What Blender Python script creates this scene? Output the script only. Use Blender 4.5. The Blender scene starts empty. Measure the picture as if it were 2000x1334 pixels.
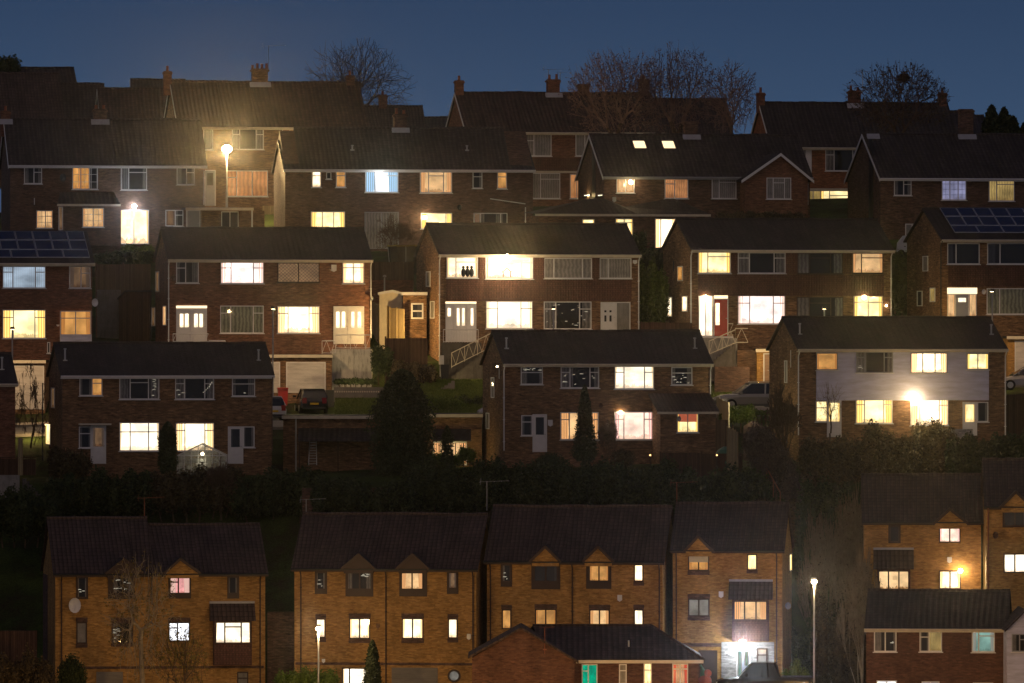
import bpy, math, random
from math import sin, cos, pi, radians, asin, sqrt
from mathutils import Vector, Matrix
random.seed(7)
S = bpy.context.scene
COL = S.collection
F = 16500.0            # focal length in pixels of the 2000 px wide photograph

def W(px, py, Y):
    return Vector(((px-1000)/F*Y, Y, (667-py)/F*Y))

# ------------------------------------------------------------------ materials
MATS = {}
def newmat(name):
    m = bpy.data.materials.new(name); m.use_nodes = True
    nt = m.node_tree
    for n in list(nt.nodes): nt.nodes.remove(n)
    out = nt.nodes.new('ShaderNodeOutputMaterial')
    return m, nt, out
def nd(nt, t, **kw):
    n = nt.nodes.new(t)
    for k, v in kw.items():
        if k in n.inputs.keys() if hasattr(n.inputs, 'keys') else False:
            n.inputs[k].default_value = v
        else:
            setattr(n, k, v)
    return n
def ramp(nt, fac, stops):
    r = nt.nodes.new('ShaderNodeValToRGB')
    e = r.color_ramp.elements
    while len(e) < len(stops): e.new(0.5)
    for i, (p, c) in enumerate(stops):
        e[i].position = p
        e[i].color = (c[0], c[1], c[2], 1) if hasattr(c, '__len__') else (c, c, c, 1)
    nt.links.new(fac, r.inputs[0])
    return r.outputs[0]
def mth(nt, op, a, b=None, c=None):
    n = nt.nodes.new('ShaderNodeMath'); n.operation = op
    for i, v in enumerate((a, b, c)):
        if v is None: continue
        if isinstance(v, (int, float)): n.inputs[i].default_value = v
        else: nt.links.new(v, n.inputs[i])
    return n.outputs[0]
def mixc(nt, f, a, b, mode='MIX'):
    n = nt.nodes.new('ShaderNodeMix'); n.data_type = 'RGBA'; n.blend_type = mode
    for s, v in ((n.inputs[0], f), (n.inputs[6], a), (n.inputs[7], b)):
        if isinstance(v, (int, float)): s.default_value = v
        elif isinstance(v, (tuple, list)): s.default_value = (v[0], v[1], v[2], 1)
        else: nt.links.new(v, s)
    return n.outputs[2]
def noise(nt, vec, scale, detail=3, rough=.6):
    n = nt.nodes.new('ShaderNodeTexNoise'); n.inputs['Scale'].default_value = scale
    n.inputs['Detail'].default_value = detail; n.inputs['Roughness'].default_value = rough
    if vec is not None: nt.links.new(vec, n.inputs['Vector'])
    return n.outputs['Fac']
def coords(nt, which='UV'):
    n = nt.nodes.new('ShaderNodeTexCoord'); return n.outputs[which]
def mapping(nt, vec, scale=(1,1,1), rot=(0,0,0), loc=(0,0,0)):
    n = nt.nodes.new('ShaderNodeMapping'); nt.links.new(vec, n.inputs[0])
    n.inputs['Scale'].default_value = scale; n.inputs['Rotation'].default_value = rot; n.inputs['Location'].default_value = loc
    return n.outputs[0]
def principled(nt, out, col, rough=.8, spec=.3, metal=0, bump=None, bstr=.3, bdist=.02):
    p = nt.nodes.new('ShaderNodeBsdfPrincipled')
    for k, v in (('Base Color', col), ('Roughness', rough), ('Specular IOR Level', spec), ('Metallic', metal)):
        if isinstance(v, (int, float)): p.inputs[k].default_value = v
        elif isinstance(v, (tuple, list)): p.inputs[k].default_value = (v[0], v[1], v[2], 1)
        else: nt.links.new(v, p.inputs[k])
    if bump is not None:
        b = nt.nodes.new('ShaderNodeBump'); b.inputs['Strength'].default_value = bstr; b.inputs['Distance'].default_value = bdist
        nt.links.new(bump, b.inputs['Height']); nt.links.new(b.outputs[0], p.inputs['Normal'])
    nt.links.new(p.outputs[0], out.inputs[0])
    return p

def brick_mat(name, c1, c2, mort, var=.5):
    m, nt, out = newmat(name); uv = coords(nt)
    b = nt.nodes.new('ShaderNodeTexBrick'); nt.links.new(uv, b.inputs['Vector'])
    b.inputs['Scale'].default_value = 1; b.inputs['Brick Width'].default_value = .225; b.inputs['Row Height'].default_value = .075
    b.inputs['Mortar Size'].default_value = .006; b.inputs['Mortar Smooth'].default_value = .3
    b.inputs['Color1'].default_value = (*c1, 1); b.inputs['Color2'].default_value = (*c2, 1); b.inputs['Mortar'].default_value = (*mort, 1)
    b.inputs['Bias'].default_value = .1
    # course to course and patchy variation, weather staining
    n1 = noise(nt, mapping(nt, uv, (1.1, 7, 1)), 1.3, 4, .7)
    n2 = noise(nt, mapping(nt, uv, (.6, .25, 1)), 1.4, 4, .6)
    v = nt.nodes.new('ShaderNodeTexVoronoi'); v.inputs['Scale'].default_value = 1; nt.links.new(mapping(nt, uv, (4.4, 13.3, 1)), v.inputs['Vector'])
    sep = nt.nodes.new('ShaderNodeSeparateColor'); nt.links.new(v.outputs['Color'], sep.inputs[0])
    k = mth(nt, 'MULTIPLY', ramp(nt, n1, [(.3, 1-var*.9), (.7, 1+var*.5)]), ramp(nt, n2, [(.3, .72), (.65, 1.12)]))
    k = mth(nt, 'MULTIPLY', k, ramp(nt, sep.outputs[0], [(0, .74), (.5, 1.0), (1, 1.22)]))
    c = mixc(nt, 1, b.outputs['Color'], k, 'MULTIPLY')
    principled(nt, out, c, .9, .15, bump=b.outputs['Fac'], bstr=-.4, bdist=.01)
    return m
def tile_mat(name, c1, c2, cw=.2, rh=.3, dark=.35, stag=.0, rib_=.3):
    m, nt, out = newmat(name); uv = coords(nt)
    b = nt.nodes.new('ShaderNodeTexBrick'); nt.links.new(uv, b.inputs['Vector'])
    b.offset = stag
    b.inputs['Scale'].default_value = 1; b.inputs['Brick Width'].default_value = cw; b.inputs['Row Height'].default_value = rh
    b.inputs['Mortar Size'].default_value = .022; b.inputs['Mortar Smooth'].default_value = .6
    b.inputs['Color1'].default_value = (*c1, 1); b.inputs['Color2'].default_value = (*c2, 1)
    b.inputs['Mortar'].default_value = (c1[0]*dark, c1[1]*dark, c1[2]*dark, 1)
    n1 = noise(nt, mapping(nt, uv, (1, .45, 1)), .9, 5, .65)
    n2 = noise(nt, uv, 6, 3, .7)
    k = mth(nt, 'MULTIPLY', ramp(nt, n1, [(.3, .7), (.7, 1.3)]), ramp(nt, n2, [(.3, .82), (.7, 1.2)]))
    c = mixc(nt, 1, b.outputs['Color'], k, 'MULTIPLY')
    moss = ramp(nt, noise(nt, uv, 2.2, 5, .75), [(.56, 0), (.72, 1)])
    c = mixc(nt, mth(nt, 'MULTIPLY', moss, .45), c, (.05, .05, .022))
    sx = nt.nodes.new('ShaderNodeSeparateXYZ'); nt.links.new(uv, sx.inputs[0])
    rib = mth(nt, 'SINE', mth(nt, 'MULTIPLY', sx.outputs[0], 2*pi/cw))
    c = mixc(nt, 1, c, ramp(nt, mth(nt, 'MULTIPLY_ADD', rib, .5, .5), [(0, 1-rib_), (.45, 1.0), (1, 1+rib_*.4)]), 'MULTIPLY')  # crease shade between the tile rolls is put into the colour
    h = mth(nt, 'ADD', rib, mth(nt, 'MULTIPLY', mth(nt, 'FRACT', mth(nt, 'MULTIPLY', sx.outputs[1], -1/rh)), 1.0))
    principled(nt, out, c, .75, .25, bump=h, bstr=.2+rib_, bdist=.03)
    return m
def plain_mat(name, c, rough=.6, spec=.3, var=.15, metal=0, sc=3.0, dirt=0):
    m, nt, out = newmat(name); co = coords(nt, 'Object')
    k = ramp(nt, noise(nt, co, sc, 5, .65), [(.3, 1-var), (.7, 1+var)])
    col = mixc(nt, 1, c, k, 'MULTIPLY')
    if dirt:
        st = ramp(nt, noise(nt, mapping(nt, co, (5, 5, .8)), 1.2, 6, .75), [(.5, 0), (.66, 1)])
        col = mixc(nt, mth(nt, 'MULTIPLY', st, dirt), col, (c[0]*.25, c[1]*.23, c[2]*.18))
    principled(nt, out, col, rough, spec, metal)
    return m
def clad_mat(name, c, pitch=.15):
    m, nt, out = newmat(name); uv = coords(nt)
    sx = nt.nodes.new('ShaderNodeSeparateXYZ'); nt.links.new(uv, sx.inputs[0])
    fr = mth(nt, 'FRACT', mth(nt, 'MULTIPLY', sx.outputs[1], 1/pitch))
    g = ramp(nt, fr, [(0, .78), (.12, 1), (1, .96)])
    k = ramp(nt, noise(nt, mapping(nt, uv, (.4, 2, 1)), 2, 4), [(.3, .72), (.7, 1.12)])
    col = mixc(nt, 1, mixc(nt, 1, c, g, 'MULTIPLY'), k, 'MULTIPLY')
    principled(nt, out, col, .5, .3, bump=fr, bstr=.3, bdist=.02)
    return m
def wood_mat(name, c):
    m, nt, out = newmat(name); uv = coords(nt)
    sx = nt.nodes.new('ShaderNodeSeparateXYZ'); nt.links.new(uv, sx.inputs[0])
    cell = mth(nt, 'FLOOR', mth(nt, 'MULTIPLY', sx.outputs[0], 1/.12))
    wn = nt.nodes.new('ShaderNodeTexWhiteNoise'); wn.noise_dimensions = '1D'; nt.links.new(cell, wn.inputs['W'])
    fr = mth(nt, 'FRACT', mth(nt, 'MULTIPLY', sx.outputs[0], 1/.12))
    g = ramp(nt, fr, [(0, .35), (.12, 1), (.9, 1), (1, .5)])
    k = mth(nt, 'MULTIPLY', g, ramp(nt, wn.outputs[0], [(0, .7), (1, 1.2)]))
    k = mth(nt, 'MULTIPLY', k, ramp(nt, noise(nt, mapping(nt, uv, (6, .7, 1)), 3, 5), [(.3, .75), (.7, 1.2)]))
    principled(nt, out, mixc(nt, 1, c, k, 'MULTIPLY'), .85, .15, bump=fr, bstr=.2)
    return m
def leaf_mat(name, ca, cb, cc, sc=1.3):
    m, nt, out = newmat(name)
    g = nt.nodes.new('ShaderNodeNewGeometry')
    n = noise(nt, coords(nt, 'Object'), sc, 3, .6)
    f = mth(nt, 'ADD', mth(nt, 'MULTIPLY', g.outputs['Random Per Island'], .55), mth(nt, 'MULTIPLY', n, .5))
    c = ramp(nt, f, [(.2, ca), (.55, cb), (.9, cc)])
    d = nt.nodes.new('ShaderNodeBsdfPrincipled'); nt.links.new(c, d.inputs['Base Color']); d.inputs['Roughness'].default_value = .7
    d.inputs['Specular IOR Level'].default_value = .2
    t = nt.nodes.new('ShaderNodeBsdfTranslucent'); nt.links.new(c, t.inputs[0])
    mx = nt.nodes.new('ShaderNodeMixShader'); mx.inputs[0].default_value = .2
    nt.links.new(d.outputs[0], mx.inputs[1]); nt.links.new(t.outputs[0], mx.inputs[2]); nt.links.new(mx.outputs[0], out.inputs[0])
    return m
def emit_mat(name, c, st):
    m, nt, out = newmat(name)
    e = nt.nodes.new('ShaderNodeEmission'); e.inputs[0].default_value = (*c, 1); e.inputs[1].default_value = st
    nt.links.new(e.outputs[0], out.inputs[0]); return m

def lit_mat(name, c, st, curt=None, cw=.16, kind='room', clutter=.6, gloss=True):
    """A lit room seen through its glass: bright wall, curtains at both sides, clutter on the sill."""
    m, nt, out = newmat(name); uv = coords(nt)
    oi = nt.nodes.new('ShaderNodeObjectInfo'); rnd = oi.outputs['Random']
    sx = nt.nodes.new('ShaderNodeSeparateXYZ'); nt.links.new(uv, sx.inputs[0])
    u, v = sx.outputs[0], sx.outputs[1]
    cx = nt.nodes.new('ShaderNodeCombineXYZ'); nt.links.new(mth(nt, 'ADD', u, mth(nt, 'MULTIPLY', rnd, 17)), cx.inputs[0]); nt.links.new(v, cx.inputs[1])
    nt.links.new(mth(nt, 'MULTIPLY', rnd, 31), cx.inputs[2])
    p = cx.outputs[0]
    base = mixc(nt, 1, c, ramp(nt, noise(nt, p, 1.9, 3, .5), [(.3, .5), (.7, 1.12)]), 'MULTIPLY')
    if kind == 'blind':
        fr = mth(nt, 'FRACT', mth(nt, 'MULTIPLY', u, 22))
        base = mixc(nt, 1, base, ramp(nt, fr, [(0, .45), (.18, 1), (.8, .9), (1, .5)]), 'MULTIPLY')
    elif kind == 'lattice':
        a = mth(nt, 'FRACT', mth(nt, 'MULTIPLY', mth(nt, 'ADD', mth(nt, 'MULTIPLY', u, 1.9), v), 6))
        b = mth(nt, 'FRACT', mth(nt, 'MULTIPLY', mth(nt, 'SUBTRACT', mth(nt, 'MULTIPLY', u, 1.9), v), 6))
        g = mth(nt, 'MULTIPLY', ramp(nt, a, [(0, .3), (.2, 1), (.85, 1), (1, .3)]), ramp(nt, b, [(0, .3), (.2, 1), (.85, 1), (1, .3)]))
        base = mixc(nt, 1, base, g, 'MULTIPLY')
    elif kind == 'folds':
        fo = mth(nt, 'SINE', mth(nt, 'MULTIPLY', mth(nt, 'ADD', u, mth(nt, 'MULTIPLY', noise(nt, p, 3, 2), .12)), 62))
        base = mixc(nt, 1, base, ramp(nt, mth(nt, 'MULTIPLY_ADD', fo, .5, .5), [(0, .62), (1, 1.08)]), 'MULTIPLY')
    elif kind == 'grid':
        g = mth(nt, 'MULTIPLY', ramp(nt, mth(nt, 'FRACT', mth(nt, 'MULTIPLY', u, 6)), [(0, .4), (.12, 1), (.9, 1), (1, .4)]),
                ramp(nt, mth(nt, 'FRACT', mth(nt, 'MULTIPLY', v, 4)), [(0, .4), (.12, 1), (.9, 1), (1, .4)]))
        base = mixc(nt, 1, base, g, 'MULTIPLY')
    if clutter:
        vo = nt.nodes.new('ShaderNodeTexVoronoi'); vo.inputs['Scale'].default_value = 9; nt.links.new(p, vo.inputs['Vector'])
        hgt = mth(nt, 'MULTIPLY', noise(nt, mapping(nt, p, (7, .0, 1)), 1.3, 3, .8), .55)
        mk = mth(nt, 'LESS_THAN', v, mth(nt, 'SUBTRACT', hgt, .12))
        sc = nt.nodes.new('ShaderNodeSeparateColor'); nt.links.new(vo.outputs['Color'], sc.inputs[0])
        obj = mixc(nt, 1, base, mixc(nt, sc.outputs[0], (.22, .16, .10), (.8, .6, .45)), 'MULTIPLY')
        base = mixc(nt, mth(nt, 'MULTIPLY', mk, clutter), base, obj)
        # a picture or a cupboard on the far wall
        bx = mth(nt, 'ADD', .3, mth(nt, 'MULTIPLY', rnd, .4))
        dx = mth(nt, 'LESS_THAN', mth(nt, 'ABSOLUTE', mth(nt, 'SUBTRACT', u, bx)), .07)
        dy = mth(nt, 'LESS_THAN', mth(nt, 'ABSOLUTE', mth(nt, 'SUBTRACT', v, .62)), .1)
        base = mixc(nt, mth(nt, 'MULTIPLY', mth(nt, 'MULTIPLY', dx, dy), .35*clutter), base, (c[0]*.35, c[1]*.28, c[2]*.25))
    if curt:
        e = mth(nt, 'ABSOLUTE', mth(nt, 'SUBTRACT', u, .5))
        edge = mth(nt, 'SUBTRACT', .5, mth(nt, 'ADD', cw, mth(nt, 'MULTIPLY', mth(nt, 'SUBTRACT', rnd, .5), cw)))
        mk = mth(nt, 'GREATER_THAN', e, mth(nt, 'ADD', edge, mth(nt, 'MULTIPLY', v, -.03)))
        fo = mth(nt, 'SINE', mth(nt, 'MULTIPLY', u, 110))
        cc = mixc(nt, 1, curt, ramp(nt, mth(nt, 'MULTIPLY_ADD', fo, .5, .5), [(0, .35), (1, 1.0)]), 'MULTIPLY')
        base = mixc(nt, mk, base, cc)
    em = nt.nodes.new('ShaderNodeEmission'); nt.links.new(base, em.inputs[0])
    nt.links.new(mth(nt, 'MULTIPLY', mth(nt, 'ADD', .85, mth(nt, 'MULTIPLY', rnd, .3)), st), em.inputs[1])
    gl = nt.nodes.new('ShaderNodeBsdfGlossy'); gl.inputs['Roughness'].default_value = .05; gl.inputs[0].default_value = (.06, .06, .06, 1)
    ad = nt.nodes.new('ShaderNodeAddShader'); nt.links.new(em.outputs[0], ad.inputs[0]); nt.links.new(gl.outputs[0], ad.inputs[1])
    nt.links.new(ad.outputs[0], out.inputs[0])
    return m
def dark_mat(name, c, fold=.5, sky=.5, room=(.006, .006, .007), cover=.5):
    """Unlit window: room in the dark behind glass, grey net curtains in soft folds, glossy pane."""
    m, nt, out = newmat(name); uv = coords(nt)
    oi = nt.nodes.new('ShaderNodeObjectInfo'); rnd = oi.outputs['Random']
    sx = nt.nodes.new('ShaderNodeSeparateXYZ'); nt.links.new(uv, sx.inputs[0])
    u, v = sx.outputs[0], sx.outputs[1]
    cx = nt.nodes.new('ShaderNodeCombineXYZ'); nt.links.new(mth(nt, 'ADD', u, mth(nt, 'MULTIPLY', rnd, 13)), cx.inputs[0]); nt.links.new(v, cx.inputs[1])
    p = cx.outputs[0]
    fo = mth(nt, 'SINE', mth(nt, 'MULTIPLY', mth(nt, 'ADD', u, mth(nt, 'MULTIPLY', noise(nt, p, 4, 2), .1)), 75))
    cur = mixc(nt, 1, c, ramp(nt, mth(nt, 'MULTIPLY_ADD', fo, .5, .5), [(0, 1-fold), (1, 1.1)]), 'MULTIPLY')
    e = mth(nt, 'ABSOLUTE', mth(nt, 'SUBTRACT', u, mth(nt, 'ADD', .4, mth(nt, 'MULTIPLY', rnd, .2))))
    mk = mth(nt, 'GREATER_THAN', e, .5*(1-cover))
    base = mixc(nt, mk, room, cur)
    base = mixc(nt, 1, base, ramp(nt, noise(nt, p, 2.2, 3), [(.3, .7), (.7, 1.2)]), 'MULTIPLY')
    pr = principled(nt, out, base, .6, .3, bump=noise(nt, p, 2.5, 1), bstr=.08, bdist=.05)
    pr.inputs['Coat Weight'].default_value = sky; pr.inputs['Coat Roughness'].default_value = .03
    return m

# ------------------------------------------------------------------ mesh builder
class MB:
    def __init__(self): self.v = []; self.f = []; self.mi = []; self.cur = 0
    def vert(self, p): self.v.append(tuple(p)); return len(self.v)-1
    def face(self, pts, mi=None):
        n = len(self.v); self.v.extend(tuple(p) for p in pts); self.f.append(list(range(n, n+len(pts)))); self.mi.append(self.cur if mi is None else mi); return self
    def box(self, x0, y0, z0, x1, y1, z1, mi=None):
        if x0 > x1: x0, x1 = x1, x0
        if y0 > y1: y0, y1 = y1, y0
        if z0 > z1: z0, z1 = z1, z0
        p = [(x0,y0,z0),(x1,y0,z0),(x1,y1,z0),(x0,y1,z0),(x0,y0,z1),(x1,y0,z1),(x1,y1,z1),(x0,y1,z1)]
        n = len(self.v); self.v += p
        for q in ((0,3,2,1),(4,5,6,7),(0,1,5,4),(1,2,6,5),(2,3,7,6),(3,0,4,7)):
            self.f.append([n+i for i in q]); self.mi.append(self.cur if mi is None else mi)
        return self
    def beam(self, a, b, w, h=None, up=(0,0,1)):
        a, b = Vector(a), Vector(b); h = h or w
        d = (b-a).normalized(); s = d.cross(Vector(up))
        if s.length < 1e-4: s = d.cross(Vector((0,1,0)))
        s.normalize(); t = s.cross(d)
        p = []
        for o in (a, b):
            for i, j in ((-1,-1),(1,-1),(1,1),(-1,1)): p.append(o+s*(i*w/2)+t*(j*h/2))
        n = len(self.v); self.v += [tuple(q) for q in p]
        for q in ((0,1,2,3),(7,6,5,4),(0,4,5,1),(1,5,6,2),(2,6,7,3),(3,7,4,0)):
            self.f.append([n+i for i in q]); self.mi.append(self.cur)
        return self
    def tube(self, a, b, ra, rb=None, n=8, caps=True):
        a, b = Vector(a), Vector(b); rb = ra if rb is None else rb
        d = (b-a)
        if d.length < 1e-6: return self
        d.normalize(); s = d.orthogonal().normalized(); t = d.cross(s)
        k = len(self.v)
        for o, r in ((a, ra), (b, rb)):
            for i in range(n):
                g = 2*pi*i/n; self.v.append(tuple(o+s*(r*cos(g))+t*(r*sin(g))))
        for i in range(n):
            j = (i+1) % n; self.f.append([k+i, k+j, k+n+j, k+n+i]); self.mi.append(self.cur)
        if caps and n > 3:
            self.f.append([k+i for i in range(n)][::-1]); self.mi.append(self.cur)
            self.f.append([k+n+i for i in range(n)]); self.mi.append(self.cur)
        return self
    def sphere(self, c, r, nu=10, nv=6, sc=(1,1,1)):
        k = len(self.v); c = Vector(c)
        self.v.append(tuple(c+Vector((0,0,-r*sc[2]))))
        for j in range(1, nv):
            th = -pi/2+pi*j/nv
            for i in range(nu):
                g = 2*pi*i/nu; self.v.append((c.x+r*sc[0]*cos(th)*cos(g), c.y+r*sc[1]*cos(th)*sin(g), c.z+r*sc[2]*sin(th)))
        self.v.append(tuple(c+Vector((0,0,r*sc[2]))))
        top = len(self.v)-1
        for i in range(nu):
            j = (i+1) % nu
            self.f.append([k, k+1+j, k+1+i]); self.mi.append(self.cur)
            for q in range(nv-2):
                a = k+1+q*nu; self.f.append([a+i, a+j, a+nu+j, a+nu+i]); self.mi.append(self.cur)
            a = k+1+(nv-2)*nu; self.f.append([a+i, a+j, top]); self.mi.append(self.cur)
        return self
    def prism(self, poly, axis, a0, a1):
        """poly: 2D outline, extruded along an axis ('x': poly is (y,z); 'y': (x,z); 'z': (x,y))"""
        def P(q, a):
            return (a, q[0], q[1]) if axis == 'x' else ((q[0], a, q[1]) if axis == 'y' else (q[0], q[1], a))
        n = len(self.v); m = len(poly)
        self.v += [P(q, a0) for q in poly]+[P(q, a1) for q in poly]
        self.f.append([n+i for i in range(m)]); self.mi.append(self.cur)
        self.f.append([n+m+i for i in range(m)][::-1]); self.mi.append(self.cur)
        for i in range(m):
            j = (i+1) % m; self.f.append([n+i, n+m+i, n+m+j, n+j]); self.mi.append(self.cur)
        return self
    def build(self, name, mats, parent=None, smooth=False, uvn=None, normals=True):
        me = bpy.data.meshes.new(name); me.from_pydata([tuple(p) for p in self.v], [], self.f)
        if not isinstance(mats, (list, tuple)): mats = [mats]
        for m in mats: me.materials.append(MATS[m] if isinstance(m, str) else m)
        if len(mats) > 1: me.polygons.foreach_set('material_index', self.mi)
        if normals and len(self.f) < 4000:
            import bmesh
            bm = bmesh.new(); bm.from_mesh(me); bmesh.ops.recalc_face_normals(bm, faces=bm.faces); bm.to_mesh(me); bm.free()
        uvl = me.uv_layers.new(name='UVMap').data
        if uvn:      # normalised over a rectangle in local x,z (or y,z)
            ax, a0, a1, z0, z1 = uvn
            for l in me.loops:
                c = me.vertices[l.vertex_index].co; uvl[l.index].uv = ((c[ax]-a0)/(a1-a0), (c.z-z0)/(z1-z0))
        elif len(self.f) < 6000:
            for p in me.polygons:
                nn = p.normal; t = Vector((0,0,1)).cross(nn)
                if t.length < .05: t = Vector((1,0,0))
                t.normalize(); b = nn.cross(t)
                if t.x < -.01 or (abs(t.x) <= .01 and t.y < 0): t = -t
                if b.z < 0 or (abs(b.z) < .01 and b.y < 0): b = -b
                for li in p.loop_indices:
                    c = me.vertices[me.loops[li].vertex_index].co; uvl[li].uv = (c.dot(t), c.dot(b))
        if smooth: me.polygons.foreach_set('use_smooth', [True]*len(me.polygons))
        o = bpy.data.objects.new(name, me); COL.objects.link(o)
        if parent is not None: o.parent = parent
        return o

def tag(o, label=None, cat=None, group=None, kind=None):
    if label: o['label'] = label
    if cat: o['category'] = cat
    if group: o['group'] = group
    if kind: o['kind'] = kind
    return o
def empty(name, loc, rz=0, label=None, cat=None, group=None):
    o = bpy.data.objects.new(name, None); COL.objects.link(o); o.location = loc; o.rotation_euler = (0, 0, rz); o.empty_display_size = .3
    return tag(o, label, cat, group)
# ------------------------------------------------------------------ material table
M_ = MATS
M_['brick_red'] = brick_mat('brick_red', (.26,.115,.07), (.17,.075,.05), (.2,.16,.12))
M_['brick_brown'] = brick_mat('brick_brown', (.30,.165,.085), (.17,.09,.05), (.25,.2,.14), .7)
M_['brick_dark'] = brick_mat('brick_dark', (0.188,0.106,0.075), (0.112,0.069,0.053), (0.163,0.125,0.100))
M_['brick_gold'] = brick_mat('brick_gold', (.50,.28,.085), (.38,.20,.06), (.36,.25,.11), .2)
M_['brick_orange'] = brick_mat('brick_orange', (.34,.14,.07), (.24,.09,.045), (.3,.2,.13), .4)
M_['tile_hung'] = tile_mat('tile_hung', (.15,.07,.05), (.10,.048,.035), .17, .12, .5, .5, .1)
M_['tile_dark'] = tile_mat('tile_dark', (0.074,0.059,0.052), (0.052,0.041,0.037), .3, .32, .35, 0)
M_['tile_brown'] = tile_mat('tile_brown', (0.090,0.059,0.047), (0.059,0.041,0.034), .3, .33, .35, 0)
M_['tile_pan'] = tile_mat('tile_pan', (.088,.062,.054), (.064,.046,.042), .24, .34, .22, 0, .18)
M_['tile_flat'] = tile_mat('tile_flat', (0.068,0.052,0.045), (0.052,0.041,0.034), .33, .17, .5, .5, .06)
M_['white'] = plain_mat('white_upvc', (.72,.71,.70), .35, .4, .06)
M_['cream'] = plain_mat('cream_paint', (.62,.56,.44), .5, .3, .12)
M_['brown_frame'] = plain_mat('brown_frame', (.055,.032,.024), .5, .35, .1)
M_['grey_paint'] = plain_mat('grey_paint', (.32,.33,.34), .5, .3, .1)
M_['black'] = plain_mat('black_plastic', (.018,.018,.02), .45, .4, .1)
M_['turf'] = plain_mat('turf', (.085,.12,.028), .95, .1, .35, 0, 3)
M_['metal'] = plain_mat('galvanised_metal', (.45,.45,.44), .4, .5, .15, .7)
M_['lead'] = plain_mat('lead_flashing', (.38,.38,.40), .45, .4, .15)
M_['render'] = plain_mat('white_render', (.58,.56,.50), .8, .2, .1, 0, 2.5, .75)
M_['concrete'] = plain_mat('concrete', (.26,.25,.23), .9, .2, .2, 0, 2.5, .4)
M_['concrete_dark'] = plain_mat('dark_concrete', (.11,.10,.09), .9, .2, .25, 0, 2.5, .5)
M_['wood_plum'] = wood_mat('plum_fence_wood', (.17,.115,.115))
M_['felt'] = plain_mat('roofing_felt', (.055,.05,.05), .9, .1, .3)
M_['clad_white'] = clad_mat('white_cladding', (.60,.61,.78))
M_['garage_door'] = clad_mat('garage_door', (.66,.62,.58), .3)
M_['garage_brown'] = clad_mat('garage_brown', (.30,.19,.12), .2)
M_['shutter'] = clad_mat('grey_shutter', (.22,.20,.17), .12)
M_['wood'] = wood_mat('fence_wood', (.14,.095,.055))
M_['wood_dark'] = wood_mat('dark_fence_wood', (.085,.05,.035))
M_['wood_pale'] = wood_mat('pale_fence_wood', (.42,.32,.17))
M_['clay'] = plain_mat('clay_pot', (.26,.10,.06), .8, .2, .2)
M_['door_red'] = plain_mat('red_door', (.45,.05,.03), .4, .4, .05)
M_['door_grey'] = plain_mat('grey_door', (.30,.32,.38), .4, .4, .05)
M_['door_brown'] = plain_mat('brown_door', (.26,.12,.06), .5, .3, .1)
M_['solar'] = plain_mat('solar_cell', (.012,.014,.05), .12, .6, .2)
M_['stone'] = brick_mat('stone_cladding', (.5,.48,.45), (.36,.35,.33), (.3,.29,.27), .6)
M_['road'] = plain_mat('asphalt', (.055,.053,.05), .85, .2, .25, 0, 4)
M_['paving'] = plain_mat('paving', (.22,.20,.17), .85, .2, .2, 0, 2)
M_['kerb'] = plain_mat('kerbstone', (.32,.31,.29), .85, .2, .1)
M_['bark'] = plain_mat('bark', (.11,.08,.055), .9, .1, .3, 0, 2)
M_['bark_pale'] = plain_mat('pale_bark', (.30,.25,.17), .8, .2, .3, 0, 3)
M_['twig'] = plain_mat('twigs', (.13,.085,.06), .9, .1, .2)
M_['twig_pale'] = plain_mat('pale_twigs', (.19,.145,.09), .9, .1, .3)
M_['twig_pink'] = plain_mat('budding_twigs', (.27,.175,.13), .9, .1, .25)
M_['leaf_dark'] = leaf_mat('dark_leaf', (0.017,0.027,0.014), (0.048,0.068,0.027), (0.105,0.128,0.048))
M_['leaf_conifer'] = leaf_mat('conifer_leaf', (0.020,0.031,0.015), (0.051,0.068,0.031), (0.093,0.111,0.051), 2)
M_['leaf_green'] = leaf_mat('green_leaf', (.045,.075,.012), (.095,.145,.024), (.17,.23,.045))
M_['leaf_brown'] = leaf_mat('brown_leaf', (0.037,0.027,0.017), (0.085,0.065,0.034), (0.162,0.122,0.058))
M_['leaf_plum'] = leaf_mat('plum_leaf', (.05,.038,.036), (.10,.072,.066), (.16,.12,.10))
M_['leaf_yellow'] = leaf_mat('yellow_leaf', (.12,.09,.02), (.22,.17,.04), (.34,.27,.07))
M_['grass'] = leaf_mat('grass_blade', (.06,.09,.015), (.11,.16,.028), (.18,.22,.05), .8)
M_['bin_red'] = plain_mat('red_plastic', (.42,.03,.025), .4, .4, .08)
M_['bin_green'] = plain_mat('green_plastic', (.03,.12,.07), .4, .4, .08)
M_['car_black'] = plain_mat('black_car_paint', (.008,.008,.009), .15, .7, .03)
M_['car_grey'] = plain_mat('grey_car_paint', (.30,.29,.28), .2, .7, .03, .2)
M_['car_white'] = plain_mat('white_car_paint', (.6,.6,.6), .2, .6, .03)
M_['car_glass'] = plain_mat('car_glass', (.01,.011,.012), .04, .8, .02)
M_['tyre'] = plain_mat('tyre_rubber', (.012,.012,.012), .8, .2, .1)
M_['plate'] = plain_mat('yellow_plate', (.75,.48,.03), .5, .3, .03)
M_['tail'] = plain_mat('tail_light', (.28,.012,.01), .2, .6, .03)
M_['headl'] = plain_mat('headlight_glass', (.7,.7,.68), .1, .7, .03)
M_['tarp'] = plain_mat('pale_cover', (.45,.48,.55), .6, .3, .1)
M_['net'] = plain_mat('dark_netting', (.05,.045,.035), .8, .1, .2)
M_['glasshouse'] = plain_mat('greenhouse_glass', (.30,.31,.27), .12, .6, .25)
M_['santa'] = plain_mat('pink_fabric', (.7,.28,.30), .7, .2, .1)
M_['elf'] = plain_mat('green_fabric', (.22,.42,.36), .7, .2, .1)
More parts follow.
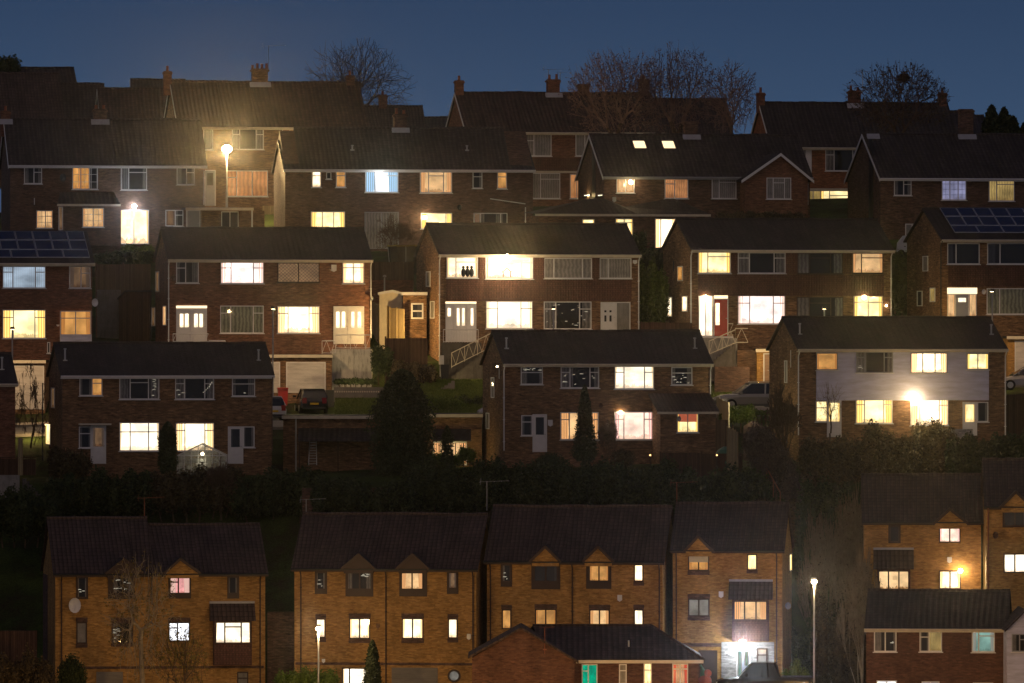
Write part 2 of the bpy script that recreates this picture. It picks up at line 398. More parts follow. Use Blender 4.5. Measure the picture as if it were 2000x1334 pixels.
# windows
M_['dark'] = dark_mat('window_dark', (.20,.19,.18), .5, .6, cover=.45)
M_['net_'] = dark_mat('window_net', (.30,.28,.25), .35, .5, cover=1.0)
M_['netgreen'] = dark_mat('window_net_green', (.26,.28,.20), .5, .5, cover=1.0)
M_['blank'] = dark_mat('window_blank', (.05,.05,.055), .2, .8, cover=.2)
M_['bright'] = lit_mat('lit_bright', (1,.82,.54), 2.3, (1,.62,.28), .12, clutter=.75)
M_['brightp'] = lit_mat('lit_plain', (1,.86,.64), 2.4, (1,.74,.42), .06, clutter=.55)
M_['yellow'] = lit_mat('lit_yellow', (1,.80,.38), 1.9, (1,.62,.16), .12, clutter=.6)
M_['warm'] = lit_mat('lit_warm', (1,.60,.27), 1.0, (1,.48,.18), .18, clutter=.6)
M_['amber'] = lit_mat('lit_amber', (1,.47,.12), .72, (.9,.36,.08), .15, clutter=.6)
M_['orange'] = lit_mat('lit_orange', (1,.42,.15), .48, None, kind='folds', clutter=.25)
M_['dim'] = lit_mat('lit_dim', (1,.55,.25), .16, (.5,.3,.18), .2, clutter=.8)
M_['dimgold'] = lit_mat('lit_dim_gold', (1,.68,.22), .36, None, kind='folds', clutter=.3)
M_['lattice'] = lit_mat('lit_lattice', (1,.56,.26), .27, None, kind='lattice', clutter=.2)
M_['blueblind'] = lit_mat('lit_blue_blind', (.66,.82,1), .62, None, kind='blind', clutter=0)
M_['bluewhite'] = lit_mat('lit_blue_white', (.86,.93,1), 1.5, (.35,.55,.75), .24, clutter=.3)
M_['coolgrid'] = lit_mat('lit_cool_grid', (.62,.62,1), .42, None, kind='grid', clutter=.3)
M_['coolwhite'] = lit_mat('lit_cool_white', (.93,.95,1), 1.9, None, clutter=.15)
M_['pink'] = lit_mat('lit_pink', (1,.42,.40), 1.0, (1,.6,.5), .2, clutter=.5)
M_['pinkwhite'] = lit_mat('lit_pink_white', (1,.80,.74), 2.2, (1,.66,.55), .1, clutter=.5)
M_['rosewhite'] = lit_mat('lit_rose', (1,.72,.57), 1.7, (1,.56,.48), .12, clutter=.5)
M_['redcurt'] = lit_mat('lit_red_curtain', (1,.50,.25), .9, (.95,.12,.06), .26, kind='folds', clutter=.3)
M_['teal'] = lit_mat('lit_teal', (.0,.75,.42), .55, None, clutter=.5)
M_['paleteal'] = lit_mat('lit_pale_teal', (.55,1,.85), .42, (.85,.85,.7), .26, clutter=.4)
M_['halfblind'] = lit_mat('lit_half_blind', (.62,.56,.48), .34, None, clutter=0)
M_['branches'] = lit_mat('lit_branches', (1,.66,.33), 1.0, None, clutter=1.0)
M_['glint'] = emit_mat('glint_or_fairy_light', (.9,.82,.62), .55)  # glow of glints painted for window reflections, and of one fairy strand
M_['bulb'] = emit_mat('warm_bulb', (1,.72,.38), 40)
M_['bulbw'] = emit_mat('white_bulb', (.82,.9,1), 60)
M_['street_bulb'] = emit_mat('street_bulb', (1,.70,.32), 60)
M_['street_bulb2'] = emit_mat('street_bulb_small', (1,.74,.42), 26)
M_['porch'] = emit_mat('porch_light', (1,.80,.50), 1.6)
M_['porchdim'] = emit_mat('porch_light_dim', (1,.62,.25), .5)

LAY = {
 'S': [(1, [])], 'D': [(.5, []), (.5, [])], 'V3': [(.333, []), (.334, []), (.333, [])],
 'T3': [(.24, [.27]), (.52, []), (.24, [.27])], 'P3': [(.2, []), (.6, []), (.2, [])],
 'LT': [(.42, [.3]), (.58, [])], 'RT': [(.55, []), (.45, [.32])], 'M3': [(.27, []), (.46, [.24]), (.27, [])],
 'H': [(1, [.33])], 'H2': [(1, [.6])], 'G6': [(.27, [.33]), (.46, [.33]), (.27, [.33])], 'D2': [(.5, [.24]), (.5, [.24])],
 'LS': [(.27, []), (.73, [])], 'LST': [(.3, []), (.7, [.24])], 'G5': [(.25, [.27]), (.5, []), (.25, [.27])],
 'V4': [(.25, []), (.25, []), (.25, []), (.25, [])], 'T3a': [(.24, [.27]), (.38, []), (.38, [])],
}

class House:
    def __init__(s, name, label, cat, xf, xr, xb, Y, ye, yr, yg, side='L', depth=7.6, group=None,
                 wall='brick_brown', roof='tile_brown', fascia='cream', ov=.35, eo=.14, barge=None, roofcut=None,
                 ridge_caps=True, below=2.5, rooff=True, walls=True, fh=.13, apex=0):
        s.Y = Y; s.depth = depth
        sa = (xf-xb)*Y/F/depth if side == 'L' else -(xb-xr)*Y/F/depth
        s.a = asin(max(-.5, min(.5, sa)))
        p = W(xf, yg, Y); s.X0, s.Y0, s.zg = p.x, Y, p.z
        k = (xr-1000)/F
        s.w = (k*s.Y0-s.X0)/(cos(s.a)-k*sin(s.a))
        s.root = empty(name, (s.X0, s.Y0, s.zg), s.a, label, cat, group)
        s.he = s.fz(ye, 0, -ov)
        s.hr = (667-yr)/F*(Y+depth/2*cos(s.a))-s.zg
        s.ov = ov; s.fascia = fascia; s.roofm = roof; s.wallm = wall
        s.sl = (s.hr-s.he)/(depth/2+ov)
        wt = s.he+s.sl*ov-.16
        if walls:
            b = MB()
            b.prism([(0, -below), (0, wt), (depth/2, s.hr-.2-apex), (depth, wt), (depth, -below)], 'x', 0, s.w)
            s.wall = b.build('wall', wall, s.root)
        s.wt = wt
        if rooff: s.make_roof(-eo, s.w+eo, s.hr, 'roof', ridge_caps)
        if fascia:
            b = MB(); b.box(-eo, -ov-.03, s.he-fh-.05, s.w+eo, -ov, s.he-.045)
            b.box(-eo+.01, -ov, s.he-fh-.03, s.w+eo-.01, 0-.002, s.he-fh)
            b.build('fascia', fascia, s.root)
            b = MB(); b.tube((-eo, -ov-.09, s.he-.04), (s.w+eo, -ov-.09, s.he-.04), .055, n=6); b.build('gutter', 'black' if fascia == 'brown_frame' else fascia, s.root)
        if barge:
            b = MB()
            for xx in ([-eo-.03, s.w+eo] if barge[1] == 'both' else ([-eo-.03] if barge[1] == 'L' else [s.w+eo])):
                for (ya, za, yb, zb) in ((-ov, s.he, depth/2, s.hr), (depth+ov, s.he, depth/2, s.hr)):
                    b.prism([(ya, za-.02), (yb, zb-.02), (yb, zb-.24), (ya, za-.24)], 'x', xx, xx+.03)
            b.build('bargeboard', barge[0], s.root)
    def make_roof(s, xa, xb, hr, name, caps=True, he=None, mat=None):
        he = s.he if he is None else he
        d, ov = s.depth, s.ov; b = MB(); n = max(2, int((xb-xa)/1.1)); t = .1
        rnd = random.Random(int(abs(xa*100+xb*37)))
        zz = [rnd.uniform(-.03, .03) for _ in range(n+1)]
        for i in range(n):
            u0, u1 = xa+(xb-xa)*i/n, xa+(xb-xa)*(i+1)/n; e0, e1 = zz[i], zz[i+1]
            A = [(-ov, he), (d/2, hr), (d+ov, he)]
            for q in range(2):
                (y0, z0), (y1, z1) = A[q], A[q+1]
                k0 = (0, 1)[q == 0]; 
                f0 = [e0*.3, e0] if q == 0 else [e0, e0*.3]; f1 = [e1*.3, e1] if q == 0 else [e1, e1*.3]
                b.face([(u0, y0, z0+f0[0]), (u1, y0, z0+f1[0]), (u1, y1, z1+f1[1]), (u0, y1, z1+f0[1])])
                b.face([(u0, y0, z0-t), (u0, y1, z1-t), (u1, y1, z1-t), (u1, y0, z0-t)])
            b.face([(u0, -ov, he-t), (u1, -ov, he-t), (u1, -ov, he+e1*.3), (u0, -ov, he+e0*.3)])
            b.face([(u0, d+ov, he-t), (u0, d+ov, he+e0*.3), (u1, d+ov, he+e1*.3), (u1, d+ov, he-t)])
        for u, e in ((xa, zz[0]), (xb, zz[-1])):
            b.face([(u, -ov, he-t), (u, -ov, he+e*.3), (u, d/2, hr+e), (u, d/2, hr-t)])
            b.face([(u, d+ov, he-t), (u, d/2, hr-t), (u, d/2, hr+e), (u, d+ov, he+e*.3)])
        o = b.build(name, mat or s.roofm, s.root, normals=False)
        if caps:
            c = MB(); x = xa; i = 0
            while x < xb-.02:
                x2 = min(x+.42, xb); k = (x-xa)/(xb-xa)*n; q = min(int(k), n-1); e = zz[q]+(zz[q+1]-zz[q])*(k-q)
                r = .11+.012*(i % 2)
                c.tube((x, d/2, hr+e-.03), (x2, d/2, hr+e-.03), r, n=8); x = x2; i += 1
            c.build('ridge_tiles', mat or s.roofm, o)
        if name == 'roof' and not hasattr(s, 'roof'): s.roof = o
        return o
    # pixel -> local helpers for the facade plane (off = how far in front of it)
    def fu(s, px, off=0):
        k = (px-1000)/F; X = s.X0+off*sin(s.a); Y = s.Y0-off*cos(s.a)
        return (k*Y-X)/(cos(s.a)-k*sin(s.a))
    def fz(s, py, u=0, yl=0):
        Y = s.Y0+u*sin(s.a)+yl*cos(s.a)
        return (667-py)/F*Y-s.zg
    def gv(s, px, side):       # depth along a gable wall
        if side == 'L': X, Y = s.X0, s.Y0
        else: X, Y = s.X0+s.w*cos(s.a), s.Y0+s.w*sin(s.a)
        k = (px-1000)/F
        return (X-k*Y)/(k*cos(s.a)+sin(s.a))
    def rect(s, x0, y0, x1, y1, off=0):
        u0, u1 = s.fu(x0, off), s.fu(x1, off)
        um = (u0+u1)/2
        return u0, s.fz(y1, um, -off), u1, s.fz(y0, um, -off)
    def bx(s, name, px, mat, d0=0, d1=.05, parent=None, off=0):
        u0, z0, u1, z1 = s.rect(*px, off=off); b = MB(); b.box(u0, -off-d1, z0, u1, -off-d0, z1)
        return b.build(name, mat, parent or s.root)
    def win(s, x0, y0, x1, y1, lay='D', pane='dark', frame='white', sill=True, off=0, name='window', fw=.055, side=None, orn=0, bars=None):
        if side:
            v0, v1 = s.gv(x0, side), s.gv(x1, side)
            if v0 > v1: v0, v1 = v1, v0
            if v1-v0 > 2.6: v1 = v0+2.6
            Y = s.Y0+(s.w*sin(s.a) if side == 'R' else 0)+(v0+v1)/2*cos(s.a)
            z0, z1 = (667-y1)/F*Y-s.zg, (667-y0)/F*Y-s.zg
            b = MB(); X = 0 if side == 'L' else s.w; sg = -1 if side == 'L' else 1
            for a_, c_, d_, e_ in ((v0, z0, v1, z0+fw), (v0, z1-fw, v1, z1), (v0, z0+fw, v0+fw, z1-fw), (v1-fw, z0+fw, v1, z1-fw)):
                b.box(X, a_, c_, X+sg*.05, d_, e_)
            f = b.build(name, frame, s.root)
            b = MB(); b.box(X, v0+fw, z0+fw, X+sg*.012, v1-fw, z1-fw); b.build('pane', pane, f, uvn=(1, v0, v1, z0, z1))
            return f
        u0, z0, u1, z1 = s.rect(x0, y0, x1, y1, off); y = -off
        L = LAY[lay]; panes = pane.split(',') if isinstance(pane, str) else pane
        b = MB(); fd = .045
        b.box(u0, y-fd, z0, u1, y, z0+fw); b.box(u0, y-fd, z1-fw, u1, y, z1)
        b.box(u0, y-fd, z0+fw, u0+fw, y, z1-fw); b.box(u1-fw, y-fd, z0+fw, u1, y, z1-fw)
        cuts = [0]
        for wd, sp in L: cuts.append(cuts[-1]+wd)
        tot = cuts[-1]; cuts = [u0+(u1-u0)*c/tot for c in cuts]
        for i in range(1, len(cuts)-1): b.box(cuts[i]-fw*.55, y-fd, z0+fw, cuts[i]+fw*.55, y, z1-fw)
        for i, (wd, sp) in enumerate(L):
            for q in sp:
                zz = z1-(z1-z0)*q
                b.box(cuts[i]+fw*.5, y-fd+.004, zz-fw*.5, cuts[i+1]-fw*.5, y, zz+fw*.5)
        f = b.build(name, frame, s.root)
        if len(panes) == 1:
            b = MB(); b.box(u0+fw*.5, y-.014, z0+fw*.5, u1-fw*.5, y-.002, z1-fw*.5); b.build('pane', panes[0], f, uvn=(0, u0, u1, z0, z1))
        else:
            for i in range(len(cuts)-1):
                b = MB(); b.box(cuts[i]+.01, y-.014, z0+fw*.5, cuts[i+1]-.01, y-.002, z1-fw*.5)
                b.build('pane', panes[min(i, len(panes)-1)], f, uvn=(0, cuts[i], cuts[i+1], z0, z1))
        if sill:
            b = MB(); b.box(u0-.06, y-.13, z0-.05, u1+.06, y-.001, z0-.002); b.build('sill', frame if frame == 'brown_frame' else 'white', f)
        if bars:
            b = MB()
            for q in range(1, bars): zq = z0+(z1-z0)*q/bars; b.box(u0+fw, y-.03, zq-.012, u1-fw, y-.016, zq+.012)
            nb = max(2, int((u1-u0)/.35))
            for q in range(1, nb): uq = u0+(u1-u0)*q/nb; b.box(uq-.01, y-.029, z0+fw, uq+.01, y-.017, z1-fw)
            b.build('glazing_bars', frame, f)
        for q in range(orn):   # fairy lights / glowing glints standing for reflections in the glass
            pass
        return f
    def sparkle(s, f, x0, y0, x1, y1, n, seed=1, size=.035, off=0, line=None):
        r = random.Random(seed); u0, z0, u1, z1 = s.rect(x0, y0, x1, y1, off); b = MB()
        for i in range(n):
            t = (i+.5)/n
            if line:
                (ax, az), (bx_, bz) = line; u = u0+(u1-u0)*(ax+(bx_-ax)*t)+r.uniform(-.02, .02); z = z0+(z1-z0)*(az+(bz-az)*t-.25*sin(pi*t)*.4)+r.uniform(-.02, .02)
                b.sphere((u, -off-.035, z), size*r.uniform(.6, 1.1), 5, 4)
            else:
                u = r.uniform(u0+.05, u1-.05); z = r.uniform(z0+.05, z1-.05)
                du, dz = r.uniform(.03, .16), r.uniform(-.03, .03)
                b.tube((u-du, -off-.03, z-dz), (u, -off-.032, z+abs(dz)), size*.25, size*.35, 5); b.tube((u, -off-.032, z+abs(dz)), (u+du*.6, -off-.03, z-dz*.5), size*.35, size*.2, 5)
        return b.build('glints_or_fairy_lights', 'glint', f)  # emissive shapes: streaks stand for reflections in the glass, the strand for fairy lights
    def pipe(s, px, y0=None, y1=None, mat='white', off=.07, r=.038):
        u = s.fu(px); z1 = s.he-.1 if y0 is None else s.fz(y0, u); z0 = -.5 if y1 is None else s.fz(y1, u)
        b = MB(); b.tube((u, -off, z0), (u, -off, z1-.3), r, n=7)
        if y0 is None: b.tube((u, -off, z1-.3), (u, -s.ov-.06, z1), r, n=7)
        for k in range(int((z1-z0)/1.3)): b.box(u-.06, -off-.01, z0+.5+1.3*k, u+.06, -.002, z0+.55+1.3*k)
        return b.build('downpipe', mat, s.root)
    def dish(s, px, py, r=.32, mat='grey_paint', off=0):
        u = s.fu(px); z = s.fz(py, u); b = MB(); n = 14
        c = Vector((u, -.34-off, z)); 
        for ring in range(3):
            r0, r1 = r*ring/3, r*(ring+1)/3
            for i in range(n):
                g0, g1 = 2*pi*i/n, 2*pi*(i+1)/n
                def q(rr, g): return (c.x+rr*cos(g)*.8, c.y-.12*(rr/r)**2+.06, c.z+rr*sin(g))
                if ring == 0: b.face([q(r0, g0), q(r1, g0), q(r1, g1)])
                else: b.face([q(r0, g0), q(r1, g0), q(r1, g1), q(r0, g1)])
        b.tube((u, 0, z-r*.6), (u, -.3, z-r*.3), .02, n=5); b.tube((u, -.3, z-r*.8), (u, -.62, z-.03), .013, n=5); b.sphere((u, -.64, z-.02), .035, 6, 4)
        return b.build('satellite_dish', mat, s.root)
    def alarm(s, x0, y0, x1, y1, mat='white'):
        u0, z0, u1, z1 = s.rect(x0, y0, x1, y1); b = MB()
        m = (u0+u1)/2
        b.prism([(u0, z1), (u1, z1), (u1, z0+.08), (m, z0), (u0, z0+.08)], 'y', -.09, -.002)
        return b.build('alarm_box', mat, s.root)
    def vent(s, px, py0, py1, mat='metal'):
        """pipe standing up out of the front roof slope"""
        v = s.depth*.22; u = s.fu(px)-v*sin(s.a)*-1*0; 
        k = (px-1000)/F; yl = v
        X = s.X0-yl*sin(s.a); Y = s.Y0+yl*cos(s.a); u = (k*Y-X)/(cos(s.a)-k*sin(s.a))
        z1 = (667-py0)/F*(Y+u*sin(s.a))-s.zg; zr = s.he+s.sl*(yl+s.ov)
        z1 = max(z1, zr+.3)
        b = MB(); b.tube((u, yl, zr-.1), (u, yl, z1-.12), .055, n=8); b.tube((u, yl, z1-.09), (u, yl, z1), .085, n=8); b.tube((u, yl, z1-.12), (u, yl, z1-.09), .045, n=8)
        b.box(u-.13, yl-.14, zr-.12, u+.13, yl+.1, zr+.0)
        return b.build('vent_pipe', mat, s.roof)
    def chimney(s, x0, x1, y0, y1, mat='brick_red', pots=2, yl=None, dep=.6, flash=True):
        yl = s.depth/2 if yl is None else yl
        X = s.X0-yl*sin(s.a); Y = s.Y0+yl*cos(s.a)
        def U(px): k = (px-1000)/F; return (k*Y-X)/(cos(s.a)-k*sin(s.a))
        u0, u1 = U(x0), U(x1); Ym = Y+(u0+u1)/2*sin(s.a)
        z1 = (667-y0)/F*Ym-s.zg; z0 = (667-y1)/F*Ym-s.zg; zt = z1-(.3 if pots else 0)
        w = (u1-u0)*.08
        b = MB(); b.box(u0+w, yl-dep/2, min(z0, s.hr)-.6, u1-w, yl+dep/2, zt-.22); b.box(u0, yl-dep/2-.06, zt-.22, u1, yl+dep/2+.06, zt-.08); b.box(u0+w, yl-dep/2, zt-.08, u1-w, yl+dep/2, zt)
        c = b.build('chimney', mat, s.roof)
        if pots:
            b = MB(); r = random.Random(int(x0))
            for i in range(pots):
                uu = u0+(u1-u0)*(i+.5)/pots; h = r.choice((.22, .3, .34)); b.tube((uu, yl, zt-.02), (uu, yl, zt+h), .11, .085, 8); b.tube((uu, yl, zt+h), (uu, yl, zt+h+.04), .11, .11, 8)
            b.build('chimney_pots', 'clay', c)
        if flash:
            b = MB(); zz = s.he+s.sl*(yl-dep/2+s.ov)
            b.prism([(yl-dep/2-.26, zz-s.sl*.26+.02), (yl-dep/2-.005, zz+.02), (yl-dep/2-.005, zz+.2), (yl-dep/2-.03, zz+.2), (yl-dep/2-.26, zz-s.sl*.26+.05)], 'x', u0-.1, u1+.1)
            b.build('flashing', 'lead', c)
        return c
    def aerial(s, px, ytop, ybase, yl=None, lean=0, dirx=1, n=7, span=1.6, mat='metal'):
        yl = s.depth/2 if yl is None else yl
        X = s.X0-yl*sin(s.a); Y = s.Y0+yl*cos(s.a); k = (px-1000)/F; u = (k*Y-X)/(cos(s.a)-k*sin(s.a)); Ym = Y+u*sin(s.a)
        z0, z1 = (667-ybase)/F*Ym-s.zg, (667-ytop)/F*Ym-s.zg
        b = MB(); b.tube((u, yl, z0-.2), (u+lean, yl, z1), .022, n=5)
        a, e = (u+lean-span*.25*dirx, yl, z1-.03), (u+lean+span*.75*dirx, yl+.2, z1+.03); b.tube(a, e, .012, n=4)
        for i in range(n):
            t = i/(n-1); q = Vector(a).lerp(Vector(e), t); b.tube(q-Vector((0, .22, .02)), q+Vector((0, .22, -.02)), .008, n=4)
        b.tube((u+lean-span*.22*dirx, yl-.2, z1-.2), (u+lean-span*.22*dirx, yl+.2, z1+.16), .01, n=4)
        return b.build('tv_aerial', mat, s.root)
    def bulb(s, px, py, r=.09, mat='bulb', off=.2, name='wall_lamp', side=None):
        u = s.fu(px, off); z = s.fz(py, u, -off); b = MB(); b.sphere((u, -off, z), r, 8, 6); o = b.build(name, [mat], s.root)
        b = MB(); b.box(u-.05, -off+r+.002, z-.04, u+.05, min(-.001, -off+r+.12), z+.04) if off > r+.03 else b.box(u-.03, -off+r*.2, z+r*.6, u+.03, -.0, z+r*.8)
        b.build('lamp_bracket', 'black', o); return o
    def gablet(s, xa, xb, apx, yap, ybase, face=None, trim='brown_frame', fwd=.06, win=None):
        """small gabled dormer growing out of the eaves, front flush with the wall"""
        u0, u1, um = s.fu(xa), s.fu(xb), s.fu(apx); zb = s.fz(ybase, um); za = s.fz(yap, um)
        back = min(s.depth/2-.2, (za-s.he)/max(.2, s.sl)+.4)
        b = MB(); b.prism([(u0+.16, zb-.35), (u0+.16, zb), (um, za-.16), (u1-.16, zb), (u1-.16, zb-.35)], 'y', -.47, back*.5); g = b.build('dormer', face or s.wallm, s.root)
        b = MB(); t = .07
        for (p, q) in (((u0, zb-.05), (um, za)), ((u1, zb-.05), (um, za))):
            b.face([(p[0], -.6, p[1]), (q[0], -.6, q[1]), (q[0], back, q[1]), (p[0], back*.35, p[1])])
            b.face([(p[0], -.6, p[1]-t), (q[0], -.6, q[1]-t), (q[0], back, q[1]-t), (p[0], back*.35, p[1]-t)])
            b.face([(p[0], -.6, p[1]), (p[0], -.6, p[1]-t), (p[0], back*.35, p[1]-t), (p[0], back*.35, p[1])])
        b.build('dormer_roof', s.roofm, g, normals=False)
        b = MB()
        for (p, q) in (((u0, zb-.06), (um, za-.02)), ((u1, zb-.06), (um, za-.02))):
            b.prism([(p[0], p[1]), (q[0], q[1]), (q[0], q[1]-.17), (p[0]+(.1 if p[0] < q[0] else -.1), p[1]-.1)], 'y', -.63, -.602)
        b.build('dormer_bargeboard', trim, g)
        return g

M_['redblind'] = emit_mat('red_blind_lit', (.62,.14,.07), .6)
M_['amber_spot'] = emit_mat('amber_spot', (1,.55,.2), 4)
M_['brick_bung'] = brick_mat('brick_bungalow', (.155,.075,.048), (.11,.052,.034), (.13,.09,.07), .25)
# ------------------------------------------------------------------ doors
def door(h, x0, y0, x1, y1, mat='white', slots=(), slotmat='brightp', frame='white', transom=None, glass=None, off=0, handle=True):
    u0, z0, u1, z1 = h.rect(x0, y0, x1, y1, off); y = -off; b = MB(); t = .06
    b.box(u0, y-.07, z0, u0+t, y, z1); b.box(u1-t, y-.07, z0, u1, y, z1); b.box(u0+t, y-.07, z1-t, u1-t, y, z1)
    d = b.build('door', frame, h.root)
    b = MB(); b.box(u0+t+.005, y-.05, z0+.01, u1-t-.005, y-.004, z1-t-.005)
    # raised panels at the foot
    w = u1-u0-2*t; npan = 2 if w > .7 else 1
    for i in range(npan):
        a, c = u0+t+w*(i+.12)/npan, u0+t+w*(i+.88)/npan
        b.box(a, y-.062, z0+.15, c, y-.05, z0+(z1-z0)*.36)
    b.build('door_leaf', mat, d)
    for (a0, b0, a1, b1, *m) in slots:
        p0, q0, p1, q1 = h.rect(a0, b0, a1, b1, off); mm = m[0] if m else slotmat
        bb = MB(); bb.box(p0, y-.07, q0, p1, y-.0505, q1); bb.build('pane', mm, d, uvn=(0, p0, p1, q0, q1))
    if handle:
        bb = MB(); bb.tube((u1-t-.12, y-.1, z0+(z1-z0)*.47), (u1-t-.02, y-.1, z0+(z1-z0)*.47), .015, n=6); bb.box(u1-t-.05, y-.1, z0+(z1-z0)*.46, u1-t-.03, y-.05, z0+(z1-z0)*.48); bb.build('handle', 'metal', d)
    return d

# ------------------------------------------------------------------ terrain
PROF = [(-300, -34), (0, -34), (300, -31), (410, -24.5), (440, -21.2), (452, -20.6), (474, -20.3), (480, -17.8), (490, -10.5), (494, -8.2), (497, -7.6), (509, -7.4),
        (513, -5.6), (516, -4.75), (517, -4.6), (524, -4.5), (525, -4.45), (530, -3.7), (534, -2.9), (535, -1.2), (545, .2), (552, 2.0), (562, 5.3), (567, 6.1),
        (578, 6.5), (586, 8.2), (593, 9.3), (620, 9.9), (660, 11.2), (720, 12), (900, 12.5), (1500, 12), (6000, 0)]
def tz(x, y):
    for (a, za), (b, zb) in zip(PROF, PROF[1:]):
        if y <= b:
            t = (y-a)/(b-a); t = max(0, t); z = za+(zb-za)*t; break
    else: z = PROF[-1][1]
    l = .028*max(-60, min(60, x)) if y < 700 else .028*max(-60, min(60, x))*max(0, 1-(y-700)/300)
    return z+l
def make_terrain():
    ys = [-60, 0, 150, 300, 380] + [400+i*4 for i in range(10)] + [440+i*1.0 for i in range(186)] + [630, 660, 700, 760, 850, 940]
    xs = [-170, -120, -70] + [-55+i*1.4 for i in range(79)] + [70, 120, 170]
    b = MB(); r = random.Random(3)
    for y in ys:
        for x in xs:
            j = r.uniform(-.12, .12) if 474 < y < 515 or 545 < y < 600 else 0
            b.v.append((x, y, tz(x, y)+j))
    n = len(xs)
    for j in range(len(ys)-1):
        for i in range(n-1): b.f.append([j*n+i, j*n+i+1, (j+1)*n+i+1, (j+1)*n+i]); b.mi.append(0)
    m, nt, out = newmat('hillside_ground'); co = coords(nt, 'Object')
    g = ramp(nt, noise(nt, co, .35, 6, .65), [(.35, (.035, .03, .016)), (.5, (.035, .05, .014)), (.65, (.055, .08, .02))])
    g2 = mixc(nt, 1, g, ramp(nt, noise(nt, co, 9, 4, .7), [(.3, .55), (.7, 1.4)]), 'MULTIPLY')
    principled(nt, out, g2, .95, .1, bump=noise(nt, co, 12, 4), bstr=.8, bdist=.06)
    MATS['ground'] = m
    o = b.build('ground', 'ground', smooth=False, normals=False); tag(o, kind='structure')
def strip(name, y0, y1, mat, x0=-60, x1=60, lift=.05, kind='structure', edge=None):
    b = MB(); n = int((x1-x0)/1.5)
    for i in range(n):
        a, c = x0+(x1-x0)*i/n, x0+(x1-x0)*(i+1)/n
        b.face([(a, y0, tz(a, y0)+lift), (c, y0, tz(c, y0)+lift), (c, y1, tz(c, y1)+lift), (a, y1, tz(a, y1)+lift)])
        b.face([(a, y0, tz(a, y0)+lift), (a, y0, tz(a, y0)-.3), (c, y0, tz(c, y0)-.3), (c, y0, tz(c, y0)+lift)])
    o = b.build(name, mat, normals=False); tag(o, kind=kind); return o
make_terrain()
strip('road', 517.0, 524.0, 'road', lift=.05)
strip('pavement', 524.02, 525.6, 'paving', lift=.17)
strip('pavement', 515.2, 516.98, 'paving', lift=.17)
strip('road', 449.0, 456.0, 'road', lift=.05)
strip('pavement', 456.02, 457.6, 'paving', lift=.17)
strip('road', 424.0, 431.0, 'road', lift=.05)
strip('road', 596.5, 601.5, 'road', lift=.05)
for yy in (520.5, 452.5):      # dashed centre line
    b = MB()
    for i in range(20):
        a = -58+i*6; b.face([(a, yy-.05, tz(a, yy)+.064), (a+3, yy-.05, tz(a+3, yy)+.064), (a+3, yy+.05, tz(a+3, yy)+.064), (a, yy+.05, tz(a, yy)+.064)])
    tag(b.build('road_marking', 'white', normals=False), kind='structure')

GR = {'A': 'houses along the crest of the hill', 'B': 'houses in the upper row', 'C': 'houses in the middle row with garages below', 'D': 'houses in the lower middle row', 'E': 'golden brick town houses in the bottom row'}
# ================================================================== ROW A (crest)
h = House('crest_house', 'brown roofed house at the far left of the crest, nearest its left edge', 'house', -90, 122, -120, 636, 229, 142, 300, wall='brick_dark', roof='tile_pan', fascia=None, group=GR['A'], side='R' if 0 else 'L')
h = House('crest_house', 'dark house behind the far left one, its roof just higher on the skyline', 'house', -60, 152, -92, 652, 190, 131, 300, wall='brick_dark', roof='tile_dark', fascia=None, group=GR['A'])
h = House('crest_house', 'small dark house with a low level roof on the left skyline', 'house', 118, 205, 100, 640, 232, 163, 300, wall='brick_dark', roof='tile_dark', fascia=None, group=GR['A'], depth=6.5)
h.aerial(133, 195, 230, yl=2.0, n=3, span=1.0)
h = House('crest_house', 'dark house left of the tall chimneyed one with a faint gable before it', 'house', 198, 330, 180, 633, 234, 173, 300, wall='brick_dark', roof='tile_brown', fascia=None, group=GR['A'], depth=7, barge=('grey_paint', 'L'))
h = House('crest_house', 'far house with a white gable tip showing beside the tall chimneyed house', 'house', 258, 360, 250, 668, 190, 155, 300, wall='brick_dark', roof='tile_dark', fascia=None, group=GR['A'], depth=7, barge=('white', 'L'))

h = House('crest_house', 'large crest house behind the brightest street lamp with one wide orange lit window', 'house', 350, 715, 312, 606, 248, 159, 404, wall='brick_brown', roof='tile_brown', fascia='cream', group=GR['A'], barge=('white', 'L'), depth=8.4)
h.chimney(318, 336, 131, 170, pots=1, flash=False); h.chimney(489, 525, 126, 160, pots=4, mat='brick_brown'); h.chimney(674, 693, 139, 165, pots=1, flash=False, mat='brick_dark')
h.aerial(524, 89, 132, n=8, span=1.7)
h.win(397, 252, 416, 293, 'S', 'dark'); h.win(453, 252, 515, 292, 'T3', 'dark'); h.win(551, 252, 581, 279, 'D', 'orange,warm')
door(h, 399, 332, 421, 402, 'grey_paint', [(404, 338, 416, 362, 'blank')]); h.win(443, 333, 523, 384, 'T3a', 'orange')
h.win(553, 333, 559, 385, 'S', 'yellow'); h.pipe(400, 335, 402)
h.bx('wood_screen', (512, 402, 556, 443), 'wood_pale', 0, .06, off=.3)

h = House('crest_house', 'low house to the right of the large crest house, under the bare round tree', 'house', 690, 830, 672, 626, 262, 207, 330, wall='brick_brown', roof='tile_pan', fascia=None, group=GR['A'], depth=6.5)
h.chimney(738, 757, 177, 212, pots=1, flash=False)
h = House('crest_house', 'dark house glimpsed in the gap left of the gable with a single tall chimney', 'house', 815, 905, 800, 640, 262, 229, 330, wall='brick_dark', roof='tile_dark', fascia=None, group=GR['A'], depth=6.5)

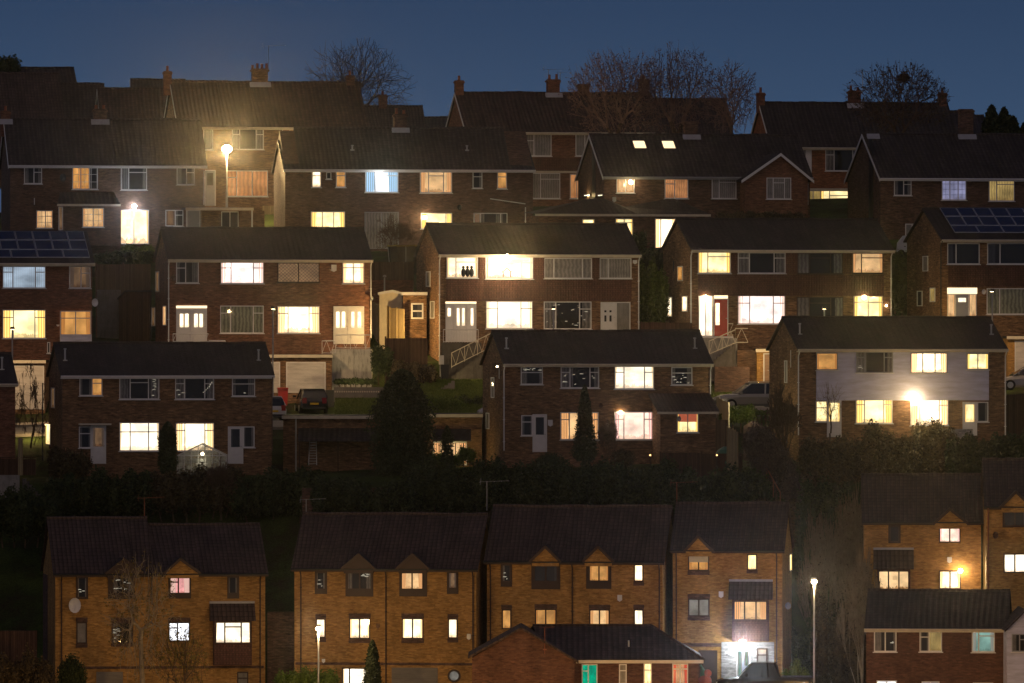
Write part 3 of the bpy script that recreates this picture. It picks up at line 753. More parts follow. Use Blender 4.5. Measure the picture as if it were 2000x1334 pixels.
h = House('crest_house', 'long crest house half hidden by bare reddish trees, pale gable edge on its left', 'house', 912, 1292, 870, 612, 258, 180, 400, wall='brick_red', roof='tile_brown', fascia='cream', group=GR['A'], barge=('white', 'L'), depth=8.2)
h.chimney(887, 906, 149, 185, pots=1, flash=False); h.chimney(1066, 1094, 147, 180, pots=2); h.chimney(1127, 1152, 164, 185, pots=0, mat='brick_dark', flash=False); h.chimney(1246, 1268, 146, 185, pots=1, flash=False, mat='brick_dark')
h.aerial(1071, 135, 160, n=6, span=1.6); h.aerial(1094, 141, 160, n=3, span=.8)
h.win(1018, 262, 1077, 305, 'LT', 'net_'); h.win(1124, 262, 1160, 305, 'D', 'net_')
h.bx('tile_hanging', (985, 309, 1150, 333), 'tile_hung', 0, .05)
h.bx('lintel_band', (1037, 334, 1160, 338), 'cream', 0, .09)
h.win(1039, 338, 1094, 388, 'LST', 'net_'); h.win(1113, 340, 1140, 388, 'D', 'orange'); h.pipe(1037, 338, 430)
h = House('crest_house', 'red roofed house right of the bare trees, lower than its long neighbour', 'house', 1262, 1428, 1240, 628, 262, 193, 350, wall='brick_red', roof='tile_pan', fascia=None, group=GR['A'], depth=7)

h = House('crest_house', 'right crest house with red brick front and a long lit balcony window', 'house', 1508, 1872, 1470, 610, 288, 200, 424, wall='brick_orange', roof='tile_dark', fascia='cream', group=GR['A'], barge=('white', 'L'), depth=8.2)
h.chimney(1477, 1494, 173, 205, pots=1, flash=False); h.chimney(1655, 1682, 169, 203, pots=2); h.chimney(1832, 1849, 173, 205, pots=1, flash=False)
h.aerial(1685, 139, 180, n=6, span=1.5)
h.win(1550, 291, 1575, 336, 'S', 'net_'); h.bx('white_panel', (1575, 291, 1585, 341), 'white', 0, .05); h.win(1612, 291, 1682, 334, 'T3', 'dark')
h.win(1573, 372, 1603, 413, 'D', 'dimgold'); h.win(1602, 372, 1662, 413, 'LST', 'yellow'); h.win(1661, 374, 1672, 419, 'H', 'yellow')
h.bx('balcony_slab', (1572, 413, 1660, 417), 'white', 0, .5); h.bx('lintel_band', (1572, 368, 1664, 372), 'cream', 0, .1)
h = House('crest_house', 'low dark house past the right hand crest house, before the conifers', 'house', 1845, 1908, 1835, 640, 262, 217, 330, wall='brick_dark', roof='tile_dark', fascia=None, group=GR['A'], depth=6)
h = House('crest_house', 'farthest tiny roof between the low dark house and the conifers', 'house', 1895, 1925, 1890, 660, 258, 226, 330, wall='brick_dark', roof='tile_dark', fascia=None, group=GR['A'], depth=6)

# ================================================================== ROW B (upper)
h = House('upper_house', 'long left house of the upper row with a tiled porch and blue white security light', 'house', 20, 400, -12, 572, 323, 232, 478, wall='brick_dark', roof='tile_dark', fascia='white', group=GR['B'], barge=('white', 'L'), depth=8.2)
h.chimney(0, 21, 208, 250, pots=1); h.chimney(180, 210, 204, 238, pots=2, mat='brick_dark')
h.win(47, 326, 82, 359, 'RT', 'dark'); h.win(141, 326, 191, 370, 'V3', 'amber,amber,dark', bars=3); h.win(236, 326, 287, 371, 'LST', 'dark'); h.win(345, 326, 380, 361, 'RT', 'dark')
h.dish(122, 347, .28, 'black'); h.pipe(398, 325, 400); h.pipe(67, 378, 400, r=.03)
def leanto(h, x0, x1, yt, yb, proj, mat='tile_dark', fas='cream', name='porch_roof', sl=.35):
    u0, u1 = h.fu(x0, proj), h.fu(x1, proj); zt = h.fz(yt, u0); zb = h.fz(yb, u0, -proj); b = MB()
    ins = min(.9, (u1-u0)*.2)*sl
    b.face([(u0, -proj, zb), (u1, -proj, zb), (u1-ins, -.01, zt), (u0+ins, -.01, zt)]); b.face([(u0, -proj, zb-.06), (u0+ins, -.01, zt-.06), (u1-ins, -.01, zt-.06), (u1, -proj, zb-.06)])
    b.face([(u0, -proj, zb), (u0+ins, -.01, zt), (u0+ins, -.01, zt-.3), (u0, -proj, zb-.06)]); b.face([(u1, -proj, zb), (u1, -proj, zb-.06), (u1-ins, -.01, zt-.3), (u1-ins, -.01, zt)])
    o = b.build(name, mat, h.root)
    b = MB(); b.box(u0-.02, -proj-.03, zb-.16, u1+.02, -proj-.001, zb-.01); b.build('porch_fascia', fas, o)
    return o
leanto(h, 112, 235, 375, 398, 1.6)
h.bx('porch_wall', (114, 398, 233, 480), 'brick_dark', 0, 1.3)
h.win(71, 411, 103, 446, 'RT', 'warm', bars=3); h.win(114, 404, 123, 450, 'S', 'dim', off=1.3); h.win(161, 406, 203, 444, 'D', 'warm', off=1.3, bars=3)
h.win(232, 410, 291, 477, 'D', 'bright', off=.05, sill=False); h.bulb(262, 403, .16, 'bulbw', .3, 'security_light')
h.win(323, 410, 358, 442, 'RT', 'dim,dark')
# carport
u0, u1 = h.fu(363, 3), h.fu(495, 3); zt = h.fz(405, u0, -3)
b = MB(); b.box(u0, -3, zt-.12, u1, -.01, zt); o = b.build('carport_roof', 'felt', h.root)
b = MB(); b.box(u0-.02, -3.04, zt-.2, u1+.02, -3.001, zt-.01); b.build('carport_fascia', 'cream', o)
b = MB(); b.box(u1-.12, -2.9, -.5, u1-.03, -2.8, zt-.12); b.box(u0+.03, -2.9, -.5, u0+.12, -2.8, zt-.12); b.build('carport_posts', 'white', o)
h.bx('outbuilding_wall', (390, 412, 434, 480), 'brick_brown', 0, 1.5); h.bx('outbuilding_wall', (465, 412, 512, 480), 'brick_brown', 0, 1.5)
door(h, 364, 410, 391, 460, 'grey_paint', off=1.5); h.win(432, 413, 466, 478, 'D', 'blank', off=1.5, sill=False)

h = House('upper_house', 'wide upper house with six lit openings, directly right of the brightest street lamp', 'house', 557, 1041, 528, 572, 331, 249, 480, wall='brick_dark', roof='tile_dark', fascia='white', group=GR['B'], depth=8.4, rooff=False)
ua, ub = h.fu(585), h.fu(997)
X_ = h.depth/2*sin(h.a)
h.make_roof(ua, ub, h.hr, 'roof')
o = h.make_roof(ub+.003, h.w+.14, h.hr-.95, 'side_roof'); h.make_roof(-.14, ua-.003, h.hr-.9, 'side_roof')
h.chimney(767, 796, 214, 250, pots=2, mat='brick_dark')
h.vent(688, 318, 330); h.vent(912, 318, 330)
h.win(609, 332, 627, 366, 'H', 'bright'); h.win(637, 336, 647, 350, 'S', 'blank'); h.win(656, 332, 675, 366, 'H', 'amber')
f = h.win(713, 333, 778, 376, 'LST', 'bluewhite'); h.bulb(743, 336, .13, 'bulb', .12, 'ceiling_lamp')
h.win(820, 333, 883, 377, 'M3', 'warm'); h.win(923, 334, 942, 368, 'H', 'dark'); h.win(971, 334, 990, 369, 'H', 'amber')
h.win(607, 413, 674, 447, 'V3', 'yellow'); h.win(712, 414, 779, 486, 'D', 'net_', frame='grey_paint', sill=False)
h.win(822, 416, 883, 447, 'P3', 'yellow'); h.bulb(829, 425, .14, 'bulb', .3)
h.win(925, 416, 991, 447, 'P3', 'dim,dark,dark'); h.pipe(1026, 396, 447)
b = MB(); b.tube((h.fu(957), -.07, h.fz(388, 11)), (h.fu(1026), -.07, h.fz(398, 13)), .035, n=6); b.build('downpipe', 'white', h.root); h.dish(896, 405, .2, 'black')

h = House('upper_house', 'upper house with two lit skylights, a cross gable and hipped front extensions', 'house', 1180, 1582, 1131, 570, 345, 262, 492, wall='brick_dark', roof='tile_dark', fascia='grey_paint', group=GR['B'], barge=('white', 'L'), depth=8.4)
h.chimney(1334, 1363, 237, 266, pots=0, mat='brick_dark')
for a_, b_ in ((1237, 1261), (1294, 1318)):
    v = h.depth*.36; zc = h.he+h.sl*(v+h.ov); k = ((a_+b_)/2-1000)/F; X = h.X0-v*sin(h.a); Y = h.Y0+v*cos(h.a); u = (k*Y-X)/(cos(h.a)-k*sin(h.a))
    b = MB(); q = .38; w = .40
    for ww, dz, mm in ((w+.06, .03, 0), (w, .06, 1)):
        b.cur = mm; y0, y1 = v-q-(.06 if mm == 0 else 0), v+q+(.06 if mm == 0 else 0)
        z0, z1 = h.he+h.sl*(y0+h.ov)+dz, h.he+h.sl*(y1+h.ov)+dz
        b.face([(u-ww, y0, z0), (u+ww, y0, z0), (u+ww, y1, z1), (u-ww, y1, z1)])
        if mm == 0: b.face([(u-ww, y0, z0), (u+ww, y0, z0), (u+ww, y0, z0-.1), (u-ww, y0, z0-.1)])
    b.build('skylight', ['black', 'brightp'], h.roof, normals=False)
h.win(1204, 346, 1239, 377, 'D', 'warm'); h.bulb(1232, 356, .15, 'bulb', .12, 'ceiling_lamp')
h.win(1298, 347, 1344, 388, 'LT', 'orange'); h.win(1390, 346, 1438, 388, 'LST', 'net_')
# black strip painted as the shade of a wall recess, lit panes beside it
b = MB(); v0, v1 = h.gv(1164, 'L'), h.gv(1157, 'L'); b.box(-.03, v0, -.5, -.01, v1, h.hr-.6); b.build('recess_shade', 'black', h.root)
h.win(1141, 379, 1153, 384, 'S', 'brightp', side='L', frame='black'); h.win(1168, 379, 1178, 384, 'S', 'brightp', side='L', frame='black')
# projecting cross gable
u0, u1, um = h.fu(1456, 1.6), h.fu(1578, 1.6), h.fu(1523, 1.6); zb = h.fz(349, um, -1.6); za = h.fz(299, um, -1.6)
b = MB(); b.prism([(u0, -2.5), (u0, zb+.1), (um, za-.14), (u1, zb+.1), (u1, -2.5)], 'y', -1.6, 3.0); g = b.build('gable_wing', 'brick_red', h.root)
b = MB(); w0, w1 = u0-.35, u1+.35; zz = zb-.12
for p, q in ((w0, um), (w1, um)):
    b.face([(p, -1.9, zz), (q, -1.9, za), (q, 3.6, za), (p, 3.6, zz)]); b.face([(p, -1.9, zz-.09), (q, -1.9, za-.09), (q, 3.6, za-.09), (p, 3.6, zz-.09)])
b.build('gable_roof', 'tile_dark', g, normals=False)
b = MB()
for p, q in ((w0, um), (w1, um)): b.prism([(p, zz), (q, za), (q, za-.2), (p, zz-.2)], 'y', -1.95, -1.91)
b.build('bargeboard', 'white', g)
h.win(1497, 347, 1545, 389, 'M3', 'net_', off=1.6); h.pipe(1577, 350, 400, off=.1)
# single storey extension with two hips
P = 4.0; u0, u1 = h.fu(1045, P), h.fu(1388, P); ze = h.fz(418, 3, -P)
b = MB(); b.box(u0+.3, -P+.3, -2.5, u1-.3, -.01, ze-.1); g = b.build('extension_wall', 'brick_dark', h.root)
ua, ub = h.fu(1165, 2), h.fu(1303, 2); za = h.fz(388, 3, -2); zv = h.fz(404, 3, -2); zt2 = za
um = (ua+ub)/2; b = MB()
b.face([(u0, -P, ze), (um, -P, ze), (um-.5, -2, zv), (ua+.5, -2, za), (ua-.5, -2, za)]); b.face([(um, -P, ze), (u1, -P, ze), (u1-2.0, -2, za), (ub, -2, za), (um-.5, -2, zv)])
b.face([(u0, -P, ze), (ua-.5, -2, za), (u0, 0, ze+.1)]); b.face([(u1, -P, ze), (u1, 0, ze+.1), (u1-2.0, -2, za)])
b.face([(ua-.5, -2, za), (ua+.5, -2, za), (um-.5, -2, zv), (um, 0, zv), (u0, 0, ze+.1)]); b.face([(um-.5, -2, zv), (ub, -2, za), (u1-2, -2, za), (u1, 0, ze+.1), (um, 0, zv)])
b.build('extension_roof', 'tile_flat', g, normals=False)
b = MB(); b.box(u0, -P-.04, ze-.16, u1, -P-.005, ze-.01); b.build('fascia', 'cream', g)
h.win(1137, 428, 1161, 447, 'S', 'yellow', off=P-.3); h.win(1202, 427, 1236, 460, 'D2', 'yellow', off=P-.3); h.win(1279, 427, 1321, 494, 'LS', 'bright', off=P-.3, sill=False); h.alarm(1196, 385, 1203, 395, 'grey_paint')

h = House('upper_house', 'right upper house with sharp white gable edges and a yellow lit side wall', 'house', 1720, 2110, 1665, 568, 348, 261, 492, wall='brick_dark', roof='tile_dark', fascia='white', group=GR['B'], barge=('white', 'L'), depth=8.4)
h.chimney(1871, 1901, 213, 262, pots=0, mat='brick_dark'); h.chimney(1693, 1712, 262, 275, pots=0, flash=True, mat='brick_dark')
h.win(1746, 350, 1780, 382, 'RT', 'dark'); h.win(1839, 349, 1887, 391, 'V3', 'coolgrid'); h.win(1931, 350, 1981, 393, 'LST', 'dimgold')
h.win(1768, 437, 1792, 462, 'RT', 'net_'); b = MB(); v0, v1 = h.gv(1706, 'L'), h.gv(1698, 'L'); b.box(-.05, v0, -.5, -.01, v1, h.hr-.4); b.build('recess_shade', 'black', h.root)  # black strip painted as the shade of the gable recess
# ================================================================== ROW C (middle, garages below)
def solar(h, x0, x1, rows, cols, shear=True):
    """photovoltaic panels lying on the front slope; rows = list of (v0, v1) along the slope, 0 eave 1 ridge"""
    u0, u1 = x0, x1; ln = h.depth/2+h.ov
    for r, (v0, v1) in enumerate(rows):
        n = cols[r]
        for i in range(n):
            a, c = u0+(u1-u0)*i/n+.02, u0+(u1-u0)*(i+1)/n-.02
            y0, y1 = -h.ov+ln*v0+.015, -h.ov+ln*v1-.015; z0, z1 = h.he+h.sl*(y0+h.ov)+.11, h.he+h.sl*(y1+h.ov)+.11
            b = MB(); b.cur = 0
            b.prism([(y0, z0), (y1, z1), (y1, z1-.04), (y0, z0-.04)], 'x', a, c)
            b.cur = 1; f = .035; yy0, yy1 = y0+f, y1-f; zz0, zz1 = z0+h.sl*f+.004, z1-h.sl*f+.004
            b.face([(a+f, yy0, zz0), (c-f, yy0, zz0), (c-f, yy1, zz1), (a+f, yy1, zz1)])
            b.build('solar_panel', ['lead', 'solar'], h.root, normals=False)
h = House('middle_house', 'far left middle house with solar panels and cool blinds in its upper window', 'house', -210, 180, -250, 536, 514, 452, 690, wall='brick_red', roof='tile_flat', group=GR['C'])
solar(h, h.fu(-130), h.fu(177), [(.14, .38), (.39, .68), (.69, .97)], [6, 9, 9])
h.win(5, 520, 89, 563, 'T3', 'blueblind'); h.win(135, 520, 177, 563, 'RT', 'dim'); h.win(5, 605, 89, 661, 'G5', 'yellow')
h.win(117, 607, 178, 667, 'D2', 'amber', off=.25, sill=False); h.bx('porch_panel', (117, 653, 178, 667), 'clad_white', .0, .32); h.dish(184, 591, .26, 'white'); h.pipe(188, None, 660, 'brick_dark')
h.alarm(110, 634, 116, 638); h.win(92, 668, 98, 690, 'S', 'blank')

h = House('middle_house', 'middle house with two pairs of white doors and a painted stair block', 'house', 331, 723, 294, 535, 507, 445, 690, wall='brick_red', roof='tile_flat', group=GR['C'])
h.win(344, 511, 388, 553, 'LT', 'dark'); h.win(431, 512, 515, 554, 'T3', 'pinkwhite'); f = h.win(542, 513, 624, 552, 'D', 'lattice', frame='brown_frame'); h.win(669, 513, 711, 554, 'D2', 'bright')
h.alarm(647, 517, 657, 531); h.win(430, 597, 515, 651, 'T3', 'netgreen'); h.win(542, 598, 624, 651, 'G5', 'bright')
door(h, 344, 603, 374, 668, slots=[(351, 613, 358, 639), (361, 613, 368, 639)]); door(h, 374, 603, 404, 668, slots=[(379, 613, 386, 639), (389, 613, 396, 639)])
h.bx('door_light', (344, 597, 404, 602), 'porch', 0, .1)
door(h, 651, 598, 681, 672, slots=[(656, 609, 663, 640), (667, 609, 674, 640)]); door(h, 681, 598, 711, 672, slots=[(686, 609, 692, 640), (698, 609, 705, 640)])
h.dish(338, 542, .2, 'brick_dark'); h.dish(534, 604, .12, 'metal'); h.pipe(329, None, 680); h.pipe(724, None, 660)
for x, y0, y1, m in ((308, 530, 570, 'dim'), (322, 597, 636, 'warm'), (300, 600, 637, 'dim')): h.win(x-3, y0, x+3, y1, 'S', m, side='L')
h.dish(725, 583, .14, 'metal')

h = House('middle_house', 'middle house whose bright lamp shines at an upper window above a white railed stair', 'house', 859, 1246, 811, 535, 497, 437, 700, wall='brick_brown', roof='tile_flat', group=GR['C'])
h.bx('tile_hanging', (871, 545, 1233, 588), 'tile_hung', .003, .06)
for a_, c_ in ((934, 948), (1042, 1063), (1157, 1171)): h.bx('tile_hanging', (a_, 503, c_, 545), 'tile_hung', .003, .055)
h.win(872, 502, 933, 543, 'LST', 'bright'); h.win(948, 502, 1041, 545, 'T3', 'brightp'); h.bulb(990, 504, .28, 'bulb', .18, 'ceiling_lamp')
h.win(1063, 504, 1156, 544, 'P3', 'net_'); h.win(1171, 504, 1233, 544, 'LS', 'net_')
b = MB()      # ornaments standing on the sill
for px in (905, 913, 921):
    u = h.fu(px, .1); z = h.fz(541, u, -.1); b.sphere((u, -.1, z+.28), .16, 7, 5, (1, .6, 1.8)); b.sphere((u, -.1, z+.62), .10, 6, 4)
b.build('sill_ornament', 'black', h.root)
b = MB(); u = h.fu(990, .1); z = h.fz(541, u, -.1)
for q in (-1, 1): b.beam((u+q*.24, -.1, z), (u+q*.24, -.1, z+.32), .05); b.beam((u+q*.32, -.1, z+.3), (u, -.1, z+.55), .05)
b.build('sill_ornament', 'clay', h.root)
h.bx('door_light', (870, 589, 930, 593), 'porch', 0, .08)
door(h, 870, 593, 888, 668, slots=[(874, 602, 880, 618)], handle=False); door(h, 888, 593, 913, 668, slots=[(892, 602, 897, 636), (902, 602, 907, 636)]); door(h, 913, 593, 930, 668, slots=[(919, 602, 924, 636)], handle=False)
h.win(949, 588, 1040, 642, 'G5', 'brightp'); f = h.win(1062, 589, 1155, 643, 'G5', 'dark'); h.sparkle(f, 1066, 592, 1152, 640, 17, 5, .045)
door(h, 1173, 590, 1203, 646, slots=[(1180, 606, 1184, 610, 'blank'), (1190, 606, 1194, 610, 'blank'), (1180, 616, 1184, 628, 'blank'), (1190, 616, 1194, 628, 'blank')]); h.win(1203, 590, 1231, 646, 'S', 'net_', sill=False); h.alarm(1236, 508, 1244, 516)
for x, y0, y1, m in ((837, 530, 560, 'net_'), (845, 588, 622, 'net_')): h.win(x-4, y0, x+4, y1, 'S', m, side='L')
h.pipe(858, None, 712); h.pipe(1247, None, 645)

h = House('middle_house', 'middle house with a red door in a glowing porch and dark framed windows', 'house', 1352, 1741, 1299, 535, 488, 428, 690, wall='brick_brown', roof='tile_flat', group=GR['C'])
h.bx('tile_hanging', (1363, 536, 1548, 578), 'tile_hung', .003, .06); h.bx('tile_hanging', (1548.6, 536, 1726, 578), 'tile_hung', .003, .055)
for a_, c_ in ((1428, 1440), (1534, 1557), (1647, 1663)): h.bx('tile_hanging', (a_, 493, c_, 535), 'tile_hung', .003, .055)
h.win(1363, 491, 1427, 534, 'LST', 'yellow'); h.win(1441, 493, 1534, 534, 'T3', 'dark'); h.win(1557, 494, 1646, 535, 'M3', 'dark', frame='brown_frame'); h.win(1664, 494, 1725, 534, 'LST', 'warm', frame='brown_frame')
h.win(1441, 577, 1533, 633, 'G5', 'pinkwhite'); h.win(1556, 580, 1647, 630, 'M3', 'dark', frame='brown_frame'); h.win(1667, 578, 1724, 630, 'D2', 'yellow', frame='cream')
h.bulb(1688, 581, .14, 'bulb', .12, 'ceiling_lamp'); h.bulb(1378, 581, .15, 'bulb', .15, 'ceiling_lamp')
h.win(1364, 577, 1392, 657, 'D', 'brightp', sill=False); h.bx('porch_light_band', (1394, 577, 1421, 583), 'porch', .0, .08)
door(h, 1393, 583, 1422, 656, 'door_red', slots=[(1397, 592, 1405, 635)]); h.bx('door_step', (1362, 657, 1424, 660), 'white', 0, 1.1)
h.bulb(1731, 597, .07, 'street_bulb2', .12)
for x, y0, y1, m in ((1329, 520, 549, 'amber'), (1308, 580, 619, 'bright'), (1338, 578, 609, 'bright')): h.win(x-5, y0, x+5, y1, 'S', m, side='L')
h.pipe(1349, None, 690); h.pipe(1740, None, 640); h.pipe(1315, 500, 530, 'black')

h = House('middle_house', 'far right middle house with solar panels and a brightly lit porch', 'house', 1840, 2220, 1782, 535, 468, 407, 660, wall='brick_brown', roof='tile_flat', group=GR['C'])
solar(h, h.fu(1868), h.fu(2160), [(.18, .40), (.41, .69), (.70, .97)], [6, 9, 9])
h.bx('tile_hanging', (1852, 517, 2100, 560), 'tile_hung', .003, .06)
h.win(1850, 475, 1913, 516, 'LS', 'blank'); h.win(1928, 475, 2020, 516, 'LS', 'blank'); h.win(1927, 563, 2020, 614, 'LS', 'netgreen')
h.bx('porch_glow_panel', (1850, 562, 1908, 574), 'porch', 0, .06); h.win(1850, 574, 1865, 620, 'S', 'warm', sill=False); h.win(1892, 574, 1907, 620, 'S', 'warm', sill=False)
door(h, 1865, 574, 1892, 620, 'door_grey', slots=[(1871, 582, 1886, 590)]); h.dish(1918, 570, .17, 'white'); h.pipe(1837, None, 660, 'black')
for x, y0, y1, m in ((1808, 500, 530, 'net_'), (1822, 562, 590, 'dimgold'), (1797, 568, 598, 'dark')): h.win(x-5, y0, x+5, y1, 'S', m, side='L')

# ================================================================== ROW D (lower middle)
h = House('lower_house', 'corner of a dark house cut by the left edge of the picture', 'house', -360, 30, -400, 500, 750, 690, 905, wall='brick_red', roof='tile_flat', group=GR['D'])
h.vent(4, 697, 712)
h = House('lower_house', 'lower brick house behind the small greenhouse, left of the garages', 'house', 122, 531, 82, 500, 734, 670, 905, wall='brick_brown', roof='tile_flat', group=GR['D'], fascia='white')
h.vent(127, 680, 697); h.vent(505, 682, 698)
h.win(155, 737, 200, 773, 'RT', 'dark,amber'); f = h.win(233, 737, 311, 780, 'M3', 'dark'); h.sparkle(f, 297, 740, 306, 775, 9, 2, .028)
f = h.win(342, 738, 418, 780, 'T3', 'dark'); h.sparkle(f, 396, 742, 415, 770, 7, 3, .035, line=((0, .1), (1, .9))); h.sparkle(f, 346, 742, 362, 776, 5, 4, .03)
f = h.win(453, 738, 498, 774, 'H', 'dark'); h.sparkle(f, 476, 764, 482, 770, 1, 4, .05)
h.win(154, 833, 178, 875, 'H', 'dark'); door(h, 177, 831, 207, 906, slots=[(182, 836, 202, 872, 'dim')]); h.bx('door_canopy', (153, 827, 215, 830), 'cream', 0, .7)
h.win(233, 825, 311, 881, 'G6', 'brightp'); h.win(343, 826, 418, 881, 'T3', 'bright')
door(h, 445, 833, 475, 906, slots=[(451, 838, 468, 873, 'blank')]); h.win(475, 833, 497, 874, 'S', 'dark')
h.win(90, 828, 99, 869, 'H', 'yellow', side='L'); h.win(101, 757, 107, 797, 'S', 'dim', side='L'); h.pipe(83, 738, 900, 'black'); h.pipe(531, None, 880, 'brick_dark')

h = House('lower_house', 'lower brick house with pink lit windows and a tiled side extension', 'house', 986, 1387, 942, 500, 711, 646, 885, wall='brick_brown', roof='tile_flat', group=GR['D'], fascia='cream')
h.vent(989, 659, 675); h.vent(1357, 659, 677)
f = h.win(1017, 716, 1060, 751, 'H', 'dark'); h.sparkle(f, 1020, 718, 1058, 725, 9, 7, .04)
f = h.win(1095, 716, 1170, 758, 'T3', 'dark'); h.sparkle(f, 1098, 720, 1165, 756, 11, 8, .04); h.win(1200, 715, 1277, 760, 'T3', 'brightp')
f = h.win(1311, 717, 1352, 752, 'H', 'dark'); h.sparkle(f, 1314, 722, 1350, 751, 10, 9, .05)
h.win(1018, 811, 1040, 851, 'H', 'dark'); door(h, 1040, 809, 1068, 883, slots=[(1046, 815, 1062, 849, 'blank')])
h.win(1094, 805, 1169, 859, 'T3', 'warm'); h.win(1200, 804, 1276, 859, 'T3', 'rosewhite'); h.bulb(1212, 806, .11, 'bulb', .12, 'ceiling_lamp')
h.alarm(1070, 820, 1079, 833); h.dish(1171, 792, .15, 'brick_dark'); h.pipe(984, None, 880, 'white'); h.pipe(1387, None, 770, 'white')
h.bulb(971, 716, .06, 'street_bulb2', .25)
P = 2.6; u0, u1 = h.fu(1290, P), h.fu(1398, P); zt = h.fz(768, 11); zb = h.fz(802, 11, -P)
b = MB(); b.box(u0, -P, -2.5, u1, -.01, zb-.05); g = b.build('extension_wall', 'brick_brown', h.root)
b = MB(); b.prism([(-P-.3, zb), (-.01, zt), (-.01, zt-.1), (-P-.3, zb-.1)], 'x', u0-.25, u1+.15); b.build('extension_roof', 'tile_pan', g)
b = MB(); b.prism([(-P, zb-.05), (-.01, zt-.1), (-.01, zb-.05)], 'x', u0+.005, u1-.005); b.build('extension_gable', 'brick_brown', g)
b = MB(); b.box(u0-.25, -P-.34, zb-.2, u1+.15, -P-.305, zb-.06); b.build('fascia', 'cream', g)
f = h.win(1322, 805, 1364, 845, 'D', 'yellow', off=P); h.bx('roller_blind', (1325, 807, 1361, 824), 'redblind', .015, .03, parent=f, off=P); h.dish(1307, 817, .16, 'grey_paint', off=P)
for x, y0, y1 in ((963, 737, 777), (953, 806, 838)): h.win(x-3, y0, x+3, y1, 'S', 'net_', side='L')
b = MB(); b.tube((-.06, 1.6, h.fz(740, 0)), (-.06, 1.6, h.fz(712, 0)), .025, n=5); b.build('downpipe', 'white', h.root)

h = House('lower_house', 'lower house clad in white boards upstairs with a flaring lamp at ground floor', 'house', 1560, 1962, 1510, 500, 682, 620, 855, wall='brick_brown', roof='tile_flat', group=GR['D'], fascia='cream', ov=.35)
h.bx('cladding', (1594, 685, 1931, 782), 'clad_white', .0, .06); h.vent(1562, 631, 643); h.vent(1936, 633, 648)
h.win(1594, 689, 1636, 723, 'S', 'amber', frame='grey_paint', off=.062); h.win(1672, 687, 1744, 728, 'T3', 'dark', frame='grey_paint', off=.062)
f = h.win(1778, 689, 1850, 729, 'V3', 'bright', frame='grey_paint', off=.062); h.win(1888, 690, 1931, 722, 'D', 'yellow', frame='grey_paint', off=.062)
h.sparkle(f, 1676, 708, 1690, 722, 3, 3, .045, off=.062)
h.win(1593, 783, 1616, 824, 'H', 'yellow'); door(h, 1615, 782, 1643, 854, slots=[(1619, 787, 1639, 823, 'yellow')])
h.win(1671, 777, 1743, 827, 'T3', 'yellow'); h.win(1778, 777, 1852, 831, 'T3', 'bright'); h.bulb(1787, 782, .24, 'bulb', .4)
door(h, 1880, 785, 1908, 851, slots=[(1885, 790, 1902, 824, 'yellow')]); h.win(1908, 785, 1930, 824, 'S', 'dark')
h.pipe(1559, None, 850); h.pipe(1963, None, 850)
h.win(1533, 704, 1538, 748, 'S', 'net_', side='L'); b = MB(); b.tube((-.06, 1.8, h.fz(718, 0)), (-.06, 1.8, h.fz(684, 0)), .025, n=5); b.build('downpipe', 'white', h.root)

# ================================================================== ROW E (bottom)
def ewin(h, x0, y0, x1, y1, lay, pane, surround=None, apron=None, head=None, off=0):
    if surround:
        h.bx('window_surround', surround, 'brown_frame', .001, .05, off=off); off += .052
    if head: h.bx('lintel', (x0-1, y0-9, x1+1, y0), 'brick_dark', .001, .02, off=off)
    f = h.win(x0, y0, x1, y1, lay, pane, frame='brown_frame', sill=False, off=off, fw=.07)
    if apron: h.bx('sill_panel', (x0-1, y1, x1+1, y1+apron), 'brick_dark', .001, .03, off=off)
    return f
def bay(h, x0, y0, x1, y1, yc0, yc1, ya, lay, pane, cm='tile_pan', am='tile_hung', P=.55):
    u0, u1 = h.fu(x0, P), h.fu(x1, P); z0, z1 = h.fz(ya, u0, -P), h.fz(yc1, u0, -P)
    b = MB(); b.box(u0, -P, z0, u1, -.001, z1); g = b.build('bay', am, h.root)
    zt = h.fz(yc0, u0); b = MB(); b.prism([(-P-.2, z1), (-.005, zt), (-.005, z1-.06), (-P-.2, z1-.06)], 'x', u0-.2, u1+.2); b.build('bay_roof', cm, g)
    b = MB(); b.box(u0-.2, -.12, zt-.02, u1+.2, -.004, zt+.1); b.build('flashing', 'lead', g)
    f = ewin(h, x0+2, y0, x1-2, y1, lay, pane, off=P); return f
h = House('town_house_pair', 'leftmost golden town houses with a stepped ridge and large satellite dish', 'town house', 108, 518, 68, 462, 1121, 1011, 1380, wall='brick_gold', roof='tile_pan', fascia='brown_frame', group=GR['E'], depth=8.4, rooff=False, apex=.45)
b = MB(); b.prism([(4.2-1.3, h.hr-1.05), (4.2, h.hr-.12), (4.2+1.3, h.hr-1.05)], 'x', -.0, h.fu(281)+.5); b.build('gable_head', 'brick_gold', h.root)
um = (h.fu(281)+.56); h.make_roof(-.14, um, h.hr, 'roof'); h.make_roof(um+.003, h.w+.14, h.hr-.4, 'roof')
h.gablet(203, 280, 241, 1088, 1116, face='brown_frame'); h.gablet(316, 392, 350, 1088, 1116)
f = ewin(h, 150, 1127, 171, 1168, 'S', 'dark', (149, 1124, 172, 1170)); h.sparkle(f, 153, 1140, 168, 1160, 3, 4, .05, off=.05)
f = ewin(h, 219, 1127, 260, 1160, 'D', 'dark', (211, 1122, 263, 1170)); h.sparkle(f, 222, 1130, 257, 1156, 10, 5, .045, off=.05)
ewin(h, 331, 1127, 372, 1160, 'LT', 'pink', (329, 1123, 373, 1169)); ewin(h, 445, 1126, 465, 1160, 'S', 'dark', (444, 1123, 467, 1169))
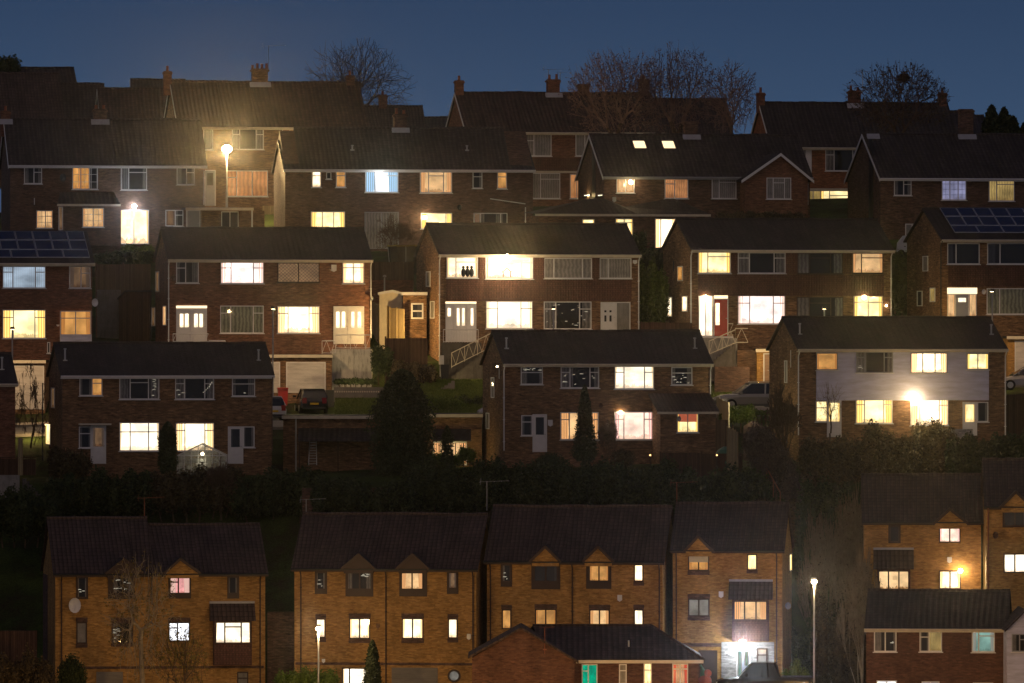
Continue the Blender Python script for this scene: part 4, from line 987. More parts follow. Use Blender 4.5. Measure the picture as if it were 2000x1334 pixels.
ewin(h, 149, 1215, 170, 1257, 'S', 'net_', head=1, apron=8); f = ewin(h, 218, 1215, 260, 1257, 'D', 'dark', head=1, apron=6); h.sparkle(f, 221, 1222, 236, 1254, 8, 6, .045)
ewin(h, 329, 1215, 371, 1253, 'LT', 'coolwhite', head=1); bay(h, 418, 1214, 492, 1257, 1178, 1211, 1300, 'M3', 'brightp')
h.bx('floor_band', (112, 1301, 515, 1306), 'brick_dark', .001, .03); h.bx('garage_opening', (188, 1312, 240, 1380), 'shutter', .001, .03); ewin(h, 463, 1312, 485, 1350, 'H', 'net_')
h.dish(145, 1182, .42, 'white'); h.pipe(120, mat='brown_frame'); h.pipe(508, mat='brown_frame'); h.pipe(296, None, 1180, 'brown_frame'); h.aerial(282, 972, 1024, n=5, span=1.5, mat='clay')
b = MB(); v0 = h.depth*.62; b.box(-.02, v0, -2, -.005, h.depth, h.he-.2); b.build('rear_gable_shade', 'brick_dark', h.root)  # darker sheet painted as shade on the rear gable, behind its lit front

h = House('town_house_pair', 'golden town houses left of centre with a round window and grey shutter', 'town house', 575, 930, 965, 462, 1110, 1003, 1380, side='R', wall='brick_gold', roof='tile_pan', fascia='brown_frame', group=GR['E'], depth=8.4)
h.gablet(668, 736, 703, 1079, 1107, face='brown_frame'); h.gablet(775, 841, 808, 1079, 1107, face='brown_frame')
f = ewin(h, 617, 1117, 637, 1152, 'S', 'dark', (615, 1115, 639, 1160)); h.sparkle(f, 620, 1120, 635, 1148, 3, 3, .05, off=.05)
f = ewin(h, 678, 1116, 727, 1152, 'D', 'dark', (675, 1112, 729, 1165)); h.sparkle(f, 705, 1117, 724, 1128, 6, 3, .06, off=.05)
ewin(h, 783, 1116, 827, 1152, 'D', 'warm', (780, 1112, 834, 1165)); ewin(h, 875, 1117, 893, 1150, 'S', 'dim', (873, 1114, 895, 1160))
ewin(h, 617, 1208, 636, 1246, 'S', 'bright', head=1, apron=8); ewin(h, 682, 1207, 723, 1248, 'D', 'bright', head=1, apron=8); ewin(h, 785, 1207, 827, 1248, 'D', 'bright', head=1, apron=8); ewin(h, 875, 1208, 894, 1247, 'S', 'bright', head=1, apron=8)
h.bx('floor_band', (577, 1294, 927, 1299), 'brick_dark', .001, .03); h.bx('garage_door', (765, 1304, 855, 1380), 'shutter', .001, .04); ewin(h, 668, 1304, 742, 1355, 'P3', 'brightp')
u, z = h.fu(887), h.fz(1320, h.fu(887)); b = MB(); b.tube((u, -.05, z), (u, -.001, z), .36, n=20); o = b.build('round_window', 'brown_frame', h.root)
b = MB(); b.tube((u, -.07, z), (u, -.052, z), .25, n=20); b.build('pane', 'halfblind', o, uvn=(0, u-.25, u+.25, z-.25, z+.25))
h.alarm(629, 1287, 635, 1295); [h.pipe(x, mat='brown_frame') for x in (588, 754, 924)]; h.alarm(735, 1218, 742, 1228, 'brick_brown'); h.alarm(912, 1238, 920, 1250, 'metal')
h.aerial(598, 975, 1010, n=5, span=1.4, mat='grey_paint')

h = House('town_house_pair', 'golden town houses standing right behind the bungalow roof', 'town house', 951, 1294, 1328, 462, 1096, 988, 1380, side='R', wall='brick_gold', roof='tile_pan', fascia='brown_frame', group=GR['E'], depth=8.4)
h.gablet(1035, 1099, 1067, 1064, 1093); h.gablet(1138, 1202, 1170, 1064, 1093)
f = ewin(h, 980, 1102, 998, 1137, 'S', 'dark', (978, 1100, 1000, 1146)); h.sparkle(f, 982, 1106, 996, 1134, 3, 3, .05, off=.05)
ewin(h, 1042, 1101, 1090, 1137, 'D', 'blank', (1038, 1098, 1094, 1151)); ewin(h, 1150, 1101, 1190, 1136, 'D', 'amber', (1145, 1098, 1194, 1150)); ewin(h, 1238, 1102, 1257, 1136, 'S', 'bright', apron=8)
ewin(h, 980, 1190, 999, 1229, 'S', 'amber', head=1); ewin(h, 1045, 1189, 1087, 1232, 'D', 'amber', head=1); ewin(h, 1151, 1190, 1191, 1232, 'D', 'warm', head=1); ewin(h, 1238, 1190, 1257, 1232, 'S', 'bright', head=1)
h.alarm(1206, 1162, 1215, 1175); [h.pipe(x, mat='brown_frame') for x in (958, 1118, 1288)]
h.aerial(951, 940, 990, n=5, span=1.6, yl=5, mat='grey_paint')

h = House('town_house', 'single golden town house with stone clad entrance and blazing white porch lamp', 'town house', 1314, 1528, 1556, 462, 1074, 982, 1380, side='R', wall='brick_gold', roof='tile_pan', fascia='brown_frame', group=GR['E'], depth=8.4)
h.gablet(1335, 1397, 1365, 1044, 1074)
ewin(h, 1344, 1080, 1385, 1115, 'D', 'amber', apron=8); b = h.bx('roller_blind', (1346, 1082, 1383, 1098), 'cream', .05, .06)
ewin(h, 1459, 1082, 1479, 1114, 'S', 'yellow', apron=6); ewin(h, 1344, 1169, 1386, 1204, 'D', 'halfblind', head=1, apron=8)
bay(h, 1430, 1173, 1501, 1212, 1135, 1169, 1253, 'V3', 'warm', P=.55); h.alarm(1404, 1155, 1413, 1168)
h.bx('stone_facing', (1409, 1254, 1512, 1380), 'stone', .001, .05); door(h, 1438, 1268, 1466, 1345, 'door_grey', slots=[(1441, 1272, 1449, 1330, 'paleteal'), (1454, 1272, 1462, 1300, 'paleteal')], off=.052)
ewin(h, 1478, 1266, 1499, 1306, 'H', 'net_', off=.052); h.bx('garage_opening', (1364, 1270, 1401, 1380), 'brown_frame', .001, .03); h.bx('floor_band', (1316, 1256, 1408, 1263), 'brick_dark', .001, .03)
h.bulb(1450, 1256, .2, 'bulbw', .7, 'porch_lamp'); h.win(1541, 1081, 1546, 1116, 'S', 'yellow', side='R', frame='brown_frame'); [h.pipe(x, mat='brown_frame') for x in (1321, 1517)]; h.aerial(1322, 942, 985, n=5, span=1.5, mat='clay')
h.dish(1540, 1183, .2, 'grey_paint')

h = House('town_house', 'golden town house behind bare shrubs, left of the two at the right edge', 'town house', 1688, 1916, 1926, 466, 1019, 927, 1300, side='R', wall='brick_gold', roof='tile_pan', fascia='brown_frame', group=GR['E'], depth=8.4)
h.gablet(1820, 1894, 1855, 991, 1020)
ewin(h, 1737, 1027, 1757, 1059, 'S', 'blank', (1735, 1024, 1759, 1061)); f = ewin(h, 1834, 1026, 1876, 1060, 'D', 'rosewhite'); ewin(h, 1834, 1114, 1877, 1151, 'D', 'bright'); h.bulb(1876, 1115, .13, 'bulb', .2)
bay(h, 1713, 1114, 1778, 1153, 1073, 1110, 1160, 'V3', 'branches'); h.alarm(1850, 1088, 1859, 1100)
h = House('town_house', 'golden town house at the right edge with the higher ridge', 'town house', 1926, 2150, 2160, 460, 989, 896, 1300, side='R', wall='brick_gold', roof='tile_pan', fascia='brown_frame', group=GR['E'], depth=8.4)
h.gablet(1950, 2018, 1984, 957, 988)
ewin(h, 1960, 993, 2004, 1028, 'D', 'blank', (1958, 990, 2006, 1030)); ewin(h, 1960, 1081, 2004, 1119, 'D', 'brightp'); h.dish(1944, 1045, .2, 'brick_dark'); h.pipe(1930, mat='clay')
h.bulb(1913, 1010, .01, 'street_bulb2', .02) if 0 else None

# ---- bungalow in front
Y = 441
r = W(918, 1375, Y); root = empty('bungalow', (r.x, Y, tz(r.x, Y)), 0, 'brick bungalow in front with a big gable and green, yellow and red windows', 'bungalow')
zg = tz(r.x, Y)
def L(px, py, y=0): p = W(px, py, Y+y); return Vector((p.x-r.x, y, p.z-zg))
A, B_, C_ = L(922, 1284), L(1018, 1229), L(1122, 1290)
b = MB(); b.prism([(A.x, -1), (A.x, A.z), (B_.x, B_.z), (C_.x, C_.z), (C_.x, -1)], 'y', 0, 6.0); b.build('gable_wall', 'brick_bung', root)
b = MB(); e1, e2 = L(1125, 1290, 1.2), L(1364, 1290, 1.2); b.box(C_.x-.01, 1.2, -1, e2.x, 9.5, e1.z-.03); mw = b.build('wall', 'brick_bung', root)
b = MB(); a0, a1, a2 = L(914, 1282), L(1018, 1224.5), L(1130, 1291)
for p, q in ((a0, a1), (a2, a1)):
    b.face([(p.x, -.25, p.z), (q.x, -.25, q.z), (q.x, 6.5, q.z), (p.x, 6.5, p.z)]); b.face([(p.x, -.25, p.z-.12), (q.x, -.25, q.z-.12), (q.x, 6.5, q.z-.12), (p.x, 6.5, p.z-.12)])
    b.face([(p.x, -.25, p.z), (q.x, -.25, q.z), (q.x, -.25, q.z-.12), (p.x, -.25, p.z-.12)])
b.build('gable_roof', 'tile_brown', root, normals=False)
rz = L(1040, 1222, 5.4); r2 = L(1273, 1222, 5.4); ee = L(1125, 1288, .9); er = L(1374, 1288, .9)
b = MB(); b.face([(ee.x-1.4, .9, ee.z), (er.x, .9, er.z), (r2.x, 5.4, r2.z), (rz.x, 5.4, rz.z)]); b.face([(er.x, .9, er.z), (er.x, 9.9, er.z), (r2.x, 5.4, r2.z)])
b.face([(ee.x-3.5, 9.9, ee.z), (rz.x, 5.4, rz.z), (r2.x, 5.4, r2.z), (er.x, 9.9, er.z)]); b.face([(ee.x-1.4, .9, ee.z-.1), (er.x, .9, er.z-.1), (er.x, 9.9, er.z-.1), (ee.x-3.5, 9.9, ee.z-.1)])
o = b.build('roof', 'tile_brown', root, normals=False)
b = MB(); b.tube((rz.x, 5.4, rz.z), (r2.x, 5.4, r2.z), .1, n=6); b.tube((r2.x, 5.4, r2.z), (er.x, .9, er.z), .08, n=6); b.build('ridge_tiles', 'tile_brown', o)
b = MB(); b.tube((1.7*0+L(1228, 1262, 2.6).x, 2.6, L(0, 1266, 2.6).z), (L(1228, 1262, 2.6).x, 2.6, L(0, 1258, 2.6).z+.2), .05, n=6); b.build('vent_pipe', 'metal', o)
b = MB(); b.box(ee.x, .82, ee.z-.2, er.x, .86, ee.z-.03); b.build('fascia', 'cream', root)
fb = House.__new__(House); fb.root = root; fb.X0, fb.Y0, fb.zg, fb.a, fb.w, fb.depth, fb.ov, fb.he, fb.sl, fb.hr = r.x, Y+1.2, zg, 0, 12, 8, .3, 2.6, .5, 5
shift = empty('_tmp', (0, 0, 0))
bpy.data.objects.remove(shift)
class Sub(House):
    pass
fb.__class__ = Sub
_rw = House.win
def fwin(*a, **k):
    f = _rw(fb, *a, **k); f.location.y = 1.2; return f
fwin(1136, 1297, 1167, 1342, 'LT', 'teal'); fwin(1209, 1297, 1224, 1336, 'H', 'net_'); fwin(1257, 1295, 1273, 1337, 'H', 'yellow'); fwin(1313, 1296, 1344, 1340, 'D2', 'redcurt')
p = L(1064, 1270, -.15); q = L(1064, 1226, -.15); b = MB(); b.tube((p.x, -.1, p.z-.2), (q.x, -.1, q.z), .02, n=5); b.box(p.x-.1, -.12, p.z, p.x+.1, -.002, p.z+.06); b.tube((q.x-.3, -.1, q.z), (q.x+.5, .1, q.z+.03), .01, n=4); b.build('tv_aerial', 'clay', root)

h = House('terraced_house', 'dark low fronted house at bottom right with a pale teal lit window', 'house', 1692, 1966, 1992, 445, 1228, 1153, 1400, side='R', wall='brick_bung', roof='tile_dark', fascia='cream', depth=8.2, eo=.1)
f = h.win(1707, 1232, 1751, 1273, 'D', 'dark'); h.sparkle(f, 1738, 1252, 1746, 1262, 3, 2, .05); f = h.win(1796, 1232, 1840, 1273, 'LT', 'dark,dimgold'); h.win(1898, 1232, 1943, 1274, 'LST', 'paleteal')
h.win(1712, 1329, 1752, 1360, 'D', 'coolwhite'); h.win(1800, 1331, 1835, 1360, 'D', 'coolgrid'); h.win(1900, 1333, 1940, 1360, 'D', 'dim')
# white rendered gable house
Y = 441; A = W(1967, 1228, Y); B_ = W(2003, 1194, Y); C_ = W(2040, 1228, Y); zg = tz(A.x, Y); root = empty('rendered_house', (A.x, Y, zg), 0, 'white rendered gable cut by the right edge at the bottom', 'house')
b = MB(); b.prism([(0, -1), (0, A.z-zg), (B_.x-A.x, B_.z-zg), (C_.x-A.x, C_.z-zg), (C_.x-A.x, -1)], 'y', 0, 6); b.build('wall', 'clad_white', root)
b = MB()
for s_, e_ in ((0, 0), (1, 0)):
    px = (-.15 if s_ == 0 else C_.x-A.x+.15); z = A.z-zg-.1; mx, mz = B_.x-A.x, B_.z-zg+.1
    b.face([(px, -.2, z), (mx, -.2, mz), (mx, 6.2, mz), (px, 6.2, z)]); b.face([(px, -.2, z), (mx, -.2, mz), (mx, -.2, mz-.1), (px, -.2, z-.1)])
b.build('roof', 'tile_dark', root, normals=False)
fb2 = House.__new__(House); fb2.root = root; fb2.X0, fb2.Y0, fb2.zg, fb2.a, fb2.w = A.x, Y, zg, 0, 3
House.win(fb2, 1976, 1238, 2004, 1273, 'RT', 'dark', frame='grey_paint')
# ================================================================== free standing things
def place(name, label, cat, px, py, Y, rz=0, group=None, ground=False):
    p = W(px, py, Y); z = tz(p.x, Y) if ground else p.z
    return empty(name, (p.x, Y, z), rz, label, cat, group), p
def sc(Y): return Y/F      # metres per photo pixel at that distance

def garage(label, x0, x1, ytop, ybase, Y, doors, depth=5, wall='brick_brown', fas='cream', cat='garage', slab=.16, over=.35):
    p = W(x0, ybase, Y); root = empty('garage', tuple(p), .1 if 0 else 0, label, cat, 'garages under and beside the houses')
    w = (x1-x0)*sc(Y); hgt = (ybase-ytop)*sc(Y); b = MB(); b.box(0, 0, -1, w, depth, hgt-slab); b.build('wall', wall, root)
    b = MB(); b.box(-.05, -over, hgt-slab+.003, w+.05, depth, hgt); b.build('flat_roof', 'felt', root)
    b = MB(); b.box(-.07, -over-.04, hgt-slab-.05, w+.07, -over-.002, hgt-.02); b.build('fascia', fas, root)
    for (a, c, t, m) in doors:
        u0, u1, z1 = (a-x0)*sc(Y), (c-x0)*sc(Y), (ybase-t)*sc(Y)
        b = MB(); b.box(u0-.07, -.05, 0, u0, -.001, z1+.07); b.box(u1, -.05, 0, u1+.07, -.001, z1+.07); b.box(u0, -.05, z1, u1, -.001, z1+.07); d = b.build('garage_door', 'white', root)
        b = MB(); b.box(u0, -.03, .02, u1, -.001, z1); b.build('door_panel', m, d)
        b = MB(); b.box((u0+u1)/2-.1, -.06, z1*.4, (u0+u1)/2+.1, -.031, z1*.4+.03); b.build('handle', 'metal', d)
    return root, w, hgt
garage('garage with a wide cream door at far left beyond the bare branches', -60, 88, 703, 800, 530, [(-40, 10, 716, 'garage_door'), (24, 84, 716, 'garage_door')])
garage('double garage under the flat slab behind the black hatchback', 515, 648, 692, 768, 531, [(524, 545, 709, 'garage_door'), (561, 634, 709, 'garage_door')])
garage('garage under the middle house with a tan side door and pale frame', 1478, 1530, 681, 745, 531, [(1493, 1511, 692, 'garage_brown')], wall='brick_gold')
garage('garage at the right edge with a white boarded door', 1968, 2060, 656, 745, 531, [(1984, 2040, 668, 'garage_door')], wall='brick_gold')
g, w, hh = garage('long flat roofed garage block with a ladder against it', 553, 741, 811, 912, 505, [], depth=6, wall='brick_brown')
b = MB(); u0, u1 = (583-553)*sc(505), (737-553)*sc(505); za, zb = (912-836)*sc(505), (912-860)*sc(505)
b.prism([(-1.6, zb), (-.01, za), (-.01, za-.06), (-1.6, zb-.06)], 'x', u0, u1); b.build('lean_to_roof', 'clad_white' if 0 else 'tile_dark', g)
b = MB(); b.box(u0+.05, -1.55, -1, u0+.13, -1.47, zb-.05); b.box(u1-.2, -1.55, -1, u1-.12, -1.47, zb-.05); b.box((u0+u1)/2, -1.55, -1, (u0+u1)/2+.08, -1.47, zb-.05); b.build('post', 'wood_dark', g)
b = MB(); b.tube(((578-553)*sc(505), -.1, -.3), ((578-553)*sc(505), -.1, hh-.2), .05, n=7); b.build('downpipe', 'metal', g)
g, w, hh = garage('flat roofed building with a glowing garden room, left of the two conifers', 742.5, 941, 808, 912, 506, [], depth=6, wall='brick_brown')
g['label'] = 'flat roofed outbuilding with a glowing garden room and dark awning'; s_ = sc(506)
b = MB(); b.prism([(-1.0, (912-860)*s_), (-.01, (912-838)*s_), (-.01, (912-840)*s_), (-1.0, (912-862)*s_)], 'x', (845-742.5)*s_, (920-742.5)*s_); b.build('awning', 'felt', g)
b = MB(); u0, u1 = (846-742.5)*s_, (912-742.5)*s_; b.box(u0, -.05, .1, u1, -.002, (912-861)*s_); f = b.build('window', 'white', g)
b = MB(); b.box(u0+.05, -.06, .2, u1-.05, -.051, (912-865)*s_); b.build('pane', 'warm', f, uvn=(0, u0, u1, 0, 1.6))
b = MB()
for q in (.2, .34, .66, .9): b.box(u0+(u1-u0)*q-.03, -.08, .1, u0+(u1-u0)*q+.03, -.061, (912-865)*s_)
b.build('mullions', 'wood_dark', f)
# ladder
r, p = place('ladder', 'silver ladder leaning on the garage block', 'ladder', 611, 908, 504.2)
b = MB(); hL = 46*sc(504)
for q in (-.2, .2): b.beam((q*1.2, -.55, 0), (q, .35, hL*1.02), .05, .03)
for i in range(9): t = (i+.5)/9; b.beam((-.22, -.55+.9*t, hL*t), (.22, -.55+.9*t, hL*t), .028)
b.build('rails_and_rungs', 'metal', r)
# red brick store and cream annexe between the two middle houses
garage('red brick garden store behind the wooden fence, between two middle houses', 727, 806, 523, 600, 552, [], depth=4, wall='brick_orange', fas='wood_dark')
r, p = place('annexe', 'lamplit cream annexe beside the stepped wooden fence', 'outbuilding', 741, 660, 540); s_ = sc(540); w = 44*s_; b = MB()
b.prism([(0, -1), (0, 88*s_), (w*.6, 92*s_), (w, 86*s_), (w, -1)], 'y', 0, 5); b.build('wall', 'cream', r)
b = MB(); b.prism([(-.1, 84*s_), (w*.6, 89*s_), (w+.1, 83*s_), (w+.1, 88*s_), (w*.6, 94*s_), (-.1, 89*s_)], 'y', -.15, 5.1); b.build('parapet', 'white', r)
b = MB(); b.box(w*.55, -.05, 1.3, w*.62, -.001, 1.7); b.box(w*.78, -.05, 1.1, w*.86, -.001, 1.5); b.build('vent', 'brown_frame', r)
g, w, hh = garage('small brick lean-to with a white roof edge, left of the railed house', 787, 833, 570, 665, 538, [], depth=4, fas='white')
s_ = sc(538); b = MB(); b.box(16*s_, -.05, (665-623)*s_, 40*s_, -.001, (665-592)*s_); f = b.build('window', 'white', g)
for a_, c_ in ((595, 606), (609, 620)):
    b = MB(); b.box(19*s_, -.06, (665-c_)*s_, 37*s_, -.051, (665-a_)*s_); b.build('pane', 'blank', f, uvn=(0, 0, 1, 0, 3))
r, p = place('trampoline', 'netted trampoline glowing at its rim behind the red brick store', 'trampoline', 793, 509, 560)
b = MB(); n = 12; R_ = 1.2
for i in range(n):
    g0, g1 = 2*pi*i/n, 2*pi*(i+1)/n
    b.face([(R_*.8*cos(g0), R_*.8*sin(g0), -.4), (R_*.8*cos(g1), R_*.8*sin(g1), -.4), (R_*cos(g1), R_*sin(g1), .95), (R_*cos(g0), R_*sin(g0), .95)])
b.build('safety_net', 'net', r)
b = MB()
for i in range(n): g0, g1 = 2*pi*i/n, 2*pi*(i+1)/n; b.tube((R_*cos(g0), R_*sin(g0), .96), (R_*cos(g1), R_*sin(g1), .96+.05*(i % 2)), .05, n=5)
b.build('top_rim', 'leaf_yellow', r)
b = MB()
for i in range(0, n, 3): g0 = 2*pi*i/n; b.tube((R_*.85*cos(g0), R_*.85*sin(g0), -1.2), (R_*cos(g0), R_*sin(g0), .96), .03, n=5)
b.build('frame', 'metal', r)

# fences ----------------------------------------------------------------
def fence(label, pts, Y, hpx, mat='wood', step=1.8, group='garden fences', posts=True, cat='fence', thick=.05):
    """pts: list of (px, py_base, Y) along the fence line"""
    P = [W(a, b_, c) for a, b_, c in pts]; o = P[0]; root = empty('fence', tuple(o), 0, label, cat, group); h = hpx*sc(Y)
    mb, mp = MB(), MB(); rr = random.Random(int(abs(o.x*10)))
    for A, B in zip(P, P[1:]):
        n = max(1, int(round((B-A).length/step)))
        for i in range(n):
            a = A.lerp(B, i/n)-o; c = A.lerp(B, (i+1)/n)-o; z = min(a.z, c.z) if abs(a.z-c.z) < .3 else (a.z+c.z)/2; d = rr.uniform(-.03, .03)
            v = Vector((c.x-a.x, c.y-a.y, 0)).normalized(); nrm = Vector((-v.y, v.x, 0))*thick/2
            q = [a-nrm, c-nrm, c+nrm, a+nrm]; k = len(mb.v)
            mb.v += [(t.x, t.y, z-.7) for t in q]+[(t.x, t.y, z+h+d) for t in q]
            for fc in ((0,3,2,1),(4,5,6,7),(0,1,5,4),(1,2,6,5),(2,3,7,6),(3,0,4,7)): mb.f.append([k+j for j in fc]); mb.mi.append(0)
            if posts: mp.box(a.x-.05, a.y-.09, z-.8, a.x+.05, a.y+.03, z+h+.1)
            mb.beam((a.x, a.y-.04, z+h-.2), (c.x, c.y-.04, z+h-.2), .05); mb.beam((a.x, a.y-.04, z+.35), (c.x, c.y-.04, z+.35), .05)
    mb.build('panels', mat, root)
    if posts: mp.build('posts', mat, root)
    return root
fence('dim two tier fence between the solar house and the double door house', [(188, 560, 556), (294, 560, 556)], 556, 44, 'wood')
fence('slatted fence on top of the red brick store', [(725, 526, 550), (808, 526, 550)], 550, 15, 'wood', posts=False)
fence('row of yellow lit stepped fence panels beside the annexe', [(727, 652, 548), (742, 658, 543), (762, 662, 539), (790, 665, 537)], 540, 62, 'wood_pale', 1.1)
fence('dark close boarded fence below the small lean-to', [(753, 722, 531), (835, 722, 531)], 531, 62, 'wood_dark', 1.6)
fence('dark fence beside the hedge at the corner of the railed house', [(1252, 640, 534), (1352, 642, 534)], 534, 10, 'wood_dark', 1.6)
fence('low picket fence in front of the tiled side extension', [(1290, 925, 494), (1450, 925, 494)], 494, 40, 'wood_dark', 2, posts=True)
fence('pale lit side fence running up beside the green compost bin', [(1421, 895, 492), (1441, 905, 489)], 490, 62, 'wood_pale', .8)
fence('narrow pale shed boards between the tiled extension and the lit fence', [(1400, 905, 497.4), (1422, 905, 497.4)], 497, 85, 'wood', .9, cat='fence')
fence('pointed pale fence panel rising behind the bright shrub', [(1400, 845, 505), (1424, 858, 502)], 503, 72, 'cream', .8, posts=False)
fence('long dark fence along the lane right of the white clad house', [(1962, 830, 505), (2010, 835, 505)], 505, 65, 'wood_dark', 1.6)
fence('dim fence behind the bins at the far left', [(0, 905, 499.2), (70, 905, 499.2)], 499, 8, 'wood_dark', 1)
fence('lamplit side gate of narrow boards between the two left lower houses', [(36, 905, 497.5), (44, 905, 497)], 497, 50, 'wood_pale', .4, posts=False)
# curved boundary wall right of the lower brick house
path = [(1452, 832, 503), (1470, 822, 501), (1495, 835, 499), (1520, 862, 496), (1540, 892, 493), (1555, 925, 490), (1566, 962, 487), (1572, 1000, 484)]
root = empty('boundary_fence', tuple(W(*path[0])), 0, 'dark curved board fence sweeping down between two lower houses', 'fence'); o = root.location; b = MB()
for (p, q) in zip(path, path[1:]):
    for t0, t1 in ((0, .5), (.5, 1)):
        a = W(*[p[i]+(q[i]-p[i])*t0 for i in range(3)])-o; c = W(*[p[i]+(q[i]-p[i])*t1 for i in range(3)])-o
        b.face([(a.x, a.y, a.z-3.6), (c.x, c.y, c.z-3.6), (c.x, c.y, c.z), (a.x, a.y, a.z)]); b.face([(a.x, a.y+.08, a.z-3.6), (c.x, c.y+.08, c.z-3.6), (c.x, c.y+.08, c.z), (a.x, a.y+.08, a.z)]); b.face([(a.x, a.y, a.z), (c.x, c.y, c.z), (c.x, c.y+.08, c.z), (a.x, a.y+.08, a.z)])
b.build('boards', 'wood_plum', root)
root = empty('handrail', tuple(W(1484, 890, 490)), 0, 'sloping pale handrail catching light beside the curved fence', 'handrail'); o = root.location; b = MB()
a, c = W(1484, 890, 490)-o, W(1524, 962, 486)-o; b.tube(a, c, .035, n=6); [b.tube(a.lerp(c, t), a.lerp(c, t)-Vector((0, 0, 1)), .03, n=5) for t in (0, .33, .66, 1)]; b.build('rail', 'clay', root)

# stairs and railings -----------------------------------------------------
def railing(label, pts, h, mat='cream', zig=True, n_per=.28):
    P = [W(*q) for q in pts]; o = P[0]; root = empty('railing', tuple(o), 0, label, 'railing', 'painted railings at the front steps'); b = MB(); c_ = MB()
    for A, B in zip(P, P[1:]):
        a, c = A-o, B-o; up = Vector((0, 0, h)); b.tube(a+up, c+up, .03, n=5); b.tube(a+Vector((0, 0, .08)), c+Vector((0, 0, .08)), .022, n=5)
        n = max(1, int((B-A).length/n_per))
        for i in range(n+1):
            q = a.lerp(c, i/n)
            if i % 3 == 0 or not zig: c_.tube(q, q+up, .022, n=4)
            if zig and i < n: q2 = a.lerp(c, (i+1)/n); (c_.tube(q+Vector((0, 0, .08)), q2+up, .016, n=4) if i % 2 == 0 else c_.tube(q+up, q2+Vector((0, 0, .08)), .016, n=4))
    b.build('handrail', mat, root); c_.build('balusters', mat, root); return root
def block(name, label, cat, px, Y, dep, mat, group=None, part='body', dn=.8):
    x0, y0, x1, y1 = px; p = W(x0, y1, Y); root = empty(name, tuple(p), 0, label, cat, group); b = MB(); s_ = sc(Y); b.box(0, 0, -dn, (x1-x0)*s_, dep, (y1-y0)*s_); b.build(part, mat, root); return root
def stairs(label, px0, py0, px1, py1, Y, n, wdt=1.3, mat='concrete_dark'):
    """flight seen from the side, from (px0,py0) at the top to (px1,py1) at the foot"""
    p = W(px1, py1, Y); root = empty('front_steps', tuple(p), 0, label, 'steps', 'flights of steps at the front doors'); s_ = sc(Y); dx = (px0-px1)*s_; dz = (py1-py0)*s_; b = MB()
    for i in range(n): b.box(dx*i/n, .003*i, -.9, dx*(i+1)/n, wdt, dz*(i+1)/n)
    b.build('flight', mat, root); return root
block('entrance_platform', 'stained white painted platform under the right hand double doors', 'platform', (648, 682, 726, 742), 532, 2.6, 'render')
railing('white railing along the top of the stained platform', [(655, 682, 532.1), (724, 682, 532.1)], .9, 'white'); railing('short white railing left of the stained platform', [(629, 692, 532), (655, 692, 531.9)], .85, 'white')
railing('white railing before the left double doors', [(338, 669, 533.3), (407, 669, 533.3)], .55, 'white', n_per=.2); railing('tiny white railing right of the left double doors', [(408, 669, 533), (440, 669, 532.8)], .12, 'white')
block('entrance_platform', 'concrete platform under the triple panelled white doors', 'platform', (862, 669, 940, 725), 532.6, 2.2, 'concrete_dark')
railing('white railing in front of the triple panelled doors', [(866, 670, 532.7), (934, 670, 532.7)], .85, 'white', zig=False, n_per=.16)
stairs('concrete steps going down left from the triple panelled doors', 960, 678, 882, 740, 531.2, 9); railing('sloping zigzag white railing beside the concrete steps', [(958, 681, 531), (882, 719, 530.9)], .95)
block('entrance_platform', 'yellowish rendered platform below the red door', 'platform', (1362, 660, 1440, 720), 532.6, 2.2, 'concrete'); block('retaining_wall', 'grey rendered retaining wall under the steps of the red door house', 'wall', (1396, 716, 1464, 745), 530.5, 1.4, 'brick_dark')
stairs('steps down left from the landing of the red door house', 1437, 672, 1388, 712, 531, 8); railing('sloping cream railing on the steps of the red door house', [(1385, 694, 530.6), (1436, 672, 530.6)], .9); railing('cream railing round the landing of the red door house', [(1436, 671, 530.6), (1461, 671, 530.6)], .95)
railing('small cream railing beside the red door', [(1422, 657, 533), (1432, 657, 533)], .8)
block('retaining_wall', 'stepped brick base wall left of the garage side door', 'wall', (1440, 684, 1478, 745), 532, 1.5, 'brick_brown')
r = block('garden_wall', 'low cream garden wall with pierced decorative blocks', 'wall', (652, 756, 750, 782), 526.8, .2, 'paving', dn=.1); s_ = sc(526.8); b = MB()
for i in range(22):
    x = i*.142+.02; 
    if x+.12 < 98*s_: b.tube((x+.07, -.02, 17*s_), (x+.07, -.003, 17*s_), .055, n=6)
b.build('pierced_blocks', 'cream', r)
r = stairs('garden path steps up the lawn left of the lower brick house', 888, 744, 848, 770, 527, 6, 1.2, 'paving')
block('garden_wall', 'pale wall behind the shrubs at far left below the fence', 'wall', (-30, 928, 38, 990), 492, .3, 'concrete'); stairs('dim garden steps beside the pale wall at far left', 44, 935, 78, 972, 491, 6, 1.2)
block('garden_wall', 'grey wall across the dark garden below the garage block', 'wall', (590, 953, 755, 972), 489, .3, 'brick_dark')
block('garden_wall', 'dim wall beside the leftmost town houses', 'wall', (0, 1232, 72, 1334), 463, .3, 'wood_dark')
block('garden_wall', 'dark wall in the gap between the first two pairs of town houses', 'wall', (522, 1195, 574, 1334), 466, .3, 'brick_dark')
block('garden_wall', 'stone topped wall by the white door of the white clad house', 'wall', (1800, 838, 1900, 862), 497, .3, 'stone')
